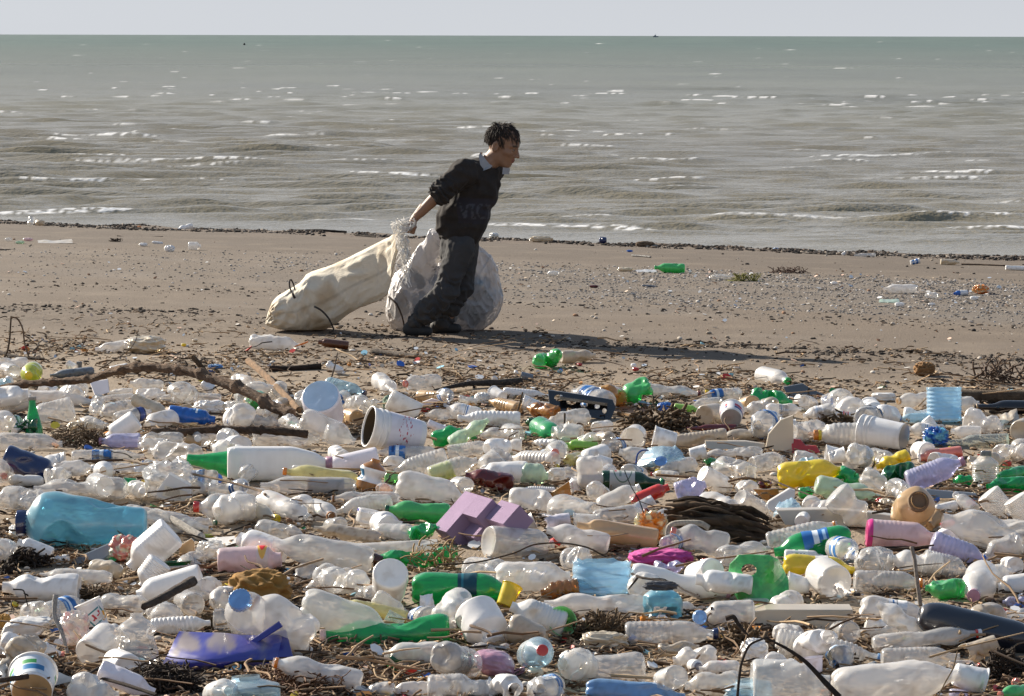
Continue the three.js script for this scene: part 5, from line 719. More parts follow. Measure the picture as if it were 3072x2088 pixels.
// --- upper edge, far right ---
b('D', 'pet milky', -60, 500, 178, 555, 168, 'milky bottle with a green cap alone on sand', { cap: 'green', z: 1, c: .1, dirt: .1, ribs: null }); bo('D', 'black', [[155, 625], [330, 600], [400, 640], [525, 685], [400, 695], [185, 702]], 'black torn plastic fragment on the sand', { lean: .1 }); lu('D', 'sponge_lump', 'sponge', 'mud', 1335, 388, 1518, 512, 'brown crumbly sponge lump on open sand', { rough: .45, fq: 3, mat: new THREE.MeshStandardMaterial({ color: new THREE.Color().setRGB(.3, .17, .075), vertexColors: true, roughness: 1 }) }); ta('D', 'twig_heap', 'twigs', 1880, 370, 2320, 580, 'bare dark twig tangle on the sand', { n: 70, len: .7, thick: .004, mat: rough([.09, .055, .035]), up: 1, curl: .5 });
b('D', 'half paleblue', 1600, 925, 1597, 610, 318, 'pale blue cut water bottle standing upright', { z: 0, c: .06, dirt: .1, ribs: [.12, .95, 7, .035], ratio: 1 }); b('D', 'waist dirty', 1500, 720, 1170, 737, 138, 'greyish bottle behind the pale blue cut one', { c: .2, dirt: .3, mat: 'frost', collar: 'tan' }); st('D', [[1700, 690], [2000, 695], [2420, 695]], 118, 122, 'thick smooth driftwood log at the frame edge', { name: 'driftwood_log', cat: 'log', col: [.16, .115, .075], bump: .05, segs: 40 }); b('D', 'wine darkglass', 2560, 800, 1875, 790, 132, 'dark wine bottle lying before the smooth log', { c: 0, dirt: .05, collar: 'tan' });
st('D', [[165, 785], [400, 780], [600, 755], [750, 770]], 40, 56, 'flat dark driftwood strip on the sand', { col: [.09, .065, .05], name: 'driftwood_strip', cat: 'wood' }); lu('D', 'foam_block', 'foam', 'foam', 945, 665, 1165, 740, 'white crumbling foam block on the sand', { shape: .5, rough: .2 }); b('D', 'tube white', 415, 825, 745, 880, 92, 'white tube with red print in the twigs', { c: .1, ratio: 3, label: [.75, .98, LB.redprint] }); b('D', 'pet sky', 1450, 885, 1200, 895, 92, 'small blue clear bottle with a blue cap', { cap: 'blue', c: .2, mat: 'paleblue' });
b('D', 'pet dirty', 930, 1045, 435, 1045, 225, 'large clear ribbed bottle with a yellow cap', { cap: 'orange', c: .1, mat: 'frost', ribs: [.3, .85, 6, .06], z: 0, collar: 'yellow' }); b('D', 'bucket white', 1235, 1060, 855, 1000, 290, 'white ribbed bucket showing its round base', { z: -1, ratio: 1.5, c: .02, dirt: .25, bottom: 'grey' });  // bucket is white; its grey base disc is shade put in as colour
bo('D', 'cream', [[-30, 1200], [10, 1040], [120, 920], [230, 880], [226, 1210]], 'cream plastic board standing in the rubbish', { thick: .015, lean: .06, dirt: .05, name: 'plastic_board', more: [] }); st('D', [[-20, 1050], [110, 920], [235, 878]], 24, 20, 'muddy grey edge strip on the cream board', { col: [.2, .16, .1], stand: 1, lift: 0, dz: -.03 }); bo('C', 'beige', [[1760, 1110], [2120, 1110], [2290, 1130], [2290, 1200], [1765, 1165]], 'grey beige plank in front of the cream board', { thick: .02, lean: .05, name: 'plank', cat: 'plank' }); bo('D', 'orange', [[220, 1090], [300, 1100], [340, 1145], [440, 1150], [470, 1200], [225, 1215]], 'orange red plastic fragment beside the cream board', { mat: 'red', lean: .05, dirt: .1 });
b('D', 'tube white', 1430, 895, 1545, 1035, 92, 'white crumpled tube before the pale blue cut bottle', { c: .5, ratio: 1.8, z: 0 }); lu('D', 'foil_bag', 'bag', 'blue', 1425, 985, 1645, 1150, 'crumpled blue and white snack bag', { rough: .7, fq: 2.2, also: [12, 4, 1.4] }); b('D', 'milk milky', 1930, 1020, 1660, 1010, 110, 'milky bottle behind the clear glass bottle', { c: .3 }); b('D', 'wine glass', 2180, 1090, 1630, 1112, 125, 'clear glass bottle with greenish base', { c: 0, dirt: .1, bottom: 'palegreen' }); b('D', 'milk dirty', 2290, 1010, 2420, 960, 200, 'dirty round bottle at the frame edge', { z: -1, c: .3 }); sh('D', 'dirty', [[2100, 860], [2260, 800], [2290, 930], [2110, 950]], 'ragged cream film on the sand', { c: .9, lean: .1 });
b('D', 'capsule white', 180, 710, 230, 715, 34, 'small white shell near the black fragment', { ratio: 1.2 }); st('D', [[650, 645], [600, 760], [540, 860]], 7, 9, 'thin bent twig over the white tube', { stand: 1 }); ta('D', 'twig_heap', 'twigs', 380, 830, 900, 960, 'loose twigs behind the yellow capped bottle', { mat: weedMat2, n: 90, len: .35, thick: .005, curl: .35 });
// --- middle rows, frame edge ---
b('E', 'shampoo navy', 45, 150, 515, 325, 235, 'dark navy opaque bottle slanting down to its cap', { c: .08, cap: 'navy', dirt: .12, ribs: [.06, .72, 2, .05], z: 0 }); b('E', 'milk milky', 420, 260, 470, 180, 140, 'milky bottle behind the dark navy one', { c: .2, z: -1 }); b('E', 'capsule foam', 395, 375, 80, 360, 100, 'white porous foam cylinder lying on sand', { c: .35, dirt: .4 }); lu('E', 'plastic_scrap', 'plastic scrap', 'gold', 22, 300, 105, 368, 'small ochre lump beside the foam cylinder', { rough: .12 });
b('E', 'soda clear', 1145, 445, 305, 450, 200, 'clear squashed bottle lying flat on bare sand', { q: .25, c: .6, z: 0 }); b('E', 'milk clear', 955, 425, 830, 380, 195, 'clear bottle end showing a round base beside a green piece', { z: -1, c: .15, lift: .02 }); b('E', 'cup green', 1240, 395, 1130, 395, 112, 'green bottle base cut short', { ratio: .9, c: .1, z: 0 }); b('E', 'waist white', 950, 310, 935, 270, 180, 'white bluish round bottle behind the squashed one', { z: 1, c: .2 });
b('E', 'soda clear', 930, 265, 1440, 300, 130, 'peach tinted clear bottle behind the carton bag', { c: .5 }); lu('E', 'plastic_bag', 'bag', 'clear', 1285, 215, 1765, 560, 'clear crumpled bag holding a white carton', { rough: .5, deep: .1 }); bo('E', 'white', [[1435, 455], [1545, 300], [1735, 400], [1745, 500], [1600, 535], [1450, 500]], 'small white printed carton inside a clear bag', { thick: .05, lean: .02, name: 'carton', cat: 'carton', lift: .01, more: [(root, S) => { const g = new THREE.PlaneGeometry(70 / S, 32 / S, 6, 4); g.rotateZ(-0.28); g.translate(6 / S, 22 / S, 0.0535); part('printed_panel', g, printed(128, 128, (c) => { c.fillStyle = '#e4dccb'; c.fillRect(0, 0, 128, 128); c.fillStyle = '#8d7a5e'; for (let i = 0; i < 8; i++) c.fillRect(14, 12 + i * 13, 70 + (i * 37 % 34), 5); }, .8), root); }] });
b('E', 'cone green', 2190, 230, 1700, 175, 260, 'green bottle shoulder poking from behind the white jug', { c: .12, z: 0 }); b('E', 'boxjug white', 2075, 215, 2990, 215, 315, 'big white square jug with a purple cap', { c: .04, cap: 'mauve', rect: 1, spin: .1, dirt: .1, z: 0, prof: 1 }); b('E', 'soda clear', 1800, 150, 1365, 100, 190, 'clear crumpled bottle behind the carton bag', { c: .85 }); b('E', 'soda clear', 1500, 55, 1250, 50, 130, 'clear crumpled bottle at the dry weed edge', { c: .8 }); b('E', 'pet clear', 655, 150, 1310, 145, 112, 'clear bottle with a silver blue label', { label: [.28, .55, LB.blue], c: .4 });
b('E', 'carboy aqua', 1325, 750, 205, 755, 530, 'huge light blue water carboy with a navy cap', { cap: 'navy', handle: 'navy', hs: .55, hz: .2, c: .45, dirt: .12, petal: 0, z: 0, ratio: 2.1, seg: 72 }); st('E', [[85, 505], [450, 520], [860, 560]], 42, 46, 'thin grey plank lying on sand behind the carboy', { name: 'plank', cat: 'plank', col: [.14, .12, .1] }); b('E', 'cup white', 200, 610, 150, 560, 135, 'white cup behind the carboy cap', { c: .2, z: 1 }); b('E', 'soda clear', 1130, 655, 1890, 810, 165, 'clear flattened bottle sunk in wet sand', { q: .5, c: .6, dirt: .5, z: 0 });
stick({ name: 'plastic_pipe', cat: 'pipe', text: 'bent white plastic pipe with a pointed end', pts: [pt('E', 1290, 695), pt('E', 1420, 645), pt('E', 1560, 720), pt('E', 1830, 885)], w: [14, 26], col: [.72, .66, .58], bump: .04, segs: 40, sides: 12, k: .08 });
b('E', 'jug white', 1560, 830, 1180, 1160, 290, 'big white square bottle slanting toward the viewer', { c: .08, rect: .9, ribs: [.02, .7, 14, .02], z: 0, dirt: .15, crushed: .6 }); b('E', 'pet white', 1460, 1100, 1290, 1330, 240, 'white ribbed bottle bottom below the square one', { c: .2, ribs: [.05, .6, 7, .08], z: 0, ratio: 1 }); bo('E', 'beige', [[1640, 960], [1740, 895], [1765, 920], [1755, 1085], [1640, 1050]], 'torn brown cardboard edge beside the white square bottle', { mat: 'tan', dirt: .5, name: 'cardboard', cat: 'cardboard' }); lu('E', 'plastic_bag', 'bag', 'salmon', 990, 880, 1260, 1110, 'pink red plastic wrapper under the carboy', { rough: .5, also: [1, 3, 3] });
b('E', 'tub darkgreen', 1610, 1190, 1605, 1100, 265, 'green jar lid with a printed red and blue side', { ratio: .5, z: 0, c: .02, label: [.0, .6, LB.redtub] }); sh('E', 'white', [[1790, 890], [2195, 870], [2160, 930], [1930, 985]], 'bright white flat sheet beside the cardboard', { lean: .2, c: .3, dirt: 0 }); lu('E', 'plastic_bag', 'bag', 'frost', 1770, 930, 2050, 1120, 'white crinkled bag below the white sheet', { rough: .5 }); st('E', [[2030, 1060], [2160, 980], [2340, 945]], 40, 46, 'curved green hose piece', { name: 'hose', cat: 'hose', col: [.04, .3, .1], bump: .02, segs: 30 });
b('E', 'soda clear', 1290, 760, 1500, 790, 150, 'clear ribbed bottle end behind the carboy base', { c: .4, z: -1 }); b('E', 'shampoo white', 470, 1050, 160, 930, 150, 'white bottle under the carboy shoulder', { c: .1, z: 0 }); lu('E', 'foam_block', 'foam', 'white', 552, 1045, 632, 1132, 'small white block below the carboy', { shape: .5, rough: .1 }); b('E', 'pet cream', 2085, 600, 2510, 715, 195, 'cream finely ribbed bottle with a yellow cap', { cap: 'yellow', c: .08, ribs: [.02, .7, 14, .07], rows: 150, z: 1, dirt: .15 });
b('E', 'soda clear', 2290, 350, 2190, 235, 155, 'clear bottle top in front of the white jug', { c: .3, z: 0 }); ta('E', 'seaweed_clump', 'seaweed', -20, 990, 420, 1150, 'dark seaweed clump at the frame edge below the carboy', { n: 240, core: 1 }); bo('E', 'darkgreen', [[600, 1110], [1095, 925], [1110, 965], [870, 1120]], 'dark green rubber flap beneath the carboy', { mat: 'slate', lean: .1 }); st('E', [[1125, 180], [1430, 245], [1700, 300], [2000, 360], [2330, 452], [85, 495, 'F']], 20, 26, 'long pale stem lying across the white jug', { col: [.4, .28, .19], lift: .07 }); st('E', [[595, 305], [715, 205], [860, 188], [1130, 180]], 24, 22, 'brown stem in front of the silver labelled bottle', { col: [.2, .12, .07], lift: .02 }); st('E', [[40, 495], [280, 420], [510, 352]], 12, 10, 'thin black stick over the foam cylinder', { col: [.03, .025, .02] });
b('E', 'soda clear', 1660, 765, 1955, 750, 120, 'clear bottle with a dark green cap on sand', { cap: 'darkgreen', c: .4, q: .2 }); b('E', 'tube clear', 1900, 440, 2400, 500, 110, 'clear narrow bottle under the pale stem', { ratio: 4, c: .4 }); lu('E', 'plastic_scrap', 'plastic scrap', 'yellowgreen', 1775, 855, 1940, 890, 'olive green leaf scrap on sand'); st('E', [[1730, 800], [1820, 660], [1890, 540]], 14, 12, 'dark twig on the sand before the ribbed cream bottle', { col: [.06, .045, .03] }); st('E', [[2000, 860], [2200, 790], [2340, 730]], 12, 14, 'brown twig below the ribbed cream bottle', { col: [.1, .06, .04] });
lu('E', 'plastic_scrap', 'plastic scrap', 'white', 80, 770, 250, 910, 'pale yellow and white debris behind the carboy handle', { rough: .6, also: [1, .85, .5] });
// --- middle rows, centre ---
b('F', 'shampoo yellow', 640, 245, 295, 205, 92, 'yellow bottle half hidden by clear ones', { c: .1 }); b('F', 'soda paleyellow', 910, 375, 262, 285, 175, 'pale yellow clear bottle with an orange cap', { cap: 'orange', c: .3, z: 0 }); b('F', 'milk clear', 400, 230, 390, 420, 140, 'clear ribbed bottle standing by the orange cap', { c: .3, z: 0 }); b('F', 'soda clear', 900, 440, 40, 415, 190, 'clear bottle with orange sand inside', { c: .2, z: 0, fill: [.12, .5, 'mud'] }); b('F', 'shampoo lilac', 1110, 150, 610, 265, 185, 'white lotion bottle lying beside the square jug', { c: .05, dirt: .1, z: 0 });
b('F', 'waist brown', 1010, 470, 1090, 175, 225, 'brown bottle with a white and blue label', { mat: 'amber', label: [.3, .72, LB.brownwhite], c: .3, z: 0, ratio: 1.3 }); b('F', 'soda clear', 1620, 130, 1090, 110, 130, 'clear bottle with a blue green label', { label: [.5, .78, LB.blue], c: .4 }); b('F', 'pet clear', 1730, 150, 1255, 285, 170, 'clear ribbed bottle with a square end', { c: .2, ribs: [.1, .75, 9, .07], z: 0 }); b('F', 'pet paleyellow', 1740, 110, 2160, 45, 120, 'pale yellow ribbed bottle with a blue ring', { collar: 'blue', c: .2, mat: 'clear' }); b('F', 'pet clear', 1570, 330, 2010, 180, 175, 'clear ribbed bottle with yellow liquid', { c: .15, fill: [.05, .5, 'yellowgreen'], ribs: [.3, .9, 6, .06], z: 0 });
b('F', 'soda maroon', 2330, 410, 1900, 320, 165, 'crushed dark red bottle behind the foam blocks', { c: .9, q: .2, z: 0 }); b('F', 'soda milky', 1290, 395, 1900, 540, 270, 'large milky soda bottle behind the foam blocks', { c: .3, z: 0 }); b('F', 'soda clear', 1250, 480, 1100, 430, 115, 'small clear bottle holding an orange cap', { c: .4, z: 1, fill: [.3, .5, 'orange'] }); b('F', 'soda lightgreen', 1170, 340, 1310, 350, 110, 'pale green crumpled bottle end beside the brown one', { c: .6, mat: 'mint' }); 
b('F', 'soda milky', 60, 550, 490, 718, 230, 'milky bottle pointing its open neck at the viewer', { c: .15, z: 1, collar: 'clear' }); b('F', 'soda milky', 510, 630, 690, 695, 215, 'milky bottle with a copper coloured neck ring', { c: .12, z: 1, collar: 'rust' }); b('F', 'pet grey', 1240, 565, 730, 660, 135, 'grey ribbed bottle bent behind a white one', { c: .4, mat: 'frost', dirt: .5, bend: .5 }); b('F', 'shampoo milky', 1035, 630, 1000, 790, 215, 'white bottle with a blue arc on its shoulder', { z: 0, c: .1, ratio: .9, label: [.05, .2, LB.bluewhite] }); b('F', 'waist lightgreen', 1760, 665, 1190, 630, 185, 'glossy bright green bottle lying before the foam blocks', { cap: 'darkgreen', c: .12, dirt: .08, z: 0 });
b('F', 'jug frost', 2110, 925, 2680, 970, 300, 'wide clear jar showing its round base', { rect: 0, z: -1, c: .12, dirt: .5, kind: 'canister', ratio: 2.2 }); b('F', 'soda green', 1400, 880, 1640, 780, 130, 'torn emerald bottle piece under the foam blocks', { c: .9, q: .3, z: 0 }); b('F', 'soda green', 1560, 1100, 1100, 1060, 130, 'crushed emerald bottle in dry roots', { c: .9, q: .35, z: 0 }); b('F', 'soda green', 1560, 1080, 1830, 1020, 150, 'emerald bottle end beside the wide clear jar', { c: .7, z: 0 }); b('F', 'soda clear', 1410, 840, 1040, 820, 140, 'clear flattened bottle beside the torn emerald piece', { c: .6, q: .2 });
b('F', 'wine brownglass', 1140, 1110, 478, 862, 118, 'slender brown glass bottle slanting downward', { c: 0, z: 0, dirt: .1 }); b('F', 'soda dirty', 1130, 905, 525, 800, 130, 'crushed bottle with brown streaks above the brown glass one', { c: .7, q: .3, dirt: .9, z: 0 }); b('F', 'soda frost', 1050, 1100, 150, 935, 265, 'big clear bottle above the ochre cloth', { c: .15, z: 0, dirt: .4 }); b('F', 'shampoo pink', -340, 1110, 230, 1085, 255, 'cream pink bottle with a red heart label', { c: .25, z: 0, label: [.62, .8, LB.heart], mat: 'pink' });
b('F', 'soda clear', 130, 930, 40, 960, 130, 'clear bottle end with a red mark', { z: 1, cap: 'red', c: .3 }); b('F', 'tube frost', 1650, 960, 850, 1000, 110, 'white squashed tube with an open end', { q: .4, c: .5, z: 0 }); b('F', 'shampoo white', 1220, 1205, 1215, 1420, 320, 'white bottle with its round base toward the viewer', { z: -1, c: .08, ratio: 1.3, kind: 'canister' }); b('F', 'soda clear', 20, 800, 460, 890, 160, 'clear crumpled bottle above the big clear one', { c: .8 }); b('F', 'waist clear', 770, 770, 640, 790, 140, 'clear bottle base near the white blue arc bottle', { z: -1, c: .4 }); b('F', 'soda clear', 1300, 545, 680, 530, 140, 'clear bottle with a brown neck ring', { collar: 'rust', c: .4 });
ta('F', 'dry_roots', 'roots', 1380, 880, 1860, 1190, 'pale dry roots tangled over green bottles', { mat: rough([.3, .2, .09]), n: 90, len: .6, thick: .0022, up: 1 });
{ // stepped lavender foam packing
  cover(...pt('F', 1850, 740), ...pt('F', 2250, 680), 82);
  const D = depthOf(...pt('F', 1880, 985)) + 0.02, S = FOCAL / D / (768 / 2324), root = new THREE.Group(), O = at(...pt('F', 1605, 795), D + 0.1); root.position.copy(O);
  const U = RIGHT.clone().multiplyScalar(295 / S).addScaledVector(UPV, 330 / S).addScaledVector(AHEAD, 0.041), Vv = RIGHT.clone().multiplyScalar(127 / S).addScaledVector(UPV, -26 / S).addScaledVector(AHEAD, -0.085), W = RIGHT.clone().multiplyScalar(143 / S).addScaledVector(UPV, -160 / S).addScaledVector(AHEAD, 0.032);
  const m = rough([.38, .265, .41], .9, { bumpMap: sandBump, bumpScale: .002 });
  const blk = (u0, v0, w0, u1, v1, w1) => { const g = new THREE.BoxGeometry(1, 1, 1, 2, 2, 2); g.translate(.5, .5, .5); const M = new THREE.Matrix4().makeBasis(U.clone().multiplyScalar(u1), Vv.clone().multiplyScalar(v1), W.clone().multiplyScalar(w1)); const o = U.clone().multiplyScalar(u0).addScaledVector(Vv, v0).addScaledVector(W, w0); M.setPosition(o); g.applyMatrix4(M); g.computeVertexNormals(); part('foam_block', g, m, root); };
  blk(0, 0, 0, 1, 1, 1.05); blk(.5, 1.004, .003, .5, 1, 1.05); blk(.62, 2.008, .3, .5, 1.3, .9); blk(.2, 1.006, .55, .3, .9, .5);
  top(root, 'foam_packing'); tag(root, 'stepped lavender foam packing blocks sitting on the bottles', 'foam');
}
// --- middle rows, centre right ---
b('G', 'pet milky', 400, 185, -10, 165, 155, 'milky ribbed bottle behind a green tinted one', { c: .2, ribs: [.1, .7, 8, .07] }); b('G', 'soda clear', 420, 100, 390, 115, 200, 'clear bottle facing out with a faded red cap', { z: 1, cap: 'salmon', c: .2 }); b('G', 'shampoo lime', 775, 62, 480, 45, 92, 'pale lime bottle by dark wood chips', { c: .2, mat: 'lime' }); b('G', 'soda paleyellow', 500, 190, 640, 150, 110, 'lemon tinted clear bottle under the lime one', { c: .4 }); b('G', 'soda milky', 700, 155, 715, 490, 235, 'upended bottle full of brown sand', { c: .15, z: 0, fill: [.45, .95, 'mud'], ratio: 1.3 });
b('G', 'soda clear', 742, 445, 860, 540, 170, 'clear bottle showing its star shaped base', { z: -1, c: .1 }); b('G', 'wine greenglass', 815, 370, 1385, 392, 195, 'dark green glass bottle with a silver label', { c: 0, label: [.12, .52, LB.beer], dirt: .1, z: 0, collar: 'green' }); sh('G', 'paleblue', [[1230, 60], [1480, 45], [1590, 170], [1090, 285]], 'light blue crushed carboy half with a round mark', { mat: 'paleblue', bulge: .12, c: .5, thick: .004, lean: .05, dirt: .1 }); stick({ name: 'plastic_strap', cat: 'strap', text: 'blue loop handle beside the light blue carboy half', pts: [pt('G', 1125, 210), pt('G', 1140, 130), pt('G', 1180, 95), pt('G', 1240, 92)], w: [5, 5], lift: .06, stand: 1, col: [.03, .14, .6], bump: 0, k: .05 }); b('G', 'dish sky', 1352, 205, 1350, 190, 110, 'round blue carboy base piece', { z: 1, ratio: .2, mat: 'sky', lift: .04 });
b('G', 'soda clear', 1650, 220, 1325, 288, 150, 'clear bottle with a yellow cap beside the carboy half', { cap: 'yellow', c: .2 }); b('G', 'soda clear', 1500, 330, 1270, 310, 90, 'clear bottle with a small red cap behind the green glass', { cap: 'red', c: .4 }); st('G', [[1310, 318], [1480, 328], [1650, 340]], 26, 22, 'tan straight stick crossing behind the green glass bottle', { col: [.4, .23, .12], lift: .06 }); b('G', 'canister milky', 1728, 305, 1980, 440, 165, 'milky bottle showing a cracked white base', { z: -1, c: .1, ratio: 1.9 }); b('G', 'soda clear', 2160, 300, 1830, 230, 190, 'clear crumpled bottle at the stick tips', { c: .9 }); b('G', 'soda green', 1910, 220, 1745, 190, 76, 'small bright green bottle scrap', { c: .7 }); b('G', 'soda frost', 2270, 120, 1700, 150, 120, 'long whitish bottle under the cream board', { c: .6 });
b('G', 'shampoo red', 1085, 565, 1425, 425, 118, 'crushed bright red bottle', { c: .5, z: 0, q: .1, dirt: .05 }); b('G', 'cup white', 1290, 545, 1130, 650, 145, 'white opaque tapered cup under the red bottle', { z: 0, ratio: 1.4 }); b('G', 'pet lavender', 1490, 490, 1760, 400, 190, 'lavender crumpled bottle beside the red one', { c: .5, z: 0 }); b('G', 'milk clear', 2070, 520, 2340, 690, 160, 'clear bottle showing its base beside rotten wood', { z: -1, c: .15 }); b('G', 'carboy clear', 760, 640, 360, 640, 290, 'big clear dome bottle behind a crushed foil cup', { c: .3, z: -1 });
b('G', 'soda grey', 790, 610, 1150, 430, 165, 'greyish clear bottle with a white cap', { cap: 'white', c: .2, z: 0, mat: 'frost' }); b('G', 'soda clear', 750, 725, 1215, 655, 175, 'clear bottle with a dark red cap', { cap: 'maroon', c: .3 }); b('G', 'soda clear', 1250, 740, 1440, 670, 135, 'clear bottle with a pink cap', { cap: 'pink', c: .3 }); lu('G', 'plastic_bag', 'bag', 'orange', 1115, 670, 1400, 950, 'bright orange and white crinkled bag', { rough: .8, fq: 2, deep: .03, also: [1.1, 3, 20] }); b('G', 'cup lilac', 530, 725, 280, 765, 150, 'crushed white cup with a ragged rim', { c: .6, jag: .3, z: 1 });
b('G', 'waist milky', 880, 950, 315, 815, 195, 'smooth milky bottle lying beside a tan one', { c: .12, z: 0 }); b('G', 'shampoo tan', 1320, 905, 590, 790, 195, 'long tan peach bottle', { c: .12, z: 0, rect: .5, mat: 'tan', dirt: .1, ratio: 2.5 }); stick({ name: 'plastic_hoop', cat: 'plastic piece', text: 'cream plastic hoop curved round a clear bottle', pts: [pt('G', 1440, 1010), pt('G', 1415, 900), pt('G', 1425, 790), pt('G', 1500, 755), pt('G', 1700, 755), pt('G', 1790, 800)], w: [17, 17], stand: 1, col: [.74, .68, .58], bump: .02, segs: 60, sides: 10, k: .06 }); b('G', 'waist clear', 1960, 965, 1460, 840, 235, 'clear bottle with a coral red cap', { cap: 'salmon', c: .15, z: 0 }); rottenWood({ name: 'rotten_log', cat: 'log', box: [...pt('G', 1450, 540), ...pt('G', 2330, 920)], n: 150, text: 'large rotten brown driftwood chunk' });
lu('G', 'cloth', 'cloth', 'magenta', 1070, 1005, 1650, 1160, 'ribbed magenta cloth bundle', { rough: .22, fq: 2, mat: rough([.5, .07, .28], .95, { vertexColors: true }), deep: .06, dirt: .1 }); b('G', 'half paleblue', 812, 1410, 816, 1075, 525, 'pale blue cut water carboy standing open', { z: 0, ratio: .7, c: .12, jag: .12, dirt: .15, ribs: [.15, .95, 3, .03], seg: 64 }); b('G', 'soda lavender', 1300, 1170, 1560, 1140, 140, 'pale blue crumpled film on the magenta cloth', { c: .9, mat: 'lavender', z: 0, q: .2 }); b('G', 'soda clear', 1890, 1060, 2330, 990, 185, 'clear bottle above the green plate', { c: .4 }); lu('G', 'foam_lump', 'foam', 'foam', 1155, 980, 1345, 1035, 'white foam lump on the magenta cloth', { rough: .15 });
st('G', [[310, 1080], [440, 1055], [560, 1090]], 44, 34, 'short pale stick beside the cut carboy', { col: [.5, .38, .27] }); lu('G', 'flower_scrap', 'plastic scrap', 'red', 1715, 1080, 1800, 1150, 'small red plastic flower on sand', { rough: .5, fq: 3 }); bo('G', 'orange', [[335, 490], [515, 375], [535, 505], [375, 525]], 'ochre plastic wedge among clear bottles', { mat: 'gold', dirt: .1, thick: .012, warp: .03 }); b('G', 'pet white', 390, 465, 70, 450, 76, 'small white ribbed bottle behind the foam blocks', { ribs: [.05, .8, 12, .1], c: .1 }); b('G', 'milk white', 590, 470, 560, 330, 110, 'white bottle with red print beside the upended one', { label: [.2, .7, LB.redprint], c: .2, z: 0 });
b('G', 'soda palegreen', 90, 310, 330, 330, 210, 'pale green tinted bottle lying low', { c: .3, z: 0 }); b('G', 'soda frost', 350, 330, 600, 310, 130, 'crumpled whitish bottle behind the upended one', { c: .8 }); b('G', 'soda milky', -20, 540, 420, 580, 220, 'milky bottle behind the lavender foam', { c: .4, z: 0 }); bo('G', 'gold', [[2190, 445], [2330, 450], [2335, 555], [2270, 520]], 'ochre plastic corner beside a clear base', { mat: 'gold' }); b('G', 'soda maroon', 2340, 400, 2235, 410, 70, 'dark red bottle bit near the yellow bottle', { c: .5 }); st('G', [[1960, 378], [2130, 345], [2340, 385]], 22, 20, 'orange brown curved stick below the yellow bottle', { col: [.4, .24, .13], lift: .06 }); st('G', [[1020, 275], [1080, 420], [1150, 540], [1195, 660]], 8, 10, 'thin black wire drooping over the labelled glass bottle', { stand: 1, col: [.03, .025, .02], lift: .12 });
stick({ name: 'stem', cat: 'stick', text: 'long thin brown stem arching over the wide clear jar', pts: [pt('F', 1650, 1130), pt('F', 2000, 1110), pt('F', 2330, 1030), pt('G', 200, 950), pt('G', 450, 935), pt('G', 680, 975), pt('G', 850, 1060)], w: [5, 5], lift: .1, col: [.14, .08, .05], segs: 80 }); b('G', 'cup clear', 800, 730, 560, 740, 150, 'clear cup lying behind the milky bottle', { c: .2, q: .2, z: 0 });
sh('G', 'paleblue', [[840, 210], [880, 185], [895, 220], [850, 250]], 'small blue card stuck beside the upended bottle', { mat: 'sky', c: .05, lean: .01 });
// --- middle rows, frame edge right ---
b('H', 'soda yellow', 100, 330, 680, 275, 235, 'bright yellow bottle with a lobed base', { c: .3, z: 0, dirt: .1 }); b('H', 'cup white', 745, 260, 750, 175, 168, 'white rounded cup behind a green scrap', { z: 0, ratio: 1, c: .1 }); b('H', 'waist paleyellow', 1285, 145, 985, 245, 135, 'pale yellow flattened bottle by the white bucket', { q: .3, c: .4, mat: 'yellow', z: 0 }); b('H', 'ring black', 915, 205, 905, 205, 130, 'black plastic ring in the twigs', { z: 1, ratio: .2 }); b('H', 'shampoo salmon', 1760, 115, 1370, 165, 125, 'salmon red bottle with a white cap', { cap: 'white', c: .2 }); b('H', 'shampoo white', 1505, 182, 1730, 215, 150, 'white bottle showing a cracked base beside the salmon one', { z: -1, c: .1 });
b('H', 'pet lavender', 1265, 385, 1765, 195, 205, 'lavender ribbed bottle with a purple cap', { cap: 'mauve', c: .2, z: 0, ribs: [.08, .6, 9, .05] }); b('H', 'pet clear', 1970, 410, 1978, 120, 240, 'clear bottle standing with a blue grey cap', { cap: 'slate', z: 0, c: .15, ratio: 1.1 }); b('H', 'capsule red', 2170, 245, 2170, 185, 82, 'round red cap on dark twigs', { ratio: .7, c: 0, z: 0 }); b('H', 'soda green', 2340, 300, 2090, 330, 130, 'bright green bottle at the frame edge', { c: .5 }); b('H', 'soda lightgreen', 1850, 375, 1680, 370, 105, 'bright green bottle piece beside the standing clear one', { c: .5, mat: 'green' }); b('H', 'soda green', 640, 300, 840, 400, 150, 'emerald crumpled piece beside the yellow bottle', { c: .9, z: 0 }); b('H', 'soda darkgreen', 1330, 285, 1000, 350, 175, 'dark green crushed bottle behind the lavender one', { c: .8, z: 0 });
b('H', 'soda clear', 1000, 300, 880, 480, 210, 'clear crushed bottle with a ragged end', { c: .7, z: 0, jag: .1 }); b('H', 'waist palegreen', 430, 410, 1010, 530, 190, 'pale green cloudy flattened bottle', { q: .4, c: .4, z: 0 }); b('H', 'soda lightgreen', 280, 480, 420, 470, 90, 'bright green scrap under the yellow bottle', { c: .8 }); b('H', 'waist frost', 600, 480, 890, 760, 270, 'cloudy clear bottle leaning on the grey gutter', { q: .3, c: .35, z: 0 }); bo('H', 'white', [[-20, 600], [10, 560], [200, 455], [245, 470], [240, 520], [40, 640]], 'white tray edge beside a blue film', { lean: .05, thick: .02 }); sh('H', 'sky', [[100, 560], [240, 530], [310, 610], [40, 700]], 'light blue plastic film by the gutter end', { c: .7, mat: 'paleblue' });
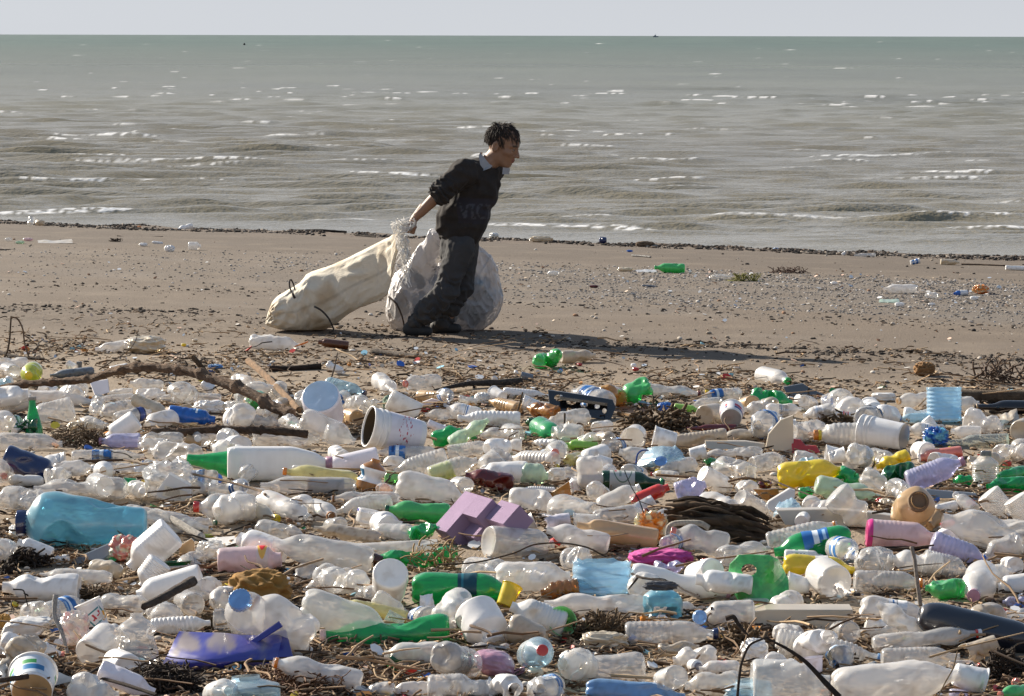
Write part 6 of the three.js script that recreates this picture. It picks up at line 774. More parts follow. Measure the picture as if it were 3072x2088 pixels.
bo('H', 'beige', [[80, 640], [520, 632], [900, 655], [1170, 690], [1165, 780], [700, 760], [150, 752]], 'long grey plastic gutter lying flat', { thick: .05, lean: .05, name: 'gutter', cat: 'gutter', mat: 'beige', dirt: .4 }); b('H', 'cup white', 300, 745, 330, 715, 150, 'white cup with a round base on the gutter', { z: -1, kind: 'cup' }); b('H', 'pet clear', -10, 915, 625, 762, 155, 'clear ribbed bottle with an orange ring', { collar: 'orange', c: .1, ribs: [.05, .75, 10, .08], z: 0 }); b('H', 'soda green', 745, 890, 60, 1020, 255, 'green bottle with a torn blue label', { c: .35, label: [.28, .62, LB.blue], z: 0, dirt: .1 });
b('H', 'milk pink', 895, 850, 1540, 900, 270, 'pinkish milky bottle with a magenta base', { z: 0, c: .15, bottom: 'magenta', ribs: [.0, .5, 8, .02], spin: 1, label: [.0, .07, 'magenta'] }); b('H', 'jug tan', 1270, 690, 1375, 545, 320, 'brown jug pointing its open mouth at the viewer', { z: 1, c: .35, rect: .3, kind: 'milk', collar: 'mud', mat: 'tan', ratio: 1.7 }); b('H', 'carboy frost', 2380, 900, 1580, 730, 300, 'very large clear bottle at the frame edge', { c: .4, z: 0, kind: 'milk' }); b('H', 'shampoo lilac', 1690, 965, 1630, 755, 215, 'white bottle standing with a red cap', { cap: 'red', z: 0, c: .05, ratio: 1, dirt: .1 }); b('H', 'pet lavender', 1490, 915, 1985, 1095, 200, 'lavender studded bottle with a blue neck', { collar: 'blue', c: .15, z: 0, ribs: [.1, .65, 7, .07] });
b('H', 'soda clear', 2300, 930, 1960, 1060, 200, 'clear crumpled bottle beside the lavender studded one', { c: .6, z: 0 }); b('H', 'dish navy', 2210, 1060, 2205, 1040, 110, 'navy lid under a clear crumpled bottle', { z: 0 }); b('H', 'pet milky', 1990, 480, 2170, 700, 230, 'milky finely ribbed bottle by the tan jug', { ribs: [.05, .7, 12, .06], rows: 120, c: .15, z: 0 }); b('H', 'pet milky', 2240, 520, 2400, 780, 235, 'milky finely ribbed bottle cut by the frame edge', { ribs: [.05, .7, 12, .06], rows: 120, c: .15, z: 0 }); bo('H', 'slate', [[1450, 465], [1890, 495], [1905, 545], [1470, 520]], 'dark grey corrugated strip behind the white cap', { lean: .05 }); b('H', 'milk clear', 1880, 640, 1705, 500, 120, 'clear bottle with a white cap by the dark strip', { cap: 'white', c: .3 }); b('H', 'shampoo white', 1710, 590, 1480, 645, 90, 'slim white bottle beside the tan jug', { c: .1 });
st('H', [[590, 1065], [760, 1030], [950, 990], [1250, 985], [1500, 985]], 50, 40, 'black wet branch below the pink milky bottle', { col: [.035, .025, .022], name: 'wet_branch', cat: 'branch' }); st('H', [[1300, 965], [1330, 1080], [0 + 1345, 1210], [1385, 1510]], 34, 42, 'upright white peeled stick stuck in the sand', { stand: 1, col: [.62, .53, .45], bump: .05, k: .1 }); st('H', [[760, 1075], [1050, 1070], [1420, 1120]], 96, 90, 'thick brown log half buried in sand', { col: [.15, .1, .06], name: 'buried_log', cat: 'log', lift: -.03 }); b('H', 'soda yellow', 150, 1140, 790, 1185, 225, 'clear yellow oil bottle lying behind a clear one', { c: .15, z: 0, label: [.42, .6, 'white'], mat: 'yellow' }); b('H', 'shampoo white', 150, 1060, 500, 1075, 135, 'white bottle with green print above the yellow oil bottle', { label: [.2, .6, LB.green], c: .1 });
b('H', 'pet clear', 1400, 1110, 1830, 1215, 245, 'clear ribbed bottle beside the upright stick', { ribs: [.1, .7, 9, .07], c: .2, z: 0 }); lu('H', 'plastic_scrap', 'plastic scrap', 'red', 975, 530, 1060, 600, 'red plastic scrap among shells'); b('H', 'soda green', 2350, 400, 1990, 420, 130, 'teal green film bottle at the frame edge', { c: .8, mat: 'green' }); b('H', 'cup tan', 1450, 780, 1560, 680, 150, 'tan torn tub under the brown jug', { c: .4, jag: .2, mat: 'tan' }); bo('H', 'gold', [[-20, 450], [85, 440], [95, 490], [0, 525]], 'orange plastic corner by the white tray'); lu('H', 'shell', 'shell', 'cream', 1010, 545, 1150, 640, 'cluster of cream shell pieces beside the tan jug', { rough: .7 });
b('H', 'soda clear', 1260, 480, 1110, 420, 180, 'clear flat bottle end behind the tan jug', { c: .5 }); st('H', [[0, 350], [200, 430], [400, 510]], 16, 14, 'dark twig under the yellow bottle', { lift: .06 });
// --- front rows, frame edge ---
b('I', 'jug white', 720, 230, 25, 215, 245, 'crumpled opaque white jug with a threaded mouth', { c: .5, q: .15, z: 0, rect: .3 }); b('I', 'soda frost', 1010, 150, 360, 110, 150, 'flattened grey white bottle above the white jug', { q: .4, c: .6 }); b('I', 'canister white', 1830, 125, 1250, 300, 255, 'smooth pinkish white bottle lying under a dark wood piece', { c: .06, z: 0, dirt: .1 }); st('I', [[1310, 395], [1500, 300], [1680, 195], [1745, 165]], 66, 100, 'dark weathered wood piece on a white bottle', { col: [.11, .08, .06], lift: .09, name: 'driftwood_piece', cat: 'wood' }); b('I', 'milk clear', 1760, 375, 1640, 330, 215, 'clear bottle end with a dark round base', { z: -1, c: .1, dirt: .6 });
b('I', 'soda clear', 1310, 390, 870, 345, 175, 'clear crumpled bottle behind the printed cup', { c: .6 }); b('I', 'cup white', 920, 640, 790, 345, 235, 'printed white cup with red letters', { z: 0, c: .15, label: [.08, .9, LB.fruit], ratio: 1.2 }); lu('I', 'plastic_bag', 'bag', 'pink', 540, 450, 800, 790, 'torn printed film bag hanging beside a cup', { rough: .5, mat: 'frost', also: [1, .8, .8] }); stick({ name: 'plastic_strap', cat: 'strap', text: 'long white plastic strap standing in the twigs', pts: [pt('I', 505, 285), pt('I', 495, 470), pt('I', 560, 620), pt('I', 615, 825)], w: [16, 10], stand: 1, col: [.72, .7, .68], bump: .1, k: .1 });
b('I', 'milk milky', 805, 825, 1050, 600, 290, 'milky bottle showing a wide ringed base', { z: -1, c: .1, dirt: .2, ratio: 1.9 }); b('I', 'soda clear', 1255, 930, 1240, 450, 335, 'clear crumpled bottle standing upright', { c: .6, z: 0, ratio: 1.3 }); b('I', 'pet white', 1375, 575, 1910, 540, 155, 'white ribbed bottle behind the royal blue tub piece', { ribs: [.02, .75, 10, .09], c: .15, z: 0 }); b('I', 'pet clear', 1940, 510, 2500, 520, 205, 'clear ribbed jar behind the royal blue tub piece', { c: .1, ribs: [.02, .6, 6, .07], z: 0 });
sh('I', 'royal', [[1625, 612], [2560, 655], [2500, 960], [1440, 975]], 'broken royal blue tub piece smeared with sand', { bulge: .09, c: .15, thick: .004, lean: .1, dirt: .95, stain: [9, 6.5, .72] }); bo('J', 'royal', [[-30, 690], [205, 540], [232, 575], [0, 715]], 'thin blue plastic strip on the royal blue tub piece', { lean: .02, lift: .05, dirt: .1 }); bo('J', 'royal', [[-210, 780], [250, 655], [330, 835], [170, 840], [150, 795], [-150, 830]], 'dark folded edge of the royal blue tub piece', { lean: .08, mat: 'royal', lift: .02 });
b('I', 'waist white', 20, 690, 570, 835, 155, 'white flattened bottle with an orange red cap', { q: .5, c: .5, cap: 'salmon', z: 0, dirt: .4 }); lu('I', 'foam_block', 'foam', 'foam', 25, 505, 420, 690, 'white foam wedge in the twigs', { shape: .55, rough: .2, lean: .3 }); lu('I', 'cloth', 'cloth', 'gold', -30, 465, 95, 630, 'ochre cloth at the frame edge', { rough: .3, mat: rough([.35, .19, .05], .95, { vertexColors: true }) }); lu('I', 'cloth', 'cloth', 'gold', 2060, 90, 2620, 440, 'ochre brown cloth bundle behind a blue capped bottle', { rough: .35, fq: 1.6, mat: rough([.3, .16, .04], .95, { vertexColors: true }), deep: .09 });
sh('I', 'navy', [[-20, 880], [250, 900], [730, 1060], [-20, 1200]], 'black plastic sheet under a yogurt tub', { mat: 'black', c: .4, lean: .2, dirt: .1 }); b('I', 'tub white', 290, 1165, 300, 1000, 440, 'printed yogurt tub with a tan base', { z: -1, ratio: .8, c: .02, label: [.1, .9, LB.tub], bottom: 'tan' }); b('I', 'milk lilac', 905, 965, 1400, 1175, 185, 'lilac white bottle beside black seaweed', { q: .2, c: .3, z: 0 }); ta('I', 'seaweed_clump', 'seaweed', 1190, 905, 1790, 1175, 'black seaweed clump in front of the royal blue piece', { n: 420, core: 1, thick: .002 }); ta('I', 'seaweed_clump', 'seaweed', 650, 210, 1010, 335, 'brown seaweed clump beside the white jug', { n: 180, core: 1, mat: weedMat2 }); ta('I', 'seaweed_clump', 'seaweed', -30, -20, 165, 135, 'dark seaweed clump at the frame edge above the jug', { n: 140, core: 1 }); ta('I', 'seaweed_clump', 'seaweed', 1790, 430, 1950, 600, 'small rusty seaweed clump by the clear jar', { n: 130, core: 1, mat: weedMat2 });
st('I', [[800, 1005], [1000, 890], [1130, 800], [1170, 735]], 26, 40, 'dark knobbly stick before the ringed base', { col: [.075, .05, .038], lift: .02 }); st('I', [[815, 1020], [1100, 1090], [1420, 1195]], 32, 34, 'dark stick lying over the lilac white bottle', { col: [.075, .05, .038], lift: .04 }); st('I', [[-20, 1065], [120, 1045], [255, 1025]], 44, 50, 'short stick lying on the yogurt tub', { col: [.16, .11, .08], lift: .1 }); b('I', 'carboy sky', 2250, 1330, 2230, 1020, 590, 'pale blue carboy top in dry roots', { mat: 'paleblue', z: 0, ratio: .55, kind: 'milk', c: .2, dirt: .4, seg: 64 }); b('I', 'soda frost', 620, 1200, 1080, 1200, 240, 'grey white bottle at the bottom frame edge', { c: .3, z: 0 });
b('I', 'carboy clear', 2330, 640, 2180, 335, 380, 'big clear bottle with a light blue cap facing out', { cap: 'sky', z: 1, c: .2, kind: 'milk', ratio: 1.6, spin: 1 }); b('J', 'soda milky', 500, 690, -60, 330, 360, 'big clear bottle behind the royal blue tub', { c: .3, z: 0, cap: 0, collar: 'gold' }); st('I', [[120, 235], [210, 245], [235, 320], [255, 390]], 14, 10, 'thin black hooked twig on the white jug', { col: [.03, .025, .02], lift: .06, stand: 1 }); b('I', 'tube grey', 560, 480, 640, 470, 50, 'grey tube end with a purple band', { ratio: 1.6, label: [.4, .7, LB.bluewhite] }); st('I', [[310, 555], [450, 500], [580, 470]], 36, 30, 'tan stick behind the printed cup', { col: [.36, .24, .13] });
// --- front rows, centre ---
b('J', 'soda clear', 890, 110, 430, 250, 175, 'clear flattened bottle lying on the ochre cloth', { q: .2, c: .4, z: 0 }); b('J', 'soda frost', 430, 370, 1230, 640, 340, 'large grey clear soda bottle with faint green print', { c: .15, z: 0, dirt: .2 }); b('J', 'soda clear', 1080, 300, 1360, 490, 165, 'clear bottle with a lobed base behind the emerald one', { c: .3, z: 0 }); b('J', 'shampoo paleyellow', 1370, 490, 780, 350, 115, 'pale yellow flattened bottle', { q: .3, c: .4, z: 0 }); b('J', 'ring glass', 1180, 480, 1330, 560, 130, 'clear glass jar neck among bottles', { z: 0, ratio: 1.3 }); sh('J', 'white', [[1490, 290], [1600, 275], [1630, 430], [1480, 450]], 'printed white paper scrap by the emerald bottle', { c: .5, lean: .03, mat: LB.redprint });
b('J', 'waist green', 1755, 590, 610, 660, 285, 'glossy emerald bottle with a pale cap, bent in the middle', { cap: 'pink', c: .3, bend: -.22, z: 0, dirt: .12, ratio: 3, jag: .03 }); b('J', 'soda green', 1430, 235, 2340, 250, 295, 'large green bottle with a dark teal label', { label: [.44, .63, LB.teal], c: .35, z: 0, dirt: .1 }); b('J', 'soda white', 1700, 520, 1900, 280, 255, 'white crumpled bottle end leaning on the green one', { c: .6, z: -1, mat: 'milky' }); b('J', 'milk white', 1985, 430, 2150, 715, 400, 'white cut jug with its round cap toward the viewer', { cap: 'white', z: 1, c: .15, ratio: 1.1, dirt: .1 });
b('J', 'soda clear', 1690, 840, 2010, 950, 285, 'clear bottle with dark sand and a lobed base', { z: -1, c: .3, fill: [.1, .5, 'mud'] }); { const g = 1; lu('J', 'shoe', 'shoe', 'mauve', 1990, 808, 2340, 1045, 'worn pink rubber shoe on sand', { rough: .14, shape: .75, fq: 1.2, part: 'upper', lean: -.25 }); } b('K', 'dish mauve', 55, 1010, 40, 965, 150, 'lilac shoe sole disc beside the pink shoe', { z: 1, mat: 'mauve' }); b('J', 'waist white', 960, 1090, 150, 895, 225, 'white bottle with an orange neck ring', { collar: 'orange', c: .25, q: .1, z: 0, mat: 'milky' }); b('J', 'soda frost', 1260, 1140, 800, 1190, 130, 'crushed whitish bottle beside the rectangular one', { c: .7, q: .3, z: 0 });
b('J', 'shampoo white', 2200, 1150, 1130, 1175, 175, 'long white rectangular bottle with notched top', { rect: .9, ribs: [.08, .72, 9, .07], c: .1, z: 0, rows: 100, mat: 'milky' }); b('J', 'cup yellow', 2250, 390, 2330, 200, 190, 'yellow plastic cup tipped on its rim', { z: -1, c: .1 }); b('J', 'soda darkgreen', 1220, 870, 1620, 850, 120, 'dark green crushed fragment under the emerald bottle', { c: .9, q: .3 }); b('J', 'soda clear', 2300, 780, 1920, 770, 110, 'clear flat bottle behind the pink shoe', { q: .3, c: .5 }); b('K', 'pet foam', 470, 580, -10, 390, 260, 'white bumpy crusted bottle beside a mint cup', { c: .5, z: 0, ribs: null, dirt: .3 });
ta('J', 'dry_roots', 'roots', -60, 960, 1000, 1210, 'mat of reddish brown roots on sand', { mat: rough([.11, .05, .022]), n: 380, len: .35, thick: .0022, up: .3, deep: .14 });
// --- front rows, centre right ---
b('K', 'cup mint', 400, 560, 460, 525, 265, 'mint green cup with its mouth toward the viewer', { z: 1, c: .08, ratio: .6, mat: 'mint' }); b('K', 'waist milky', 1215, 400, 290, 375, 205, 'long crumpled white bottle before the cut carboy', { c: .6, z: 0 }); b('K', 'pet gold', 610, 225, 262, 270, 185, 'gold ribbed bottle lying before the cut carboy', { ribs: [.1, .9, 4, .12], c: .15, z: 0, mat: 'amber' }); b('K', 'jug aqua', 1365, 510, 1370, 190, 315, 'light blue crumpled jug with a white label', { c: .75, z: 0, ratio: 1, mat: 'aqua', label: [.12, .4, LB.bluewhite, .62, .8] });
b('K', 'waist white', 1085, 85, 1970, 275, 205, 'white waisted lotion bottle with a purple cap', { cap: 'mauve', c: .06, z: 0, dirt: .1 }); b('K', 'pet clear', 1025, 650, 1850, 640, 245, 'clear ribbed water bottle with a navy cap', { cap: 'navy', c: .1, ribs: [.05, .55, 8, .05], z: 0 }); b('K', 'milk frost', 2200, 470, 1700, 495, 270, 'clear bottle with a bright blue cap facing out', { c: .3, z: 0 }); b('K', 'capsule blue', 1690, 485, 1716, 492, 132, 'bright blue bottle cap standing between two clear bottles', { z: 1, ratio: .45, c: 0, lift: .1, mat: 'sky' }); b('K', 'soda sky', 170, 840, 275, 790, 270, 'bluish clear bottle with a red cap facing out', { cap: 'red', z: 1, c: .2, mat: 'paleblue', dirt: .3 });
b('K', 'soda dirty', -30, 560, 350, 740, 235, 'beige crumpled bottle beside the bumpy one', { c: .5, z: 0 }); lu('K', 'plastic_bag', 'bag', 'cream', 620, 640, 1050, 810, 'crumpled cream film bag on seaweed', { rough: .5 }); b('K', 'soda clear', 1200, 950, 560, 1010, 285, 'large clear crumpled bottle with a coral cap', { cap: 'salmon', c: .45, z: 0 }); lu('K', 'foam_lump', 'foam', 'foam', 425, 808, 640, 1010, 'white bubbly foam lump behind a clear bottle', { rough: .25, fq: 4 }); b('K', 'soda sky', 680, 1150, 1570, 1215, 215, 'translucent blue bottle at the bottom frame edge', { c: .3, z: 0 });
b('K', 'shampoo white', 1640, 925, 1690, 935, 110, 'white bottle neck with a navy opening', { z: 1, cap: 'navy', ratio: 2 }); b('K', 'soda milky', 1850, 850, 1460, 880, 190, 'crumpled milky film bottle by a navy neck', { c: .9, z: 0 }); b('K', 'soda milky', 2060, 960, 1700, 960, 150, 'milky bottle lying over a beige one', { c: .4 }); b('K', 'soda milky', 2070, 1090, 1570, 1110, 230, 'milky clear bottle with a beige inside', { c: .3, z: 0, mat: 'frost', dirt: .6 }); b('K', 'carboy sky', 2150, 1240, 2120, 1050, 420, 'light blue dome under whitish film at the frame bottom', { kind: 'milk', z: 0, ratio: .5, mat: 'paleblue', c: .3 });
st('K', [[1945, 500], [2010, 485], [2060, 560], [2145, 660]], 50, 22, 'dark broken root beside the blue cap', { col: [.06, .04, .03], stand: 1, lift: .05 }); st('K', [[2330, 665], [2160, 740], [2085, 900], [2060, 1060], [2045, 1210]], 20, 28, 'dark stem curving down to the frame bottom', { col: [.08, .06, .05], stand: 1, lift: .06 }); st('K', [[1090, 95], [1180, 130], [1450, 175], [1560, 240], [1700, 300]], 26, 16, 'thin dark stem over the white waisted bottle', { col: [.06, .04, .03], lift: .08, twigs: [[.18, -30, 40, 8], [.3, 80, 28, 5]] }); b('K', 'soda palegreen', 2330, 370, 2030, 370, 105, 'pale green bottle beneath the green plate', { c: .3 });
{ const tx = 'bright green torn plate with a round hole'; bo('K', 'green', [[1975, 120], [1990, 20], [2060, -60], [2330, -70], [2420, -20], [2520, 180], [2510, 385], [2330, 330], [2060, 335], [2010, 250]], tx, { mat: 'lightgreen', thick: .0025, lean: .06, dirt: .25, warp: .07, hole: [[2150, 60, 70, 50]], name: 'plastic_plate', cat: 'plastic piece' }); }
bo('K', 'beige', [[2140, 412], [2290, 385], [3060, 385], [3070, 520], [2900, 570], [2150, 570]], 'long beige square gutter on bare sand', { mat: 'cream', thick: .09, lean: .02, name: 'gutter', cat: 'gutter', dirt: .3 }); lu('K', 'plastic_scrap', 'plastic scrap', 'white', 2080, 700, 2330, 900, 'crumpled white tub by the curving stem', { rough: .4 }); b('K', 'soda frost', 1330, 780, 1700, 760, 110, 'tan white flattened film beneath the ribbed water bottle', { q: .4, c: .8, mat: 'dirty' }); ta('K', 'seaweed_clump', 'seaweed', 560, 440, 1080, 720, 'brown weed heap behind the cream film bag', { n: 320, core: 1, mat: weedMat2 }); lu('K', 'pebble', 'stone', 'cream', 135, 960, 290, 1050, 'pale rounded stone on sand', { rough: .1 });
ta('K', 'twig_heap', 'twigs', 1900, 560, 2330, 800, 'thorny twig heap beside the broken root', { mat: weedMat2, n: 120, len: .5, thick: .005, curl: .4 }); b('K', 'soda milky', 1430, 420, 1660, 410, 130, 'clear bottle end beside the light blue jug', { z: -1, c: .3 }); lu('K', 'cloth', 'cloth', 'slate', 1200, 170, 1500, 250, 'dark rag stuck on the light blue jug', { mat: rough([.08, .085, .1], .95, { vertexColors: true }), lift: .1, rough: .5 });
// --- front rows, frame edge right ---
b('L', 'milk milky', 615, 185, 430, 60, 330, 'milky bottle showing a wide round base on sand', { z: -1, c: .1, dirt: .15, ratio: 1.5 }); b('L', 'pet clear', 780, 165, 1420, 180, 205, 'clear ribbed bottle with an orange neck ring', { collar: 'orange', c: .2, z: 0 }); b('L', 'soda lightgreen', 1780, 235, 1430, 225, 175, 'bright green crushed bottle beside the white stick', { c: .6, q: .1 }); b('L', 'soda milky', 1960, 110, 1868, 290, 330, 'round milky bottle with a purple cap toward the viewer', { cap: 'mauve', z: 1, c: .1, dirt: .1 }); b('L', 'canister pink', 2400, 190, 2090, 230, 215, 'pinkish white bottle at the frame edge', { c: .1, mat: 'white', z: 0 });
b('L', 'canister navy', 1370, 470, 2420, 720, 310, 'long dark navy container lying at the frame edge', { c: .12, z: 0, kind: 'capsule', dirt: .06, mat: 'ink' }); b('L', 'pet frost', 80, 680, 1010, 860, 200, 'long bottle with many fine rings and a blue cap', { cap: 'sky', ribs: [.02, .86, 17, .1], rows: 190, c: .06, z: 0, ratio: 3.5 }); b('L', 'waist clear', 950, 745, 1925, 635, 180, 'clear bottle with a red ringed white cap', { cap: 'white', collar: 'red', c: .3, z: 0 }); b('L', 'pet clear', 1030, 870, 1740, 850, 195, 'clear ribbed bottle behind the big milky film', { c: .3, z: 0 }); b('L', 'cup cream', 2080, 720, 1760, 850, 190, 'broken tan cup in seaweed', { jag: .3, c: .4, z: 1, mat: 'dirty' });
b('L', 'shampoo clear', 1640, 930, 1915, 940, 110, 'clear bottle with a red and purple cap', { cap: 'red', c: .2 }); b('L', 'soda milky', 600, 1130, 1740, 1010, 330, 'large milky crumpled bottle at the frame bottom', { c: .55, z: 0, dirt: .25 }); b('L', 'milk frost', -150, 1120, 560, 1120, 450, 'huge grey white crumpled bottle at the frame bottom', { c: .6, z: 0, dirt: .3 }); b('L', 'cup white', 420, 990, 400, 850, 195, 'white cup upside down behind the huge bottle', { z: 0, c: .1, mat: 'lilac' }); b('L', 'capsule orange', 535, 1200, 530, 1140, 120, 'orange yellow bottle cap at the frame bottom', { ratio: .6, c: 0, z: 0, mat: 'orange' }); b('L', 'capsule mauve', 1730, 1215, 1735, 1140, 170, 'purple wrinkled cap at the frame bottom', { ratio: .6, c: .3, z: 0, mat: 'lavender' });
b('L', 'soda green', 2420, 1170, 2110, 1190, 150, 'green bottle with an orange red cap', { cap: 'salmon', c: .3, mat: 'lightgreen' }); lu('L', 'plastic_scrap', 'plastic scrap', 'red', 2215, 1045, 2290, 1140, 'orange red plastic bit beside the green bottle', { mat: 'salmon', rough: .2 }); st('L', [[540, 625], [700, 590], [1000, 530], [1200, 505], [1310, 455]], 40, 34, 'long tan stick on bare sand', { col: [.34, .22, .13] }); st('L', [[465, 535], [490, 460], [540, 412], [600, 500], [660, 575]], 26, 30, 'forked tan twig leaning on the beige gutter', { col: [.32, .19, .11], stand: 1 }); st('L', [[130, 485], [200, 540], [400, 610], [560, 640]], 36, 18, 'dark knotted stick before the beige gutter', { col: [.045, .032, .026] }); st('L', [[-30, 670], [180, 780], [350, 900], [500, 1060], [650, 1215]], 22, 56, 'dark bent branch crossing to the frame bottom', { col: [.06, .045, .038], lift: .1, stand: 1 }); st('L', [[590, 885], [800, 950], [1000, 1000]], 48, 44, 'tan stick under the many ringed bottle', { col: [.38, .25, .16] }); st('L', [[1720, 795], [1680, 950], [1610, 1080], [1540, 1215]], 12, 12, 'thin straw stalk over the milky crumpled bottle', { col: [.42, .3, .17], stand: 1, lift: .08 });
b('L', 'soda clear', 1220, 625, 745, 665, 145, 'clear crumpled bottle above the many ringed one', { c: .7 }); b('L', 'soda clear', 2340, 480, 2100, 520, 140, 'clear crumpled bottle behind the navy container', { c: .7 }); b('L', 'soda lavender', 2350, 350, 2130, 350, 90, 'bluish clear bottle scrap near the pinkish one', { c: .7 }); ta('L', 'seaweed_clump', 'seaweed', 1980, 770, 2360, 1060, 'dark seaweed mass at the frame edge', { n: 320, core: 1 }); lu('L', 'shell', 'shell', 'cream', 350, 540, 585, 615, 'large pale shell before the beige gutter', { rough: .12 }); b('L', 'soda frost', 90, 830, 230, 830, 90, 'dirty white bottle end by the dark branch', { c: .5 });
// --- the smaller bottles that lie wedged everywhere between the larger ones ---
{
  const r = rng(515), bare = [[2420, 1770, 2980, 1840], [940, 1975, 1330, 2060], [380, 1490, 620, 1560], [1930, 1200, 2050, 1290], [2050, 1660, 2190, 1720], [2560, 1180, 2760, 1215], [620, 1540, 800, 1620]];
  const sorts = [['soda', 'clear', 'crumpled clear bottle'], ['waist', 'milky', 'milky waisted bottle'], ['pet', 'clear', 'clear ribbed bottle'], ['milk', 'frost', 'greyish squat bottle'], ['soda', 'milky', 'milky crumpled bottle'], ['cup', 'white', 'white cup'], ['soda', 'dirty', 'sand stained bottle'], ['shampoo', 'white', 'white opaque bottle'], ['pet', 'clear', 'clear bottle with a blue label', { label: [.3, .6, LB.blue] }], ['soda', 'milky', 'milky bottle with a white label', { label: [.35, .62, LB.white] }], ['soda', 'green', 'small green bottle'], ['soda', 'lightgreen', 'small bright green bottle'], ['shampoo', 'paleblue', 'small pale blue bottle'], ['soda', 'clear', 'clear bottle with a red cap', { cap: 'red' }], ['waist', 'clear', 'clear bottle with a blue cap', { cap: 'blue' }], ['pet', 'tan', 'small tan ribbed bottle']];
  let made = 0; const said = new Set();
  for (let t = 0; t < 30000 && made < 290; t++) {
    const y = 1140 + 950 * r(), x = r() * PW - 0, k = (y - 104) / 1000, [kind, mat, text, more] = sorts[Math.floor(r() * (y > 1600 || r() < 0.7 ? 10 : sorts.length))], d = (36 + (y > 1550 ? 22 : 34) * r()) * k * 0.9, end = r() < 0.35, a = (r() - 0.5) * (r() < 0.3 ? 1.9 : 0.9) + (r() < 0.5 ? 0 : Math.PI), L = d * (kind === 'cup' ? 1.1 : end ? 0.5 + 0.6 * r() : 1.5 + 1.5 * r());
    if (y < 1150 + 60 * x / PW + 50 * r()) continue;
    if (bare.some(([x0, y0, x1, y1]) => x > x0 && x < x1 && y > y0 && y < y1)) continue;
    const dx = Math.cos(a) * L / 2, dy = Math.sin(a) * L / 2; const [taken, hides] = cover(x - dx, y - dy, x + dx, y + dy, d * 0.5, true); if (taken > 0.8 || hides > 0.16) continue;
    const yb = y + Math.abs(dy) + d * 0.4, near = PLACED.map((q) => [Math.hypot(q[0] - x, (q[1] - yb) * 1.6), q]).filter(([, q]) => q[2].split(' ').length <= 11).sort((m, n) => m[0] - n[0]).slice(0, 9);
    let label = null; for (const [, q] of near) { const rel = q[1] < yb - 14 ? 'in front of' : q[1] > yb + 14 ? 'behind' : 'beside', tx = `${text} ${rel} the ${q[2]}`; if (tx.split(' ').length <= 16 && !said.has(tx)) { label = tx; said.add(tx); break; } }
    if (!label) continue;
    vessel({ kind, mat, p1: [x - dx, y - dy], p2: [x + dx, y + dy], d, text: label, group: 'small bottles wedged between the larger ones', c: kind === 'cup' ? 0.3 : 0.4 + 0.5 * r(), q: r() < 0.4 ? 0.3 : 0, dirt: 0.3 + 0.4 * r(), crushed: 0.7, seg: 22, rows: 28, lift: 0.05 * r() * r(), z: end ? (r() < 0.6 ? -1 : 1) : undefined, cap: r() < 0.16 && kind !== 'cup' ? 'white' : undefined, ...more });
    made++;
  }
}
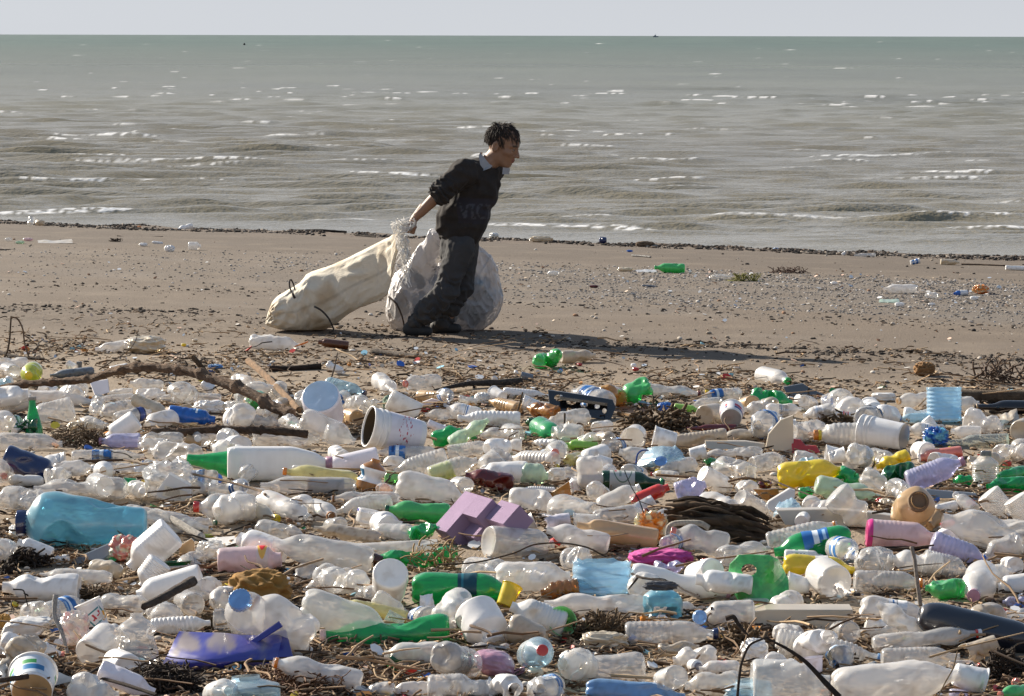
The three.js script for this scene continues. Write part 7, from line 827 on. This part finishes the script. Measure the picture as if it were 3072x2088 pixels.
// ---------- litter nobody could count: twigs, chips, shells, pebbles, flakes ----------
{
  const r = rng(2024), M = new THREE.Matrix4(), Q = new THREE.Quaternion(), E = new THREE.Euler(), C = new THREE.Color();
  const patch = (x, z) => fbm(x * 0.9, z * 0.9, 17);
  function scatter(name, geo, mat, n, place, make, label) {
    const m = new THREE.InstancedMesh(geo, mat, n); let k = 0;
    for (let t = 0; t < n * 30 && k < n; t++) { const p = place(); if (!p) continue; const [x, z] = p; make(x, groundY(x, z), z); m.setMatrixAt(k, M); m.setColorAt(k, C); k++; }
    m.count = k; top(m, name); tag(m, label, null, null, 'stuff'); m.castShadow = m.receiveShadow = true;
  }
  const put = (x, y, z, sx, sy, sz, tilt = 0.25) => { E.set((r() - 0.5) * tilt, r() * 6.283, (r() - 0.5) * tilt); Q.setFromEuler(E); M.compose(V(x, y, z), Q, V(sx, sy, sz)); };
  const spot = (z0, z1) => { const z = -(1 / mix(1 / z1, 1 / z0, Math.pow(r(), 1))), x = (r() - 0.5) * 2 * 0.245 * -z; return [x, z, inland(x, z)]; };
  const twig = () => { const pts = [V(-0.5, 0, 0), V(-0.2, 0.05, 0.06), V(0.15, 0.02, -0.05), V(0.5, 0.04, 0.03)]; const g = tubeGeo(pts, 0.03, 6, 5, 0.2, 3, 0.4); return g; };
  const white = new THREE.MeshStandardMaterial({ color: 0xffffff, roughness: 0.95 });
  const along = (x, z) => x * 0.875 + z * 0.48;
  const heavy = (u, x, z) => smooth(12.6, 13.6, u) * (0.12 + 1.1 * smooth(-0.1, 0.4, patch(x, z))) + 0.5 * Math.exp(-Math.pow((u - 12.9) / 0.9, 2)) * smooth(-0.3, 0.3, fbm(along(x, z) * 0.8, u, 5)) + 0.35 * Math.exp(-Math.pow((u - 11.5) / 0.35, 2)) * smooth(-0.1, 0.3, fbm(along(x, z) * 1.5, u * 2, 7));
  const woods = [[.07, .042, .025], [.13, .078, .043], [.22, .14, .08], [.33, .22, .125], [.42, .3, .18], [.28, .19, .115], [.04, .028, .019]];
  scatter('twig_litter', twig(), white, 25080, () => { const [x, z, u] = spot(7.4, 19); return r() < heavy(u, x, z) ? [x, z] : null; }, (x, y, z) => { const L = 0.025 + 0.11 * Math.pow(r(), 2.5); put(x, y + 0.004 + 0.02 * r() * r(), z, L, 0.05 + 0.1 * r(), 0.05 + 0.1 * r(), 0.5); const c = woods[Math.floor(r() * woods.length)], k = 0.7 + 0.6 * r(); C.setRGB(c[0] * k, c[1] * k, c[2] * k); }, 'broken twigs and stalks strewn between the bottles');
  scatter('loose_sticks', twig(), white, 475, () => { const [x, z, u] = spot(7.6, 17.5); return r() < heavy(u, x, z) ? [x, z] : null; }, (x, y, z) => { const L = 0.12 + 0.28 * r() * r(); put(x, y + 0.012 + 0.05 * r(), z, L, 0.07 + 0.1 * r(), 0.07 + 0.1 * r(), 0.45); const c = woods[Math.floor(r() * woods.length)], k = 0.8 + 0.5 * r(); C.setRGB(c[0] * k, c[1] * k, c[2] * k); }, 'loose sticks lying across the rubbish');
  const chip = new THREE.IcosahedronGeometry(0.5, 0);
  scatter('bark_chips', chip, white, 31680, () => { const [x, z, u] = spot(7.4, 18.5); return r() < heavy(u, x, z) ? [x, z] : null; }, (x, y, z) => { const s = 0.005 + 0.018 * Math.pow(r(), 2); put(x, y + s * 0.2, z, s * (1 + r()), s * 0.5, s * (0.7 + r()), 0.8); const c = woods[Math.floor(r() * woods.length)], k = 0.6 + 0.7 * r(); C.setRGB(c[0] * k, c[1] * k, c[2] * k); }, 'dark bark chips and rotted weed on the sand');
  const pebble = new THREE.IcosahedronGeometry(0.5, 1);
  const shingle = (u, x, z) => (0.12 + 0.88 * smooth(-3.5, 3, x)) * smooth(5.0, 6.4, u + 0.6 * noise3(along(x, z) * 0.3, 1, 5)) * (1 - smooth(8.2, 9.8, u)) * (0.35 + 0.9 * smooth(-0.1, 0.35, fbm(along(x, z) * 0.7, u * 2.4, 14)));
  const stones = [[.12, .115, .115], [.16, .15, .14], [.24, .21, .18], [.09, .085, .085], [.34, .3, .26], [.55, .51, .47]];
  scatter('shingle', pebble, white, 17160, () => { const [x, z, u] = spot(16, 29); return r() < shingle(u, x, z) ? [x, z] : null; }, (x, y, z) => { const s = 0.005 + 0.014 * Math.pow(r(), 3); put(x, y + s * 0.05, z, s * (1 + 0.5 * r()), s * 0.65, s * (0.9 + 0.4 * r()), 0.5); const c = stones[Math.floor(Math.pow(r(), 1.4) * stones.length)], k = 0.8 + 0.4 * r(); C.setRGB(c[0] * k, c[1] * k, c[2] * k); }, 'grey shingle band of small stones across the beach');
  scatter('beach_pebbles', pebble, white, 3432, () => { const [x, z, u] = spot(8, 28); return u > 1 && r() < 0.3 + 0.5 * smooth(8, 11, u) ? [x, z] : null; }, (x, y, z) => { const s = 0.006 + 0.022 * Math.pow(r(), 3); put(x, y + s * 0.2, z, s * (1 + 0.5 * r()), s * 0.7, s, 0.4); const c = [[.36, .29, .22], [.5, .44, .37], [.05, .04, .035], [.12, .09, .07], [.62, .58, .52], [.3, .17, .1]][Math.floor(r() * 6)]; C.setRGB(...c); }, 'scattered pebbles and shell bits on the open sand');
  const shard = new THREE.CylinderGeometry(0.5, 0.36, 0.22, 7, 1);
  scatter('shell_flakes', shard, new THREE.MeshStandardMaterial({ color: 0xffffff, roughness: 0.7, side: THREE.DoubleSide }), 8580, () => { const [x, z, u] = spot(7.6, 24); const h = u < 12.4 ? 0.5 * shingle(u, x, z) + 0.05 : 0.45 * heavy(u, x, z); return r() < h ? [x, z] : null; }, (x, y, z) => { const s = 0.008 + 0.026 * Math.pow(r(), 2.6); put(x, y + s * 0.25, z, s, s * 0.6, s * (0.6 + 0.5 * r()), 1.1); const c = [[.78, .75, .7], [.7, .66, .6], [.8, .8, .8], [.6, .48, .36], [.72, .5, .38], [.55, .6, .66]][Math.floor(r() * 6)]; C.setRGB(...c); }, 'pale shell flakes and tiny plastic bits in the litter');
  scatter('plastic_bits', shard, new THREE.MeshStandardMaterial({ color: 0xffffff, roughness: 0.4, side: THREE.DoubleSide }), 924, () => { const [x, z, u] = spot(7.6, 18); return r() < 0.6 * heavy(u, x, z) ? [x, z] : null; }, (x, y, z) => { const s = 0.015 + 0.03 * r(); put(x, y + s * 0.3, z, s, s * (0.4 + r()), s * (0.6 + 0.6 * r()), 1.6); const c = [[.02, .3, .08], [.6, .04, .03], [.04, .15, .55], [.8, .6, .05], [.75, .3, .05], [.8, .8, .8], [.8, .8, .8], [.3, .6, .75]][Math.floor(r() * 8)]; C.setRGB(...c); }, 'coloured caps and plastic crumbs in the litter');
  // the black wrack at the water's edge and the thin drift lines higher up
  scatter('wrack_line', chip, white, 31680, () => { const [x, z, u] = spot(20, 42); const w = Math.exp(-Math.pow((u - 0.75 - 0.35 * noise3(along(x, z) * 0.35, 4, 2)) / (0.32 + 0.25 * noise3(along(x, z) * 0.2, 2, 2)), 2)) * smooth(-0.5, 0.2, noise3(along(x, z) * 1.6, u * 3, 8)); return r() < w ? [x, z] : null; }, (x, y, z) => { const s = 0.008 + 0.03 * Math.pow(r(), 3.5); put(x, y + s * 0.1, z, s * (1 + 1.6 * r()), s * 0.8, s, 0.5); const c = [[.02, .016, .013], [.03, .022, .017], [.05, .034, .024], [.09, .06, .04], [.02, .016, .013], [.3, .25, .2]][Math.floor(r() * 6)]; C.setRGB(...c); }, 'black wrack of weed and wood chips along the waterline');
  scatter('drift_lines', chip, white, 4752, () => { const [x, z, u] = spot(13.5, 26); const a = along(x, z), l = Math.exp(-Math.pow((u - 9.6 - 0.3 * noise3(a * 0.3, 1, 1)) / 0.25, 2)) * 0.25 + Math.exp(-Math.pow((u - 11.45 - 0.35 * noise3(a * 0.4, 1, 9)) / 0.22, 2)) * smooth(-0.2, 0.2, noise3(a * 0.9, 6, 2)) + 0.02; return r() < l ? [x, z] : null; }, (x, y, z) => { const s = 0.005 + 0.016 * Math.pow(r(), 3); put(x, y + s * 0.15, z, s * (1 + 2 * r()), s * 0.7, s, 0.4); const c = [[.03, .024, .02], [.06, .045, .032], [.14, .1, .07]][Math.floor(r() * 3)], k = 0.8 + 0.5 * r(); C.setRGB(c[0] * k, c[1] * k, c[2] * k); }, 'thin dark drift lines of weed on the smooth sand');
}
scene.traverse((o) => { if (o.isMesh) { o.castShadow = true; o.receiveShadow = true; } });
renderer.render(scene, camera);
